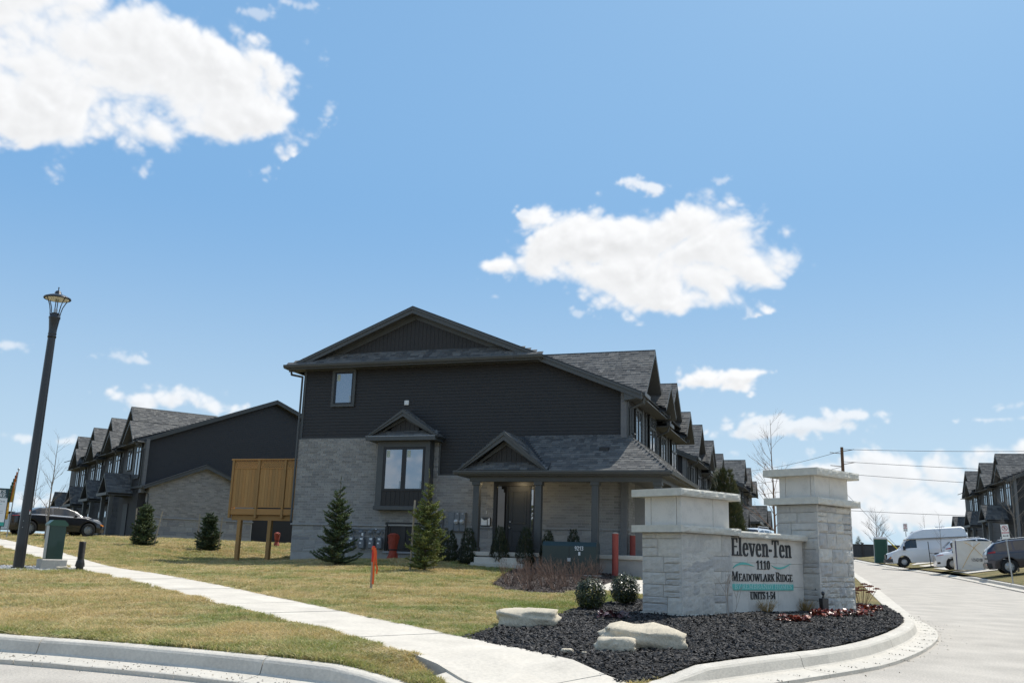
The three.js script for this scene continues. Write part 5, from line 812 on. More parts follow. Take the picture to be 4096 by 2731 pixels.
{
  const T = thing('transformer_box', 'dark green transformer cabinet numbered 9213 in front of the porch', 'transformer', [1.98, 1.03, -28.6], -rad(12)), gr = Mp(0.010, 0.026, 0.021, { roughness: 0.4, clearcoat: 0.25 });
  part(T, 'pad', rbox(-0.95, 0.95, -0.3, 0.05, -0.8, 0.75, 0.02), mat.conc);
  part(T, 'tank', rbox(-0.78, 0.78, 0.05, 0.98, -0.6, 0.2, 0.02), gr); part(T, 'front_hood', prism([[0.0, 0.08], [0.36, 0.08], [0.36, 0.86], [0.26, 0.985], [-0.25, 1.0], [-0.25, 0.9]], -0.8, 0.8).rotateY(-Math.PI / 2).translate(0, 0, 0.2), gr);
  part(T, 'seam', rbox(-0.008, 0.008, 0.1, 0.86, 0.555, 0.566, 0.002), mat.black); part(T, 'lock', rbox(-0.05, 0.05, 0.42, 0.52, 0.56, 0.6, 0.005), mat.steel);
  for (const [, g] of words('9213', font.s, 0.085, 0.26, 0.003)) { const m = part(T, 'number', g, mat.white); m.position.set(0.16, 0.745, 0.562); } part(T, 'sticker', box(0.27, 0.33, 0.60, 0.7, 0.56, 0.564), mat.white);
  const bm = new THREE.MeshStandardMaterial({ color: rgb(0.30, 0.055, 0.038), map: rep(T_soft, 0.4), bumpMap: rep(T_grain, 0.2), bumpScale: 0.002, roughness: 0.7 });
  [[3.24, -28.23, 1.25, 'red steel bollard next to the green transformer'], [4.04, -30.4, 1.22, 'red steel bollard nearest the stone sign pillar']].forEach(([x, z, h, l], i) => { const b = thing('bollard', l, 'bollard', [x, base(x, z), z], 0, 'red bollards'); part(b, 'post', [cyl([0, -0.3, 0], [0, h, 0], 0.095, 0.095, 20)], bm); part(b, 'cap', lathe([[0.095, h], [0.09, h + 0.02], [0.06, h + 0.04], [0.001, h + 0.05]], 20), rough(0.42, 0.33, 0.26, 0.3, 0.003)); });
}
{
  const F = thing('flood_light', 'black flood light on a short post in front of the sign', 'flood light', [6.05, mound(6.05, -18.3), -18.3], rad(24));
  part(F, 'post', rbox(-0.075, 0.075, -0.2, 0.27, -0.075, 0.075, 0.006), blackPaint); part(F, 'knuckle', [cyl([0, 0.27, 0], [0, 0.34, 0], 0.03), sph([0, 0.36, 0], 0.042), cyl([0, 0.36, 0], [0, 0.42, -0.02], 0.02)], blackPaint);
  const g = [rbox(-0.1, 0.1, 0.4, 0.64, -0.1, -0.03, 0.008)]; for (let k = 0; k < 8; k++) g.push(rbox(-0.096 + k * 0.0255, -0.082 + k * 0.0255, 0.42, 0.655, -0.03, 0.03, 0.003)); part(F, 'head', g.map((x) => x.rotateX(-0.25)), blackPaint); part(F, 'driver_box', rbox(-0.03, 0.1, 0.4, 0.52, 0.0, 0.06, 0.006).rotateX(-0.25), M(0.03, 0.03, 0.032)); part(F, 'rating_plate', rbox(0.0, 0.075, 0.43, 0.49, 0.06, 0.063, 0.001).rotateX(-0.25), mat.white);
}
// ------------------------------------------------------------------ stakes
const stakeM = rough(0.40, 0.335, 0.25, 0.3, 0.003);
function stake(label, x, z, h, lx, lz) { const g = rbox(-0.024, 0.024, -0.3, h, -0.024, 0.024, 0.003), u = g.attributes.uv; for (let i = 0; i < u.count; i++) u.setXY(i, u.getY(i), u.getX(i)); const m = solo('tree_stake', g, stakeM, label, 'stake', 'wooden tree stakes', [x, base(x, z), z]); m.rotation.set(lz ?? 0, 0.3, lx ?? 0); return m; }
stake('wooden stake in front of the spruce near the gas meters', -5.25, -29.55, 1.75, -0.02, 0.02);
stake('tall wooden stake on the left of the bright yellow green spruce', -2.72, -27.4, 2.0, -0.02); stake('tall wooden stake on the right of the bright yellow green spruce', -2.06, -27.9, 1.95, 0.01);
stake('leaning wooden stake on the right of the leftmost spruce', -14.6, -39.6, 1.5, -0.13); stake('upright wooden stake on the left of the leftmost spruce', -15.6, -40.0, 1.55, 0.02);
stake('wooden stake on the left of the small spruce near the deck', -13.0, -40.2, 1.5, 0.01); stake('wooden stake on the right of the small spruce near the deck', -12.05, -40.0, 1.45, -0.04);
{
  const S = thing('survey_stake', 'survey stake with red painted top and orange ribbon in the lawn', 'stake', [-2.8, 0.75, -20.19], 0.25), red = M(0.62, 0.035, 0.02, { roughness: 0.6 }), or = Mp(0.9, 0.13, 0.015, { roughness: 0.5, transmission: 0.25, side: THREE.DoubleSide });
  part(S, 'shaft', rbox(-0.025, 0.025, -0.25, 0.57, -0.02, 0.02, 0.003), stakeM); part(S, 'painted_top', rbox(-0.026, 0.026, 0.57, 0.90, -0.021, 0.021, 0.003), red);
  const rb = new TB(), strip = (pts, w) => { for (let i = 0; i + 1 < pts.length; i++) { const a = pts[i], b = pts[i + 1]; rb.quad([a[0] - w, a[1], a[2]], [a[0] + w, a[1], a[2] + 0.01], [b[0] + w, b[1], b[2] + 0.01], [b[0] - w, b[1], b[2]]); } };
  strip([[0.03, 0.86, 0.03], [0.055, 0.78, 0.04], [0.06, 0.66, 0.035], [0.075, 0.52, 0.04], [0.1, 0.44, 0.05], [0.09, 0.33, 0.04]], 0.017); strip([[0.0, 0.87, 0.025], [0.035, 0.74, 0.045], [0.02, 0.55, 0.05], [0.03, 0.3, 0.04], [0.025, 0.12, 0.045]], 0.02); part(S, 'ribbon', [rb.g, cyl([0, 0.82, 0], [0, 0.875, 0], 0.04, 0.038, 10)], or);
}
// ------------------------------------------------------------------ meters and fittings on the house wall
{
  const mg = (k) => { const u = [2.52, 2.93, 3.3, 3.62][k], p = hw(u, 0.86, 0.16), g = thing('gas_meter', ['leftmost gas meter in the row by the basement window', 'second gas meter from the left, with a paper tag above', 'third gas meter from the left in the row of four', 'gas meter nearest the basement window'][k], 'gas meter', p, -rad(19), 'gas meters in a row'); part(g, 'case', [rbox(-0.1, 0.1, -0.36, -0.08, -0.09, 0.09, 0.02), rbox(-0.085, 0.085, -0.08, 0.02, -0.075, 0.08, 0.015)], mat.meter); part(g, 'index_plate', rbox(-0.055, 0.055, -0.07, 0.0, 0.08, 0.088, 0.003), mat.white); part(g, 'label', rbox(-0.07, 0.01, -0.2, -0.15, 0.09, 0.094, 0.002), mat.white); part(g, 'riser', [pipe([[-0.06, 0.02, 0], [-0.06, 0.16, 0], [-0.02, 0.2, -0.02], [-0.02, 0.3, -0.04]], 0.018), pipe([[0.06, 0.02, 0], [0.06, 0.2, 0], [0.06, 0.2, -0.12]], 0.018)], mat.meter); part(g, 'regulator', [lathe([[0.001, 0.0], [0.07, 0.0], [0.075, 0.02], [0.05, 0.05], [0.001, 0.06]], 14).rotateX(1.4).translate(-0.08, 0.2, 0.0)], mat.meter); if (k === 1) part(g, 'paper_tag', rbox(-0.02, 0.05, 0.07, 0.17, 0.05, 0.054, 0.001), mat.white); };
  [0, 1, 2, 3].forEach(mg);
  const hp = thing('gas_pipe', 'long horizontal gas pipe above the row of gas meters', 'pipe', hw(0, 0, 0), -rad(19)); part(hp, 'pipe', pipe([[2.3, 1.16, 0.12], [3.74, 1.16, 0.12]], 0.02), mat.meter); part(hp, 'union', [cyl([3.4, 1.16, 0.12], [3.46, 1.16, 0.12], 0.04, 0.04, 8)], mat.steel);
  for (const [u, l] of [[5.72, 'electric meter pair just right of the yellow green spruce'], [6.55, 'electric meter pair beside the first porch column']]) { const e = thing('electric_meter', l, 'electric meter', hw(u, 1.45, 0.06), -rad(19), 'electric meter boxes'); part(e, 'box', [rbox(-0.4, -0.18, -0.3, 0.33, 0, 0.12, 0.008), rbox(-0.17, 0.02, -0.3, 0.33, 0, 0.13, 0.008), rbox(0.03, 0.23, -0.3, 0.33, 0, 0.13, 0.008)], mat.meter); for (const x of [-0.075, 0.13]) part(e, 'glass_meter', [cyl([x, 0.02, 0.13], [x, 0.02, 0.2], 0.082, 0.078, 18), sph([x, 0.02, 0.2], 0.07, 12, 8, 1, 1, 0.5)], M(0.45, 0.46, 0.46, { roughness: 0.15, metalness: 0.3 })); part(e, 'tag', [box(-0.09, -0.03, 0.28, 0.3, 0.13, 0.132), box(0.1, 0.16, 0.28, 0.3, 0.13, 0.132)], mat.white); }
  const mb = thing('mailbox', 'small wall mailbox with papers beside the front door', 'mailbox', hw(7.5, 1.5, 0.06), -rad(19)); part(mb, 'box', rbox(-0.17, 0.17, -0.15, 0.13, 0, 0.1, 0.008), M(0.04, 0.042, 0.045, { roughness: 0.4 })); part(mb, 'paper', [prism([[-0.15, -0.13], [0.06, -0.13], [0.06, 0.05], [-0.04, 0.03], [-0.15, 0.12]], 0.1, 0.108), prism([[0.1, -0.13], [0.165, -0.13], [0.16, 0.12], [0.09, 0.08]], 0.1, 0.109)], mat.white); part(mb, 'bell', rbox(-0.02, 0.0, 0.25, 0.36, 0, 0.012, 0.003), mat.white);
  const bagM = Mp(0.36, 0.05, 0.02, { roughness: 0.45, bumpMap: rep(T_lump, 0.3), bumpScale: 0.03 }), bag = (name, label, p, s) => { const b = thing(name, label, 'covered hydrant', p, 0.4), mk = (y0, y1, r0, r1, sd) => { const g = new THREE.CylinderGeometry(r1, r0, y1 - y0, 14, 6).translate(0, (y0 + y1) / 2, 0), q = g.attributes.position; for (let i = 0; i < q.count; i++) { const a = Math.atan2(q.getZ(i), q.getX(i)), k = 1 + 0.16 * n3(Math.cos(a) * 1.4 + sd, q.getY(i) * 5, Math.sin(a) * 1.4); q.setX(i, q.getX(i) * k); q.setZ(i, q.getZ(i) * k); } g.deleteAttribute('normal'); g.computeVertexNormals(); return plain(g); }; part(b, 'bag', [mk(-0.1 * s, 0.42 * s, 0.22 * s, 0.12 * s, 1), mk(0.42 * s, 0.9 * s, 0.14 * s, 0.2 * s, 3), sph([0, 0.88 * s, 0], 0.19 * s, 12, 8, 1, 0.5, 0.8)], bagM); part(b, 'tie', cyl([0, 0.4 * s, 0], [0, 0.44 * s, 0], 0.15 * s, 0.15 * s, 12), mat.black); return b; };
  bag('bagged_standpipe', 'crumpled orange plastic bag tied over a standpipe under the basement window', hw(4.42, 0.06, 0.75), 1);
  bag('bagged_standpipe', 'small bright orange bagged marker below the deck', [-11.3, base(-11.3, -47), -47], 0.75);
}
{ // gas meters on the left row
  const B = scene.getObjectByName('townhouse_row'); B.updateMatrixWorld(true); const lw = (x, y, z) => B.localToWorld(new THREE.Vector3(x, y, z)).toArray();
  [[6.65, 'pair of gas meters on the left row, left of the deck post'], [7.6, 'gas regulator pipes on the left row beyond the deck post']].forEach(([x, l], i) => { const g = thing('gas_meter', l, 'gas meter', lw(x, 0.55, -1.0), rad(36), 'gas meters of the left row'); part(g, 'case', [rbox(-0.25, -0.05, -0.2, 0.1, -0.1, 0.1, 0.02), rbox(0.05, 0.25, -0.2, 0.1, -0.1, 0.1, 0.02)], mat.meter); part(g, 'plate', [rbox(-0.2, -0.1, 0, 0.08, 0.1, 0.11, 0.003), rbox(0.1, 0.2, 0, 0.08, 0.1, 0.11, 0.003)], mat.white); part(g, 'piping', [pipe([[-0.3, 0.3, 0], [0.35, 0.3, 0]], 0.03), pipe([[-0.15, 0.1, 0], [-0.15, 0.6, 0]], 0.025), pipe([[0.15, 0.1, 0], [0.15, 0.6, 0]], 0.025), pipe([[0, -0.9, 0], [0, 0.3, 0]], 0.03), sph([-0.15, 0.62, 0.05], 0.09), sph([0.15, 0.62, 0.05], 0.09)], mat.meter); });
}
// ------------------------------------------------------------------ far street: fence, toilet, pole and wires, signs, tent
{
  const F = thing('privacy_fence', 'long dark grey board fence at the end of the street', 'fence', [36, 2.95, -127.4], 0.05), fm = rough(0.085, 0.083, 0.08, 0.7, 0.004); for (let k = 0; k < 8; k++) { part(F, 'post', box(k * 3 - 0.12, k * 3 + 0.12, -0.5, 2.0, -0.12, 0.12), M(0.06, 0.05, 0.045)); part(F, 'cap', box(k * 3 - 0.16, k * 3 + 0.16, 2.0, 2.08, -0.16, 0.16), M(0.06, 0.05, 0.045)); if (k < 7) { const g = []; for (let i = 0; i < 18; i++) g.push(box(k * 3 + 0.13 + i * 0.153, k * 3 + 0.13 + i * 0.153 + 0.14, -0.3, 1.78, -0.03, i % 2 ? 0.03 : 0.015)); part(F, 'boards', g, fm); part(F, 'rail', box(k * 3 + 0.12, k * 3 + 2.88, 1.78, 1.9, -0.06, 0.06), M(0.06, 0.05, 0.045)); } }
  const T = thing('portable_toilet', 'green portable toilet with white roof beside the white van', 'portable toilet', [33.9, base(33.9, -86), -86], rad(-22)), gm = M(0.02, 0.085, 0.06, { roughness: 0.5 }); part(T, 'cabin', rbox(-0.58, 0.58, 0.02, 2.1, -0.58, 0.58, 0.03), gm); part(T, 'corner', [-1, 1].map((s) => rbox(s * 0.57 - 0.03, s * 0.57 + 0.03, 0.05, 2.1, 0.56, 0.61, 0.01)), M(0.45, 0.47, 0.45)); part(T, 'door', rbox(-0.4, 0.4, 0.15, 1.95, 0.58, 0.605, 0.01), M(0.022, 0.075, 0.055)); part(T, 'roof', [rbox(-0.6, 0.6, 2.1, 2.22, -0.6, 0.6, 0.04), rbox(-0.54, 0.54, 2.2, 2.32, -0.54, 0.54, 0.05)], mat.white);
  const P = thing('utility_pole', 'tall brown wooden utility pole behind the right sign pillar', 'utility pole', [46.6, 3.1, -130]); part(P, 'pole', cyl([0, -1, 0], [0, 15, 0], 0.28, 0.2, 10), rough(0.17, 0.095, 0.055, 0.6, 0.01)); for (const y of [14.4, 12.6, 11.0]) part(P, 'bracket', [pipe([[0, y, 0], [1.6, y + 0.3, 0.3]], 0.05, 6), pipe([[0, y - 0.3, 0], [-1.6, y - 0.15, -0.3]], 0.05, 6)], rough(0.17, 0.12, 0.08, 0.6, 0.01));
  const W = thing('overhead_wires', 'thin overhead wires running from the utility pole', 'wires', [0, 0, 0]), wm = M(0.10, 0.105, 0.115); const wire = (a, b, sag) => { const pts = []; for (let i = 0; i <= 16; i++) { const t = i / 16; pts.push([mix(a[0], b[0], t), mix(a[1], b[1], t) - sag * 4 * t * (1 - t), mix(a[2], b[2], t)]); } const l = []; for (let i = 0; i < 16; i++) l.push(cyl(pts[i], pts[i + 1], 0.03, 0.03, 4, false)); part(W, 'wire', l, wm); };
  for (const [y, r, s] of [[14.7, 0.8, 0.6], [13.0, -1.2, 0.5], [11.3, -2.3, 0.3], [6.3, -0.4, 0.4]]) wire([46.6, 3.1 + y, -130], [100, 3.1 + y + r * 1.2, -118], s); for (const [y, r] of [[14.5, 7.4], [12.3, 6.6], [10.7, 5.4]]) wire([46.6, 3.1 + y, -130], [52, 3.1 + y + r, -240], 1.2);
  part(W, 'guy_wire', [cyl([46.6, 12, -130], [52.5, 3.0, -124], 0.025, 0.025, 4)], wm); part(W, 'guy_guard', cyl([50.6, 5.4, -125.9], [52.5, 2.9, -124], 0.07, 0.07, 6), M(0.6, 0.45, 0.03));
  const sgn = (label, x, z, h, lean) => { const s = thing('no_parking_sign', label, 'road sign', [x, streetRise(x, z), z], rad(-24), 'no parking signs'); s.rotation.z = lean; part(s, 'post', cyl([0, -0.3, 0], [0, h, 0], 0.03, 0.03, 8), mat.steel);
    const cv = document.createElement('canvas'); cv.width = 128; cv.height = 256; const c = cv.getContext('2d'); c.fillStyle = '#e8e6e0'; c.fillRect(0, 0, 128, 256); c.fillStyle = '#222'; c.font = 'bold 64px sans-serif'; c.textAlign = 'center'; c.fillText('P', 64, 90); c.strokeStyle = '#b3202a'; c.lineWidth = 9; c.beginPath(); c.arc(64, 68, 44, 0, 7); c.stroke(); c.beginPath(); c.moveTo(34, 36); c.lineTo(94, 100); c.stroke(); c.fillStyle = '#b3202a'; c.fillRect(4, 136, 120, 22); c.fillStyle = '#fff'; c.font = 'bold 17px sans-serif'; c.fillText('FIRE ROUTE', 64, 153); c.fillStyle = '#333'; c.fillRect(30, 198, 68, 12); c.beginPath(); c.moveTo(14, 204); c.lineTo(36, 186); c.lineTo(36, 222); c.fill(); c.beginPath(); c.moveTo(114, 204); c.lineTo(92, 186); c.lineTo(92, 222); c.fill();
    const t = new THREE.CanvasTexture(cv); t.colorSpace = THREE.SRGBColorSpace; part(s, 'plate', rbox(-0.16, 0.16, h - 0.62, h + 0.02, 0.02, 0.03, 0.003), mat.white); const g = new THREE.PlaneGeometry(0.31, 0.63).translate(0, h - 0.3, 0.0325); part(s, 'face', plain(g), new THREE.MeshStandardMaterial({ map: t, roughness: 0.5 })); };
  sgn('no parking sign on a leaning post at the right edge beside the dark blue car', 22.75, -42.9, 2.55, 0.06); sgn('no parking sign in front of the white van', 32.6, -77.2, 3.35, 0.02);
  // work tent
  const K = thing('work_tent', 'small white work tent with yellow curved poles beside the white sedan', 'tent', [28.45, streetRise(28.45, -58), -58.0], rad(-20)), cl = Mp(0.74, 0.72, 0.66, { roughness: 0.9, transmission: 0.3, side: THREE.DoubleSide, bumpMap: rep(T_lump, 0.9), bumpScale: 0.03 }), yel = M(0.62, 0.36, 0.06, { roughness: 0.5 }), nav = M(0.06, 0.06, 0.12);
  const wallP = (x0, x1, z0, z1, seed) => { const g = new THREE.PlaneGeometry(1, 1, 16, 14), p = g.attributes.position; for (let i = 0; i < p.count; i++) { const u = p.getX(i) + 0.5, v = p.getY(i) + 0.5, bulge = 0.07 * Math.sin(Math.PI * u) * Math.sin(Math.PI * v) + 0.025 * n3(u * 4 + seed, v * 4, 1); p.setXYZ(i, mix(x0, x1, u) + (z0 === z1 ? 0 : -bulge), v * 1.72 + (v > 0.95 ? -0.05 * Math.sin(Math.PI * u) : 0), mix(z0, z1, u) + (z0 === z1 ? bulge : 0)); } g.computeVertexNormals(); return plain(g); };
  part(K, 'wall', wallP(-1.0, 1.0, 0.9, 0.9, 2), cl); part(K, 'wall', wallP(-1.0, -1.0, -0.9, 0.9, 5), cl); part(K, 'wall', wallP(1.0, 1.0, 0.9, -0.9, 7), cl); part(K, 'wall', wallP(1, -1, -0.9, -0.9, 9), cl); part(K, 'roof', [slab([-1, 1.7, 0.9], [1, 1.7, 0.9], [1, 1.72, -0.9], [-1, 1.72, -0.9], 0.01)], cl);
  const arc = (a, b) => { const pts = []; for (let i = 0; i <= 12; i++) { const t = i / 12; pts.push([mix(a, b, t), 0.1 + 1.25 * Math.sin(t * Math.PI / 2) + 0.25 * t * t, 1.0 + 0.02 * Math.sin(t * 3.1)]); } return pipe(pts, 0.014, 6); }; part(K, 'pole', [arc(-0.72, 0.35)], yel); part(K, 'pole', [arc(0.92, -0.5)], yel); part(K, 'pole', [arc(-0.72, 0.35).rotateY(-Math.PI / 2)], yel); for (const x of [-1.0, 1.0]) part(K, 'edge_tape', rbox(x - 0.03, x + 0.03, 0.0, 1.68, 0.91, 0.93, 0.005), nav); part(K, 'vent_flap', rbox(-0.14, -0.04, 1.2, 1.62, 0.99, 1.0, 0.003), mat.white); for (const [, g] of words('1-519-427-1586', font.s, 0.13, 0.62, 0.004)) { const m = part(K, 'digit', g, M(0.05, 0.05, 0.06)); m.position.set(-0.2, 0.5, 1.0); }
}
{ // sales sign and flag at the left edge
  const S = thing('sales_sign', 'tall sales centre sign panel at the left edge behind the dark sedan', 'sign', [-22.6, base(-22.6, -41.5), -41.5], rad(28)), cv = document.createElement('canvas'); cv.width = 512; cv.height = 768; const c = cv.getContext('2d');
  c.fillStyle = '#dfe3e6'; c.fillRect(0, 0, 512, 768); c.fillStyle = '#22464c'; c.fillRect(0, 0, 512, 190); c.fillStyle = '#eee'; c.textAlign = 'right'; c.font = 'bold 92px serif'; c.fillText('SALES', 470, 92); c.fillText('CENTRE', 486, 172); c.fillStyle = '#4a555c'; c.font = '64px serif'; c.fillText('Eleven-Ten', 480, 280); c.fillStyle = '#58b0a6'; c.fillRect(140, 320, 300, 6); const gr = c.createLinearGradient(0, 640, 0, 768); c.fillStyle = '#3aa093'; c.fillRect(0, 690, 512, 78); c.fillStyle = '#555'; c.font = '30px sans-serif'; c.fillText('1-8 pm', 470, 470); c.fillText('1-5 pm', 470, 510);
  const t = new THREE.CanvasTexture(cv); t.colorSpace = THREE.SRGBColorSpace; part(S, 'panel', rbox(-0.62, 0.62, 0.55, 2.2, -0.03, 0.0, 0.005), M(0.03, 0.035, 0.04)); part(S, 'face', plain(new THREE.PlaneGeometry(1.18, 1.6).translate(0, 1.375, 0.006)), new THREE.MeshStandardMaterial({ map: t, roughness: 0.5 })); part(S, 'leg', box(-0.5, -0.42, -0.3, 0.55, -0.06, 0), mat.black); part(S, 'leg', box(0.42, 0.5, -0.3, 0.55, -0.06, 0), mat.black);
  const F = thing('flag', 'orange and dark green flag hanging limp on a pole behind the sales sign', 'flag', [-22.2, base(-22.2, -42.4), -42.4]), fg = new TB(); part(F, 'pole', [cyl([0, -0.3, 0], [0.1, 3.05, 0], 0.025, 0.02, 8), sph([0.1, 3.08, 0], 0.05)], mat.steel); const cols = [[0.03, 0.09, 0.05], [0.6, 0.16, 0.03], [0.62, 0.36, 0.05]]; for (let i = 0; i < 14; i++) { const y0 = 2.95 - i * 0.15, y1 = y0 - 0.15, w = 0.05 + 0.2 * Math.sin(Math.min(1, i / 8) * 1.6) * (i > 8 ? 0.6 : 1), sx = i > 8 ? -0.18 : 0; for (let k = 0; k < 3; k++) { const x = (q) => 0.08 + sx - w * (1 - q / 3) * 1.1, zz = (q) => 0.06 * Math.sin(q * 2.1 + i * 0.4); fg.quad([x(k), y0, zz(k)], [x(k + 1), y0, zz(k + 1)], [x(k + 1), y1, zz(k + 1)], [x(k), y1, zz(k)], i > 8 ? cols[2] : cols[k]); } } part(F, 'cloth', fg.g, vc({ side: THREE.DoubleSide }));
}
// ------------------------------------------------------------------ plants
function limb(tb, a, b, r0, r1, seg, col) {
  const d = unit3(sub3(b, a)), s = Math.abs(d[1]) < 0.9 ? [0, 1, 0] : [1, 0, 0], X = unit3(cross3(s, d)), Y = cross3(d, X), ring = (c, r, i) => { const t = i / seg * 6.2832, u = Math.cos(t) * r, v = Math.sin(t) * r; return [c[0] + X[0] * u + Y[0] * v, c[1] + X[1] * u + Y[1] * v, c[2] + X[2] * u + Y[2] * v]; };
  for (let i = 0; i < seg; i++) { if (r1 < 0.0006) tb.tri(ring(a, r0, i), ring(a, r0, i + 1), b, col); else tb.quad(ring(a, r0, i), ring(a, r0, i + 1), ring(b, r1, i + 1), ring(b, r1, i), col); }
}
const bark = rough(0.12, 0.09, 0.065, 0.4, 0.006), leafM = new THREE.MeshPhysicalMaterial({ vertexColors: true, roughness: 0.75, transmission: 0.22, side: THREE.DoubleSide }), glossM = new THREE.MeshPhysicalMaterial({ vertexColors: true, roughness: 0.32, transmission: 0.15, side: THREE.DoubleSide });
const rnd3 = (r) => unit3([r() - 0.5, r() - 0.5, r() - 0.5]);
function sprig(tb, p, d, len, r, col, n = 7) {                    // a twig with needles
  const q = add3(p, d, len, d, 0, d, 0), s = unit3(cross3(d, rnd3(r))), w = len * 0.05;
  tb.tri([p[0] - s[0] * w, p[1] - s[1] * w, p[2] - s[2] * w], [p[0] + s[0] * w, p[1] + s[1] * w, p[2] + s[2] * w], q, [0.10, 0.075, 0.04]);
  for (let k = 0; k < n; k++) { const t = (k + 0.4) / n, o = add3(p, d, len * t, d, 0, d, 0), e = rnd3(r), f = unit3([d[0] * 0.9 + e[0], d[1] * 0.9 + e[1] + 0.12, d[2] * 0.9 + e[2]]), L = len * (0.36 + r() * 0.22), g = unit3(cross3(f, rnd3(r))), c = jit(r, col, 0.6), b = 0.011 + len * 0.03; tb.tri([o[0] - g[0] * b, o[1] - g[1] * b, o[2] - g[2] * b], [o[0] + g[0] * b, o[1] + g[1] * b, o[2] + g[2] * b], add3(o, f, L, f, 0, f, 0), c); }
}
function spruce(label, x, z, h, R, seed, cols, o = {}) {
  const r = rng(seed), T = thing('spruce_tree', label, 'spruce', [x, base(x, z), z], r() * 6, 'young staked spruces'), tb = new TB(), tk = new TB(), top = o.leader ?? 0.12;
  limb(tk, [0, -0.2, 0], [0.01, h * 0.5, 0], 0.035 * h / 2.5, 0.02 * h / 2.5, 7); limb(tk, [0.01, h * 0.5, 0], [0, h, 0], 0.02 * h / 2.5, 0.004, 6);
  for (let y = 0.05 * h; y < h * (1 - top * 0.35); y += h * (y > h * (1 - top) ? 0.06 : 0.026)) {
    const f = y / h, lead = f > 1 - top, n = lead ? 4 : 6 + Math.floor(r() * 3), len = lead ? R * (0.16 + 0.35 * (1 - f) / top * 0.6) : R * Math.pow(1 - f, o.pow ?? 0.75) * (0.92 + 0.16 * Math.sin(y * 9 + seed)) + 0.04;
    for (let k = 0; k < n; k++) {
      const a = r() * 6.2832, L = len * (0.5 + r() * 0.72), up = lead ? 0.95 : mix(-0.05, 0.55, f) + (r() - 0.5) * 0.25; let p = [0, y + (r() - 0.5) * 0.03 * h, 0], d = unit3([Math.cos(a), up, Math.sin(a)]); const st = Math.max(2, Math.round(L / 0.075));
      for (let s = 0; s < st; s++) {
        const e = add3(p, d, L / st, d, 0, d, 0); limb(tk, p, e, 0.007 * (1 - s / st) + 0.002, 0.007 * (1 - (s + 1) / st) + 0.001, 3);
        const col = pick(r, cols), tip = s === st - 1; const sd = unit3(cross3(d, [0, 1, 0]));
        for (const m of [-1, 1, 0.3]) { if (s === 0 && r() < 0.5) continue; const sp = unit3([d[0] * 0.75 + sd[0] * m * 0.8, d[1] * 0.75 + (r() - 0.3) * 0.5, d[2] * 0.75 + sd[2] * m * 0.8]); sprig(tb, p, sp, (0.075 + r() * 0.05) * (o.needle ?? 1) * (tip ? 1.15 : 1), r, tip ? col.map((v) => v * 1.35) : col, 8); }
        if (tip) sprig(tb, p, d, 0.1 * (o.needle ?? 1), r, col.map((v) => v * 1.5), 9);
        d = unit3([d[0], d[1] + 0.07, d[2]]); p = e;
      }
    }
  }
  sprig(tb, [0, h * 0.93, 0], [0, 1, 0], 0.12, r, cols[0], 9); sprig(tb, [0, h * 0.985, 0], [0.05, 1, 0], 0.1, r, cols[0], 8);
  part(T, 'trunk', tk.g, bark); part(T, 'crown', tb.g, leafM); return T;
}
const gDark = [[0.035, 0.060, 0.018], [0.045, 0.072, 0.02], [0.028, 0.048, 0.016]], gMid = [[0.055, 0.085, 0.022], [0.07, 0.095, 0.026], [0.04, 0.065, 0.02]], gBright = [[0.14, 0.165, 0.03], [0.10, 0.13, 0.028], [0.17, 0.18, 0.035]];
spruce('dark green spruce in front of the grey brick wall and gas meters', -5.15, -29.0, 2.62, 0.66, 101, gMid, { leader: 0.3 });
spruce('bright yellow green spruce between two tall stakes', -2.3, -27.35, 2.86, 0.64, 102, gBright, { leader: 0.36, pow: 0.6 });
spruce('leftmost dense spruce before the brick garage wing', -15.1, -39.7, 1.75, 0.6, 103, gMid, { leader: 0.1, pow: 0.6, needle: 1.1 });
spruce('small dense spruce just left of the deck posts', -12.5, -40.0, 1.55, 0.58, 104, gDark, { leader: 0.12, pow: 0.55, needle: 1.1 });
function thuja(name, label, x, z, h, R, seed, cols, n, group, y) {
  const r = rng(seed), T = thing(name, label, 'cedar', [x, y ?? base(x, z), z], 0, group), tb = new TB(), tk = new TB(); limb(tk, [0, -0.2, 0], [0, h * 0.8, 0], 0.03 * h, 0.008, 6);
  for (let k = 0; k < n; k++) {
    const f = 1 - Math.sqrt(1 - r() * 0.985), y = h * (0.02 + 0.95 * f), prof = R * Math.pow(Math.max(0, 1 - Math.pow(f, 1.7)), 0.8) * Math.min(1, 0.6 + f * 3), a = r() * 6.2832, lump = 1 + 0.16 * n3(Math.cos(a) * 1.5 + seed, y * 4 / h, Math.sin(a) * 1.5), q = prof * lump * (0.55 + 0.47 * Math.sqrt(r())), p = [Math.cos(a) * q, y, Math.sin(a) * q], d = unit3([Math.cos(a) * 0.45 + (r() - 0.5) * 0.5, 1, Math.sin(a) * 0.45 + (r() - 0.5) * 0.5]), L = (0.07 + 0.05 * r()) * Math.max(1, h / 2), s = unit3(cross3(d, [Math.cos(a + r()), 0, Math.sin(a + r())])), c = jit(r, pick(r, cols), 0.5), tip = add3(p, d, L, d, 0, d, 0);
    for (let m = -2; m <= 2; m++) { const o = add3(p, d, L * 0.15 * Math.abs(m), s, m * L * 0.06, d, 0), e = add3(tip, s, m * L * 0.17, d, -Math.abs(m) * L * 0.14, d, 0), w = L * 0.055; tb.tri(add3(o, s, -w, d, 0, d, 0), add3(o, s, w, d, 0, d, 0), e, c); }
  }
  part(T, 'trunk', tk.g, bark); part(T, 'crown', tb.g, leafM); return T;
}
const cD = [[0.022, 0.036, 0.012], [0.03, 0.045, 0.014], [0.045, 0.05, 0.018]];
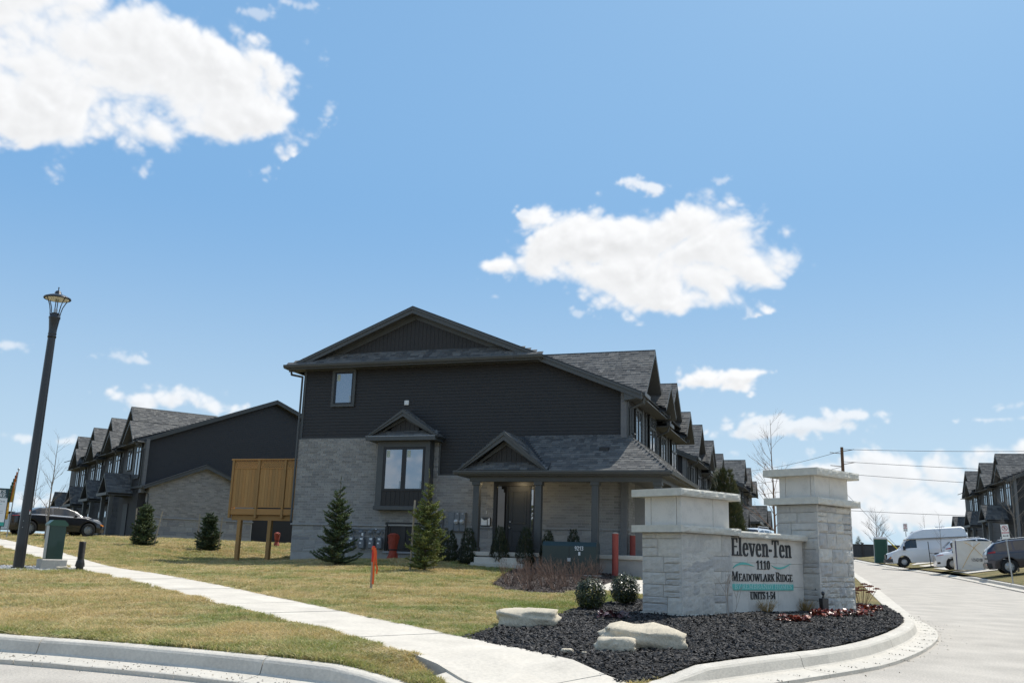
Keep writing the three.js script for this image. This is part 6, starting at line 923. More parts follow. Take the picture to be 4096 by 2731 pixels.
[[-2.28, -31.1, 1.42, 0.27, 'slim cedar partly behind the bright yellow green spruce'], [-1.86, -30.7, 1.22, 0.34, 'broad cedar second from the left in front of the house'], [-1.2, -30.45, 1.28, 0.33, 'cedar just left of the first porch column'], [-0.2, -29.9, 1.42, 0.30, 'cedar in front of the left side of the front door'], [0.6, -29.5, 1.46, 0.29, 'cedar in front of the right side of the front door'], [1.3, -29.35, 1.36, 0.28, 'cedar behind the left half of the transformer'], [2.1, -29.7, 1.42, 0.28, 'cedar behind the right half of the transformer']].forEach(([x, z, h, R, l], i) => thuja('cedar_shrub', l, x, z, h, R, 130 + i, cD, 1500, 'small cedars along the porch'));
thuja('cedar_tree', 'tall columnar cedar tree rising behind the stone sign', 9.1, -39.5, 4.85, 0.95, 150, [[0.05, 0.062, 0.017], [0.035, 0.05, 0.014], [0.085, 0.08, 0.022]], 5200);
function boxwood(label, x, z, R, seed) {
  const r = rng(seed), y = mound(x, z), T = thing('boxwood_shrub', label, 'boxwood', [x, y, z], 0, 'round boxwood shrubs'), tb = new TB(), tk = new TB();
  for (let k = 0; k < 26; k++) { const d = unit3([r() - 0.5, 0.35 + r() * 0.6, r() - 0.5]); limb(tk, [0, -0.03, 0], [d[0] * R * 0.9, d[1] * R * 1.1 + 0.04, d[2] * R * 0.9], 0.008, 0.003, 4); }
  for (let k = 0; k < 6500; k++) {
    const d = rnd3(r), lump = 1 + 0.13 * n3(d[0] * 2.2 + seed, d[1] * 2.2, d[2] * 2.2) + 0.06 * n3(d[0] * 6 + seed, d[1] * 6, d[2] * 6), q = R * lump * (0.5 + 0.54 * Math.pow(r(), 0.5)), p = [d[0] * q, R * 0.98 + d[1] * q * 1.04, d[2] * q]; if (p[1] < 0.03) continue;
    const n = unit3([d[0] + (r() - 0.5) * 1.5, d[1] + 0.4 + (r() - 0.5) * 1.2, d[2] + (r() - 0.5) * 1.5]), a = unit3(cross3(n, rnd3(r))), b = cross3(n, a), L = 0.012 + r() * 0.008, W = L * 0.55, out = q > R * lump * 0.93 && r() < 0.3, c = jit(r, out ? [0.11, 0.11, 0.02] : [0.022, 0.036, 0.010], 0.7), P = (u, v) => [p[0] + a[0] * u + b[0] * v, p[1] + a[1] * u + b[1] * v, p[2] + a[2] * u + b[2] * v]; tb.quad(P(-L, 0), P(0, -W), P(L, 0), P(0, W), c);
  }
  part(T, 'stems', tk.g, bark); part(T, 'foliage', tb.g, glossM);
}
boxwood('round boxwood shrub at the edge of the lawn', 1.5, -16.85, 0.27, 161); boxwood('round boxwood shrub closest to the left sign pillar', 2.27, -18.2, 0.275, 162);
function stems(tb, r, n, h, spread, col, thin = 0.004, fork = 2, base0 = 0.06) {
  for (let k = 0; k < n; k++) { const a = r() * 6.28, q = r() * base0; let p = [Math.cos(a) * q, -0.02, Math.sin(a) * q], d = unit3([Math.cos(a) * spread * r(), 1, Math.sin(a) * spread * r()]), L = h * (0.55 + r() * 0.45) / 3; const c = jit(r, col, 0.5);
    for (let s = 0; s < 3; s++) { const e = add3(p, d, L, d, 0, d, 0); limb(tb, p, e, thin * (1 - s * 0.25), thin * (0.8 - s * 0.25), 3, c); if (s) for (let f = 0; f < fork; f++) { const g = unit3([d[0] + (r() - 0.5) * 1.1, d[1], d[2] + (r() - 0.5) * 1.1]); limb(tb, e, add3(e, g, L * (0.5 + r() * 0.5), g, 0, g, 0), thin * 0.45, 0.0004, 3, c); } p = e; d = unit3([d[0] + (r() - 0.5) * 0.35, d[1], d[2] + (r() - 0.5) * 0.35]); } }
}
{ const spots = [[0.15, -22.6], [0.55, -21.6], [0.5, -23.8], [0.9, -22.8], [1.15, -21.7], [1.5, -23.2], [1.3, -24.8], [0.7, -25.2], [1.9, -24.4], [2.0, -26.0], [1.1, -26.6], [2.5, -26.6]], words_ = ['leftmost', 'second from the left of the', 'tallest left', 'middle left', 'front', 'front middle', 'central', 'rear left', 'right of centre', 'rear right', 'rear middle', 'rightmost'];
  spots.forEach(([x, z], i) => { const r = rng(170 + i), tb = new TB(); stems(tb, r, 30, 0.62, 0.75, [0.17, 0.105, 0.075], 0.006, 3, 0.12); solo('bare_shrub', tb.g, vc({ roughness: 0.9 }), 'leafless brown shrub in the mulch in front of the green transformer', 'shrub', 'leafless shrubs around the transformer', [x, mound(x, z), z]); }); }
{ const r = rng(190), tb = new TB(), c = [0.36, 0.31, 0.26]; const grow = (p, d, L, w, n) => { const e = add3(p, d, L, d, 0, d, 0); limb(tb, p, e, w, w * 0.7, 5, jit(r, c, 0.3)); if (n > 0) for (let k = 0; k < (n > 2 ? 3 : 2); k++) grow(e, unit3([d[0] + (r() - 0.5) * 0.95, d[1] + 0.15, d[2] + (r() - 0.5) * 0.95]), L * (0.6 + r() * 0.28), w * 0.62, n - 1); }; grow([0, -0.05, 0], unit3([-0.05, 1, 0.05]), 0.26, 0.013, 4); grow([0.03, -0.05, 0], unit3([0.4, 0.8, 0.1]), 0.22, 0.008, 3); solo('bare_shrub', tb.g, vc(), 'thin leafless sapling in front of the lettered panel', 'shrub', null, [3.75, mound(3.75, -16.15), -16.15]); }
[[4.72, -17.35, 'dry tan tuft below the word panel'], [5.72, -18.35, 'dry tan tuft just left of the flood light'], [6.55, -18.95, 'dry tan tuft at the foot of the right pillar']].forEach(([x, z, l], i) => { const r = rng(200 + i), tb = new TB(); stems(tb, r, 90, 0.26, 1.15, [0.34, 0.22, 0.075], 0.0035, 3, 0.07); solo('dry_grass_tuft', tb.g, vc(), l, 'dry plant', 'dry tufts by the sign', [x, mound(x, z), z]); });
function coral(label, x, z, R, n, seed, cols, fl = 1) { const r = rng(seed), tb = new TB(), tk = new TB(); for (let k = 0; k < n; k++) { const a = r() * 6.28, q = R * Math.sqrt(r()), p = [Math.cos(a) * q, 0.02 + r() * 0.10 * fl, Math.sin(a) * q * 0.7]; limb(tk, [p[0] * 0.4, -0.02, p[2] * 0.4], p, 0.002, 0.001, 3); const nn = unit3([(r() - 0.5) * 1.6, 0.8, (r() - 0.5) * 1.6]), u = unit3(cross3(nn, rnd3(r))), v = cross3(nn, u), L = 0.02 + r() * 0.028, c = jit(r, pick(r, cols), 0.6), rim = []; for (let i = 0; i < 8; i++) { const t = i / 8 * 6.28, s = L * (0.8 + 0.3 * r()), dn = (r() - 0.5) * 0.018; rim.push([p[0] + (u[0] * Math.cos(t) + v[0] * Math.sin(t)) * s + nn[0] * dn, p[1] + (u[1] * Math.cos(t) + v[1] * Math.sin(t)) * s + nn[1] * dn, p[2] + (u[2] * Math.cos(t) + v[2] * Math.sin(t)) * s + nn[2] * dn]); } for (let i = 0; i < 8; i++) tb.tri(p, rim[i], rim[(i + 1) % 8], c); } const T = thing('coral_bells', label, 'perennial', [x, mound(x, z), z], 0, 'red leaved perennials'); part(T, 'leaves', tb.g, glossM); part(T, 'stalks', tk.g, bark); }
const reds = [[0.26, 0.045, 0.02], [0.19, 0.03, 0.022], [0.32, 0.09, 0.035], [0.14, 0.03, 0.025]];
coral('red leaved plant in the open mulch in front of the panel', 4.72, -15.75, 0.27, 95, 211, reds); coral('red leaved plant at the foot of the flood light', 5.72, -17.15, 0.3, 95, 212, reds); coral('red leaved plant right of the flood light', 6.5, -17.75, 0.3, 70, 213, reds); coral('red leaved patch under the brown flower heads', 7.3, -19.5, 0.36, 90, 214, reds); coral('dark purple leaved plant in the pillar shadow', 1.75, -15.3, 0.3, 70, 215, [[0.06, 0.022, 0.028], [0.09, 0.035, 0.04]]);
{ const r = rng(220), x = 7.45, z = -20.1, T = thing('dried_sedum', 'clump of dry brown flat flower heads beside the right pillar', 'perennial', [x, mound(x, z), z]), tk = new TB(), tb = new TB(); for (let k = 0; k < 13; k++) { const a = r() * 6.28, q = 0.06 + r() * 0.06, e = [Math.cos(a) * (0.08 + r() * 0.26), 0.3 + r() * 0.2, Math.sin(a) * (0.05 + r() * 0.2)]; limb(tk, [Math.cos(a) * 0.04, -0.02, Math.sin(a) * 0.04], e, 0.005, 0.004, 4, [0.22, 0.13, 0.08]); for (let i = 0; i < 60; i++) { const b = r() * 6.28, d = Math.sqrt(r()) * 0.075, p = [e[0] + Math.cos(b) * d, e[1] + 0.02 * (1 - d * d * 160) + r() * 0.012, e[2] + Math.sin(b) * d], s = 0.011, c = jit(r, [0.16, 0.045, 0.02], 0.8); tb.tri([p[0] - s, p[1] - s, p[2]], [p[0] + s, p[1] - s, p[2] - s], [p[0], p[1] + s, p[2]], c); tb.tri([p[0], p[1] - s, p[2] + s], [p[0] + s, p[1], p[2] - s], [p[0] - s, p[1] + s * 0.6, p[2]], c); } } part(T, 'stalks', tk.g, vc()); part(T, 'flower_heads', tb.g, vc()); }
// ------------------------------------------------------------------ leafless trees
function bareTree(label, x, y, z, h, seed, o = {}) {
  const r = rng(seed), T = thing('bare_tree', label, 'tree', [x, y, z], 0, o.group), tk = new TB(), tb = new TB(), w = o.w ?? 0.012 * h; let p = [0, -0.5, 0], n = 9, L = (h + 0.5) / n, d = [0, 1, 0];
  const br = (q, e, l, w_, k) => { const m = add3(q, e, l, e, 0, e, 0); limb(tb, q, m, w_, w_ * 0.6, 4); if (k > 0) for (let i = 0; i < (k > 2 ? 3 : 2); i++) { const g = unit3([e[0] + (r() - 0.5) * 0.9, e[1] + 0.12 + (r() - 0.5) * 0.4, e[2] + (r() - 0.5) * 0.9]); br(add3(q, e, l * (0.55 + 0.45 * r()), e, 0, e, 0), g, l * (0.55 + r() * 0.3), w_ * 0.55, k - 1); } };
  for (let i = 0; i < n; i++) { const e = add3(p, d, L, d, 0, d, 0), w0 = w * (1 - i / n * 0.9); limb(tk, p, e, w0, w * (1 - (i + 1) / n * 0.9), 7); if (i >= (o.from ?? 2)) for (let k = 0; k < (o.n ?? 3); k++) { const a = r() * 6.28, up = o.up ?? 0.9; br(add3(p, d, L * r(), d, 0, d, 0), unit3([Math.cos(a), up + r() * 0.5, Math.sin(a)]), h * (o.len ?? 0.16) * (1.15 - i / n * 0.8), w0 * 0.4, o.k ?? 3); } d = unit3([(r() - 0.5) * 0.07, 1, (r() - 0.5) * 0.07]); p = e; }
  part(T, 'trunk', tk.g, o.mat ?? M(0.21, 0.18, 0.15)); part(T, 'branches', tb.g, o.mat ?? M(0.21, 0.18, 0.15)); return T;
}
bareTree('slim bare street tree behind the dark sedan, left', -20.3, base(-20.3, -42), -42, 4.6, 301, { w: 0.05, from: 2, len: 0.17, k: 2 });
bareTree('bare tree behind the sales sign at the left edge', -33, 1.9, -66, 5.2, 302, { w: 0.05, from: 1, k: 3 }); bareTree('thin bare sapling between the lamp post and the sales sign', -28, 1.9, -60, 3.4, 303, { w: 0.03, k: 2 });
bareTree('tall thin bare tree with brown trunk behind the right sign pillar', 13.6, 1.35, -48, 7.6, 304, { w: 0.075, from: 2, len: 0.15, k: 3, mat: M(0.24, 0.14, 0.085) });
bareTree('spreading bare tree behind the green portable toilet', 43, 2.6, -110, 5.4, 305, { w: 0.11, from: 3, n: 5, len: 0.26, k: 3, mat: M(0.3, 0.27, 0.25) });
bareTree('staked bare sapling in front of the white van', 30.6, streetRise(30.6, -66.8), -66.8, 3.7, 306, { w: 0.035, from: 4, k: 2, len: 0.14 }); bareTree('bare sapling just beyond the white van', 38, 2.4, -86, 4.2, 307, { w: 0.04, from: 3, k: 2 });
bareTree('bare tree beside the dark blue car at the right edge', 27.4, streetRise(27.4, -51), -51, 5.2, 308, { w: 0.06, from: 2, len: 0.2, k: 3 });
{ const S = thing('sapling_stakes', 'dark metal stakes with cross tie around the sapling by the white van', 'stake', [30.6, streetRise(30.6, -66.8), -66.8], rad(-20)); part(S, 'stake', cyl([-0.75, 0, 0], [-0.85, 1.75, 0], 0.03, 0.03, 6), mat.black); part(S, 'stake', cyl([0.6, 0, 0], [0.85, 1.7, 0], 0.03, 0.03, 6), mat.black); part(S, 'tie', cyl([-0.8, 0.95, 0], [0.72, 0.95, 0], 0.02, 0.02, 6), mat.black); }
{ const r = rng(320), T = thing('spruce_tree', 'tiny distant spruce poking above the far fence', 'spruce', [50.5, 2.9, -136]), tb = new TB(), tk = new TB(); limb(tk, [0, 0, 0], [0, 3.4, 0], 0.08, 0.01, 5); for (let y = 0.6; y < 3.3; y += 0.16) for (let k = 0; k < 8; k++) { const a = r() * 6.28; sprig(tb, [0, y, 0], unit3([Math.cos(a), 0.2, Math.sin(a)]), (3.5 - y) * 0.3 + 0.1, r, [0.12, 0.13, 0.08], 9); } part(T, 'trunk', tk.g, bark); part(T, 'crown', tb.g, leafM); }
// ------------------------------------------------------------------ vehicles: local x forward, z towards the near side
const lerpP = (P, x) => { if (x <= P[0][0]) return P[0][1]; for (let i = 0; i + 1 < P.length; i++) if (x <= P[i + 1][0]) { const t = (x - P[i][0]) / (P[i + 1][0] - P[i][0]), s = t * t * (3 - 2 * t); return mix(P[i][1], P[i + 1][1], mix(t, s, 0.6)); } return P[P.length - 1][1]; };
function vehicle(name, label, category, pos, turn, pitch, c, paint) {
  const V = thing(name, label, category, pos, turn); V.rotation.order = 'YXZ'; V.rotation.z = pitch;
  const h = c.L / 2, bot = (x) => { let b = c.sill; for (const w of [c.rw, c.fw]) { const d = Math.abs(x - w); if (d < c.wr * 1.2) b = Math.max(b, c.wr + Math.sqrt(Math.max(0, (c.wr * 1.2) ** 2 - d * d))); } return b; };
  const wid = (x) => c.W / 2 * Math.min(1, lerpP([[-h, c.tr ?? 0.86], [-h + 0.35, 0.975], [-0.3, 1], [h - 0.9, 0.985], [h - 0.25, 0.9], [h, c.tf ?? 0.72]], x));
  const T = (x) => lerpP(c.top, x), belt = (x) => lerpP(c.belt, x);
  const sec = (x) => { const w = wid(x), b = bot(x), t = T(x), be = Math.min(belt(x), t - 0.05), glassy = t > be + 0.14, wr = glassy ? Math.max(c.roofW ?? 0.70, 0.93 - (t - be) * 0.42) * w : w * 0.93; return [[b, w * 0.955], [Math.max(b + 0.02, c.sill + (be - c.sill) * 0.45), w], [be - 0.02, w * 0.985], [be, w * 0.965], [t - (glassy ? 0.045 : 0.03), wr], [t - 0.01, wr * 0.82], [t, 0]]; };
  const S = (x, t, sd, off = 0) => { const s = sec(x), i = Math.min(s.length - 2, Math.floor(t)), f = t - i, y = mix(s[i][0], s[i + 1][0], f), z = mix(s[i][1], s[i + 1][1], f), dy = s[i + 1][0] - s[i][0], dz = s[i + 1][1] - s[i][1], l = Math.hypot(dy, dz) || 1; return [x, y - dz / l * off, sd * (z + dy / l * off)]; };
  const grid = (x0, x1, t0, t1, nx, nt, off, sds = [-1, 1]) => { const l = []; for (const sd of sds) { const pos = [], idx = [], uv = []; for (let i = 0; i <= nx; i++) for (let j = 0; j <= nt; j++) { const p = S(mix(x0, x1, i / nx), mix(t0, t1, j / nt), sd, off); pos.push(...p); uv.push(p[0], p[1]); } for (let i = 0; i < nx; i++) for (let j = 0; j < nt; j++) { const a = i * (nt + 1) + j, b = a + nt + 1; if (sd > 0) idx.push(a, b, a + 1, b, b + 1, a + 1); else idx.push(a, a + 1, b, b, a + 1, b + 1); } const g = new THREE.BufferGeometry(); g.setAttribute('position', new THREE.Float32BufferAttribute(pos, 3)); g.setAttribute('uv', new THREE.Float32BufferAttribute(uv, 2)); g.setIndex(idx); g.computeVertexNormals(); l.push(plain(g)); } return merge(l); };
  const ends = [-h, h].map((x) => { const tb = new TB(), s = sec(x); for (let i = 0; i + 1 < s.length; i++) tb.quad([x, s[i][0], -s[i][1]], [x, s[i][0], s[i][1]], [x, s[i + 1][0], s[i + 1][1]], [x, s[i + 1][0], -s[i + 1][1]]); return tb.g; });
  part(V, 'body', [grid(-h, h, 0, 6, 72, 18, 0), ...ends], paint);
  part(V, 'underbody', box(-h + 0.15, h - 0.2, c.sill - 0.02, c.sill + 0.35, -c.W / 2 + 0.16, c.W / 2 - 0.16), mat.black);
  for (const [a, b] of c.sideGlass ?? []) part(V, 'side_window', grid(a, b, 3.12, 3.9, 6, 3, 0.006), mat.glassDark);
  if (c.shield) part(V, 'windshield', grid(c.shield[0], c.shield[1], 4.15, 6, 6, 6, 0.008), mat.glassDark); if (c.rearGlass) part(V, 'rear_window', grid(c.rearGlass[0], c.rearGlass[1], 4.15, 6, 6, 6, 0.008), mat.glassDark);
  for (const [x0, x1, t0, t1, m, nm] of c.patches ?? []) part(V, nm, grid(x0, x1, t0, t1, 5, 3, 0.01), m);
  for (const g of c.boxes ?? []) part(V, g[0], g[1](), g[2]);
  for (const wx of [c.rw, c.fw]) for (const sd of [-1, 1]) { const w = new THREE.Group(); w.name = 'wheel'; V.add(w); w.position.set(wx, c.wr, sd * (c.W / 2 - 0.11)); const R = c.wr, rr = c.rim ?? R * 0.68; part(w, 'tyre', lathe([[rr * 0.95, -0.1], [R * 0.96, -0.1], [R, -0.07], [R, 0.07], [R * 0.96, 0.1], [rr * 0.95, 0.1]], 28).rotateX(Math.PI / 2), mat.rubber); const sp = [lathe([[0.001, 0.05], [rr * 0.28, 0.05], [rr * 0.3, 0.02], [rr, -0.02], [rr, 0.08], [rr * 0.93, 0.085], [rr * 0.9, 0.0]], 24).rotateX(Math.PI / 2 * sd)]; for (let k = 0; k < (c.spokes ?? 10); k++) { const a = k / (c.spokes ?? 10) * 6.2832; sp.push(box(0.03, rr * 0.95, -0.012, 0.012, 0.02, 0.075).rotateZ(a).scale(1, 1, sd)); } part(w, 'rim', sp.map((g) => { g.deleteAttribute('normal'); g.computeVertexNormals(); return g; }), c.rimM ?? mat.steel); }
  return V;
}
const paintM = (r, g, b) => Mp(r, g, b, { roughness: 0.35, clearcoat: 1, clearcoatRoughness: 0.04 });
const red = M(0.38, 0.012, 0.01, { roughness: 0.2 }), amber = M(0.6, 0.2, 0.02, { roughness: 0.25 }), lampM = M(0.25, 0.26, 0.27, { roughness: 0.1, metalness: 0.4 }), chrome = M(0.7, 0.7, 0.7, { metalness: 1, roughness: 0.12 });
const sedan = { L: 4.64, W: 1.86, sill: 0.24, wr: 0.34, rw: -1.38, fw: 1.43, top: [[-2.32, 0.92], [-2.2, 1.05], [-1.55, 1.12], [-0.85, 1.36], [-0.3, 1.43], [0.3, 1.41], [0.75, 1.28], [1.2, 1.03], [1.9, 0.92], [2.25, 0.76], [2.32, 0.6]], belt: [[-2.32, 0.9], [-1.2, 0.98], [0.6, 0.93], [1.2, 0.93], [2.32, 0.6]], sideGlass: [[-1.32, -0.42], [-0.3, 0.72]], shield: [0.5, 1.18], rearGlass: [-1.5, -0.85], spokes: 10,
  patches: [[-2.2, -1.9, 2.0, 2.9, red, 'tail_light'], [2.02, 2.24, 1.75, 2.5, amber, 'side_marker'], [1.7, 2.1, 2.3, 2.95, lampM, 'headlight'], [-1.45, 0.95, 2.98, 3.1, chrome, 'window_trim']], boxes: [['mirror', () => merge([sph([0.72, 1.0, 0.98], 0.1, 10, 8, 0.8, 0.7, 0.8), sph([0.72, 1.0, -0.98], 0.1, 10, 8, 0.8, 0.7, 0.8)]), mat.black], ['spoiler', () => rbox(-2.3, -2.05, 1.06, 1.085, -0.7, 0.7, 0.008), mat.black], ['exhaust', () => rbox(-2.33, -2.2, 0.28, 0.34, 0.4, 0.7, 0.02), mat.steel]] };
vehicle('sedan', 'dark navy sedan parked behind the street lamp on the left', 'car', [-22.75, base(-22.75, -47.7) + 0.04, -47.7], rad(45), 0, sedan, paintM(0.006, 0.007, 0.012));
const van = { L: 5.7, W: 2.01, sill: 0.3, wr: 0.37, rw: -1.75, fw: 1.68, tr: 0.97, tf: 0.86, roofW: 0.8, rim: 0.22, spokes: 8, top: [[-2.85, 1.98], [-2.75, 2.05], [1.05, 2.06], [1.28, 2.0], [1.95, 1.3], [2.15, 1.2], [2.7, 1.06], [2.82, 0.9], [2.85, 0.6]], belt: [[-2.85, 1.28], [1.9, 1.24], [2.1, 1.16], [2.85, 0.6]], sideGlass: [[0.68, 1.5]], shield: [1.3, 1.93],
  patches: [[2.55, 2.8, 1.9, 2.9, M(0.05, 0.05, 0.05, { roughness: 0.15 }), 'headlight'], [2.52, 2.8, 1.5, 1.88, amber, 'turn_signal']], boxes: [['bumper', () => rbox(2.45, 2.95, 0.36, 0.62, -0.98, 0.98, 0.06), M(0.06, 0.06, 0.062)], ['grille', () => rbox(2.78, 2.88, 0.66, 0.95, -0.6, 0.6, 0.02), mat.black], ['door_handle', () => rbox(0.5, 0.62, 1.0, 1.2, 1.0, 1.03, 0.01), mat.black], ['mirror', () => merge([rbox(1.5, 1.66, 1.2, 1.5, 1.03, 1.2, 0.03), rbox(1.5, 1.66, 1.2, 1.5, -1.2, -1.03, 0.03)]), mat.black], ['fuel_stain', () => merge([rbox(-0.05, -0.0, 0.5, 0.78, 1.005, 1.012, 0.002), rbox(-0.16, -0.12, 0.48, 0.75, 1.005, 1.012, 0.002)]), M(0.42, 0.3, 0.12)],
    ['raised_roof', () => { const tb = new TB(), A = [[-2.82, 2.0, 0.9], [1.2, 2.0, 0.9]], st = [[-2.84, 2.0, 0.98, 0.9], [-2.7, 2.62, 0.86, 0.7], [-2.5, 2.74, 0.8, 0.62], [0.1, 2.72, 0.8, 0.62], [0.75, 2.55, 0.8, 0.62], [1.38, 2.0, 0.86, 0.7]]; for (let i = 0; i + 1 < st.length; i++) { const [x0, y0, w0, t0] = st[i], [x1, y1, w1, t1] = st[i + 1]; for (const s of [-1, 1]) { tb.quad([x0, 1.98, s * 0.97], [x1, 1.98, s * 0.97], [x1, y1 - 0.1, s * w1], [x0, y0 - 0.1, s * w0]); tb.quad([x0, y0 - 0.1, s * w0], [x1, y1 - 0.1, s * w1], [x1, y1, s * t1], [x0, y0, s * t0]); } tb.quad([x0, y0, t0], [x1, y1, t1], [x1, y1, -t1], [x0, y0, -t0]); } return tb.g; }, paintM(0.68, 0.68, 0.67)], ['roof_seam', () => merge([rbox(-2.84, 1.3, 1.97, 2.01, 0.9, 0.985, 0.004), rbox(-2.84, 1.3, 1.97, 2.01, -0.985, -0.9, 0.004)]), M(0.2, 0.2, 0.2)], ['roof_window', () => { const g = rbox(-2.0, -0.35, 2.22, 2.56, 0.0, 0.02, 0.01); return g.rotateX(-0.23).translate(0, 0.02 + 0.02, 1.41); }, mat.glassDark], ['roof_vent', () => rbox(-1.5, -0.9, 2.74, 2.83, -0.25, 0.25, 0.04), mat.white]] };
vehicle('van', 'white high roof van parked nose to the street beside the portable toilet', 'van', [31.25, streetRise(31.25, -70.6) + 0.06, -70.6], rad(163), -0.07, van, paintM(0.70, 0.70, 0.70));
vehicle('sedan', 'white sedan with red tail light left of the work tent', 'car', [29.7, streetRise(29.7, -60.3), -60.3], rad(-17), 0.10, { ...sedan, patches: [[-2.26, -1.85, 2.0, 3.1, red, 'tail_light'], [-2.28, -2.1, 0.5, 0.9, mat.black, 'rear_vent'], [1.7, 2.1, 2.3, 2.95, lampM, 'headlight']] }, paintM(0.66, 0.67, 0.68));
const suv = { L: 4.6, W: 1.86, sill: 0.3, wr: 0.36, rw: -1.36, fw: 1.36, tr: 0.92, top: [[-2.3, 1.05], [-2.18, 1.32], [-1.75, 1.6], [-1.2, 1.67], [0.1, 1.68], [0.5, 1.6], [1.15, 1.14], [2.0, 1.0], [2.25, 0.85], [2.3, 0.6]], belt: [[-2.3, 1.1], [-1.6, 1.08], [0.9, 1.02], [1.2, 1.02], [2.3, 0.6]], sideGlass: [[-1.85, -1.05], [-0.95, -0.15], [-0.05, 0.8]], shield: [0.45, 1.12], rearGlass: [-2.24, -1.8], spokes: 7, patches: [[-2.22, -1.86, 2.2, 3.2, red, 'tail_light'], [1.8, 2.15, 2.3, 2.95, lampM, 'headlight']], boxes: [['roof_rail', () => merge([pipe([[-1.5, 1.66, 0.58], [-1.45, 1.72, 0.58], [0.1, 1.73, 0.58], [0.15, 1.68, 0.58]], 0.02, 6), pipe([[-1.5, 1.66, -0.58], [-1.45, 1.72, -0.58], [0.1, 1.73, -0.58], [0.15, 1.68, -0.58]], 0.02, 6)]), mat.steel], ['rear_bumper', () => rbox(-2.36, -2.1, 0.34, 0.62, -0.88, 0.88, 0.05), mat.black], ['reflector', () => rbox(-2.375, -2.36, 0.5, 0.56, 0.5, 0.8, 0.005), red], ['mirror', () => merge([sph([0.75, 1.1, 0.98], 0.1, 10, 8, 0.8, 0.8, 0.8), sph([0.75, 1.1, -0.98], 0.1, 10, 8, 0.8, 0.8, 0.8)]), mat.black]] };
vehicle('hatchback', 'white car with roof rails behind the work tent', 'car', [33.4, streetRise(33.4, -67.0), -67.0], rad(-17), 0.12, suv, paintM(0.66, 0.67, 0.68));
vehicle('sport_utility', 'dark blue car at the right edge beside the leaning no parking sign', 'car', [27.1, streetRise(27.1, -48.6), -48.6], rad(-20), 0.12, suv, paintM(0.008, 0.009, 0.028));
vehicle('sport_utility', 'white vehicle whose roof just shows above the middle of the sign', 'car', [13.1, base(13.1, -50) + 0.02, -50], rad(60), 0, suv, paintM(0.66, 0.66, 0.66)).scale.setScalar(1.16);
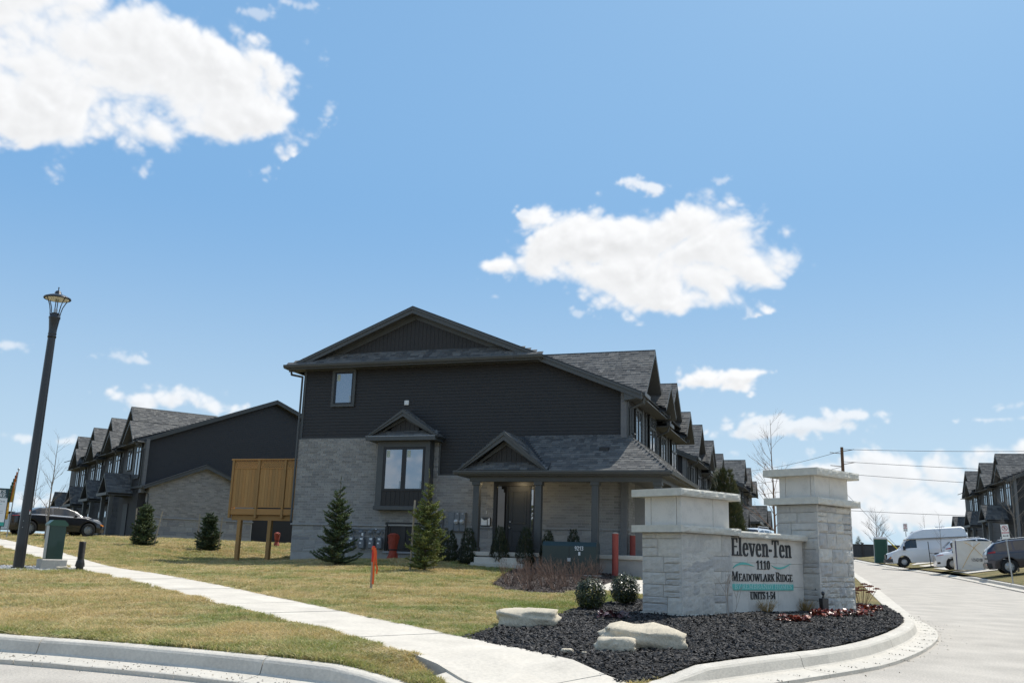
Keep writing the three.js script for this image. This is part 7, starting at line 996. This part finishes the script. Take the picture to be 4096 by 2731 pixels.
// ------------------------------------------------------------------ a person beyond the right pillar
{
  const J = { head: [0, 1.63, 0], neck: [0, 1.47, 0], chest: [0, 1.28, 0], hip: [0, 0.95, 0], ls: [-0.18, 1.40, 0], le: [-0.23, 1.13, -0.03], lh: [-0.22, 0.88, 0.06], rs: [0.18, 1.40, 0], re: [0.24, 1.14, -0.02], rh: [0.22, 0.9, 0.12], lp: [-0.095, 0.92, 0], lk: [-0.11, 0.5, 0.02], la: [-0.11, 0.09, 0], lt: [-0.12, 0.04, 0.15], rp: [0.095, 0.92, 0], rk: [0.12, 0.5, 0.05], ra: [0.12, 0.09, -0.04], rt: [0.14, 0.04, 0.11] };
  const bones = [['neck', 'chest', 0.075, 0.15], ['chest', 'hip', 0.165, 0.14], ['ls', 'rs', 0.075, 0.075], ['ls', 'le', 0.068, 0.05], ['le', 'lh', 0.048, 0.034], ['rs', 're', 0.068, 0.05], ['re', 'rh', 0.048, 0.034], ['lp', 'lk', 0.1, 0.065], ['lk', 'la', 0.062, 0.045], ['la', 'lt', 0.05, 0.036], ['rp', 'rk', 0.1, 0.065], ['rk', 'ra', 0.062, 0.045], ['ra', 'rt', 0.05, 0.036], ['lp', 'rp', 0.12, 0.12], ['neck', 'head', 0.055, 0.06]].map(([a, b, r, q]) => [J[a], J[b], r, q]);
  for (const [hx, s] of [[J.lh, -1], [J.rh, 1]]) { bones.push([hx, [hx[0], hx[1] - 0.06, hx[2] + 0.015], 0.032, 0.03]); for (let k = 0; k < 4; k++) bones.push([[hx[0], hx[1] - 0.07, hx[2] - 0.025 + k * 0.018], [hx[0] - s * 0.012, hx[1] - 0.12 - (k === 1 || k === 2 ? 0.012 : 0), hx[2] - 0.02 + k * 0.018], 0.01, 0.008]); bones.push([[hx[0], hx[1] - 0.03, hx[2] + 0.03], [hx[0] - s * 0.02, hx[1] - 0.085, hx[2] + 0.05], 0.011, 0.009]); }
  const cap = (p, [a, b, r, q]) => { const ab = sub3(b, a), ap = sub3(p, a), t = clamp((ap[0] * ab[0] + ap[1] * ab[1] + ap[2] * ab[2]) / (ab[0] ** 2 + ab[1] ** 2 + ab[2] ** 2)); return Math.hypot(ap[0] - ab[0] * t, ap[1] - ab[1] * t, ap[2] - ab[2] * t) - mix(r, q, t); };
  const sdf = (p) => { let d = 9; const sm = (a, b, k) => { const h = clamp(0.5 + 0.5 * (b - a) / k); return mix(b, a, h) - k * h * (1 - h); }; for (const b of bones) d = sm(d, cap(p, b), 0.03); const e = sub3(p, J.head); d = sm(d, (Math.hypot(e[0] / 0.078, e[1] / 0.115, e[2] / 0.098) - 1) * 0.085, 0.02); d = Math.min(d, Math.hypot((p[0]) / 0.7, p[1] - 1.615, p[2] - 0.1) - 0.018); for (const s of [-1, 1]) d = Math.min(d, Math.hypot(p[0] - s * 0.08, (p[1] - 1.625) * 0.6, p[2]) - 0.02); return d; };
  const N = 88, mc = new MarchingCubes(N, M(1, 1, 1), false, false, 120000); mc.isolation = 0; const sx = 0.38, sy = 0.92, oy = 0.89;
  for (let k = 0; k < N; k++) for (let j = 0; j < N; j++) for (let i = 0; i < N; i++) mc.field[i + j * N + k * N * N] = -sdf([(i - N / 2) / (N / 2) * sx, (j - N / 2) / (N / 2) * sy + oy, (k - N / 2) / (N / 2) * sx]);
  mc.update(); const n = mc.count, pos = [], col = [], uv = [];
  for (let i = 0; i < n; i++) { const x = mc.positionArray[i * 3] * sx, y = mc.positionArray[i * 3 + 1] * sy + oy, z = mc.positionArray[i * 3 + 2] * sx; pos.push(x, y, z); uv.push(x, y); const c = y > 1.69 || (y > 1.6 && z < -0.02 && Math.abs(x) < 0.1) ? [0.03, 0.02, 0.015] : y > 1.47 ? [0.42, 0.27, 0.2] : y < 0.11 ? [0.28, 0.2, 0.12] : y < 0.93 && Math.abs(x) < 0.195 ? [0.10, 0.055, 0.035] : y < 0.86 && Math.abs(x) > 0.185 ? [0.42, 0.27, 0.2] : [0.035, 0.045, 0.075]; col.push(...c); }
  const g = mergeVertices(fin(pos, uv, col, new Array(pos.length).fill(0))); g.deleteAttribute('normal'); g.computeVertexNormals();
  const P = thing('person', 'person in a dark blue jacket and brown trousers half hidden behind the right pillar', 'person', [22.95, base(22.95, -64) - 0.205, -64], rad(200)); part(P, 'body', g, vc({ roughness: 0.85 })); part(P, 'eyes', [sph([-0.03, 1.645, 0.085], 0.012, 8, 6), sph([0.03, 1.645, 0.085], 0.012, 8, 6)], mat.black); part(P, 'mouth', rbox(-0.025, 0.025, 1.572, 1.58, 0.082, 0.092, 0.002), M(0.3, 0.12, 0.1));
}
scene.updateMatrixWorld(true);
renderer.render(scene, camera);
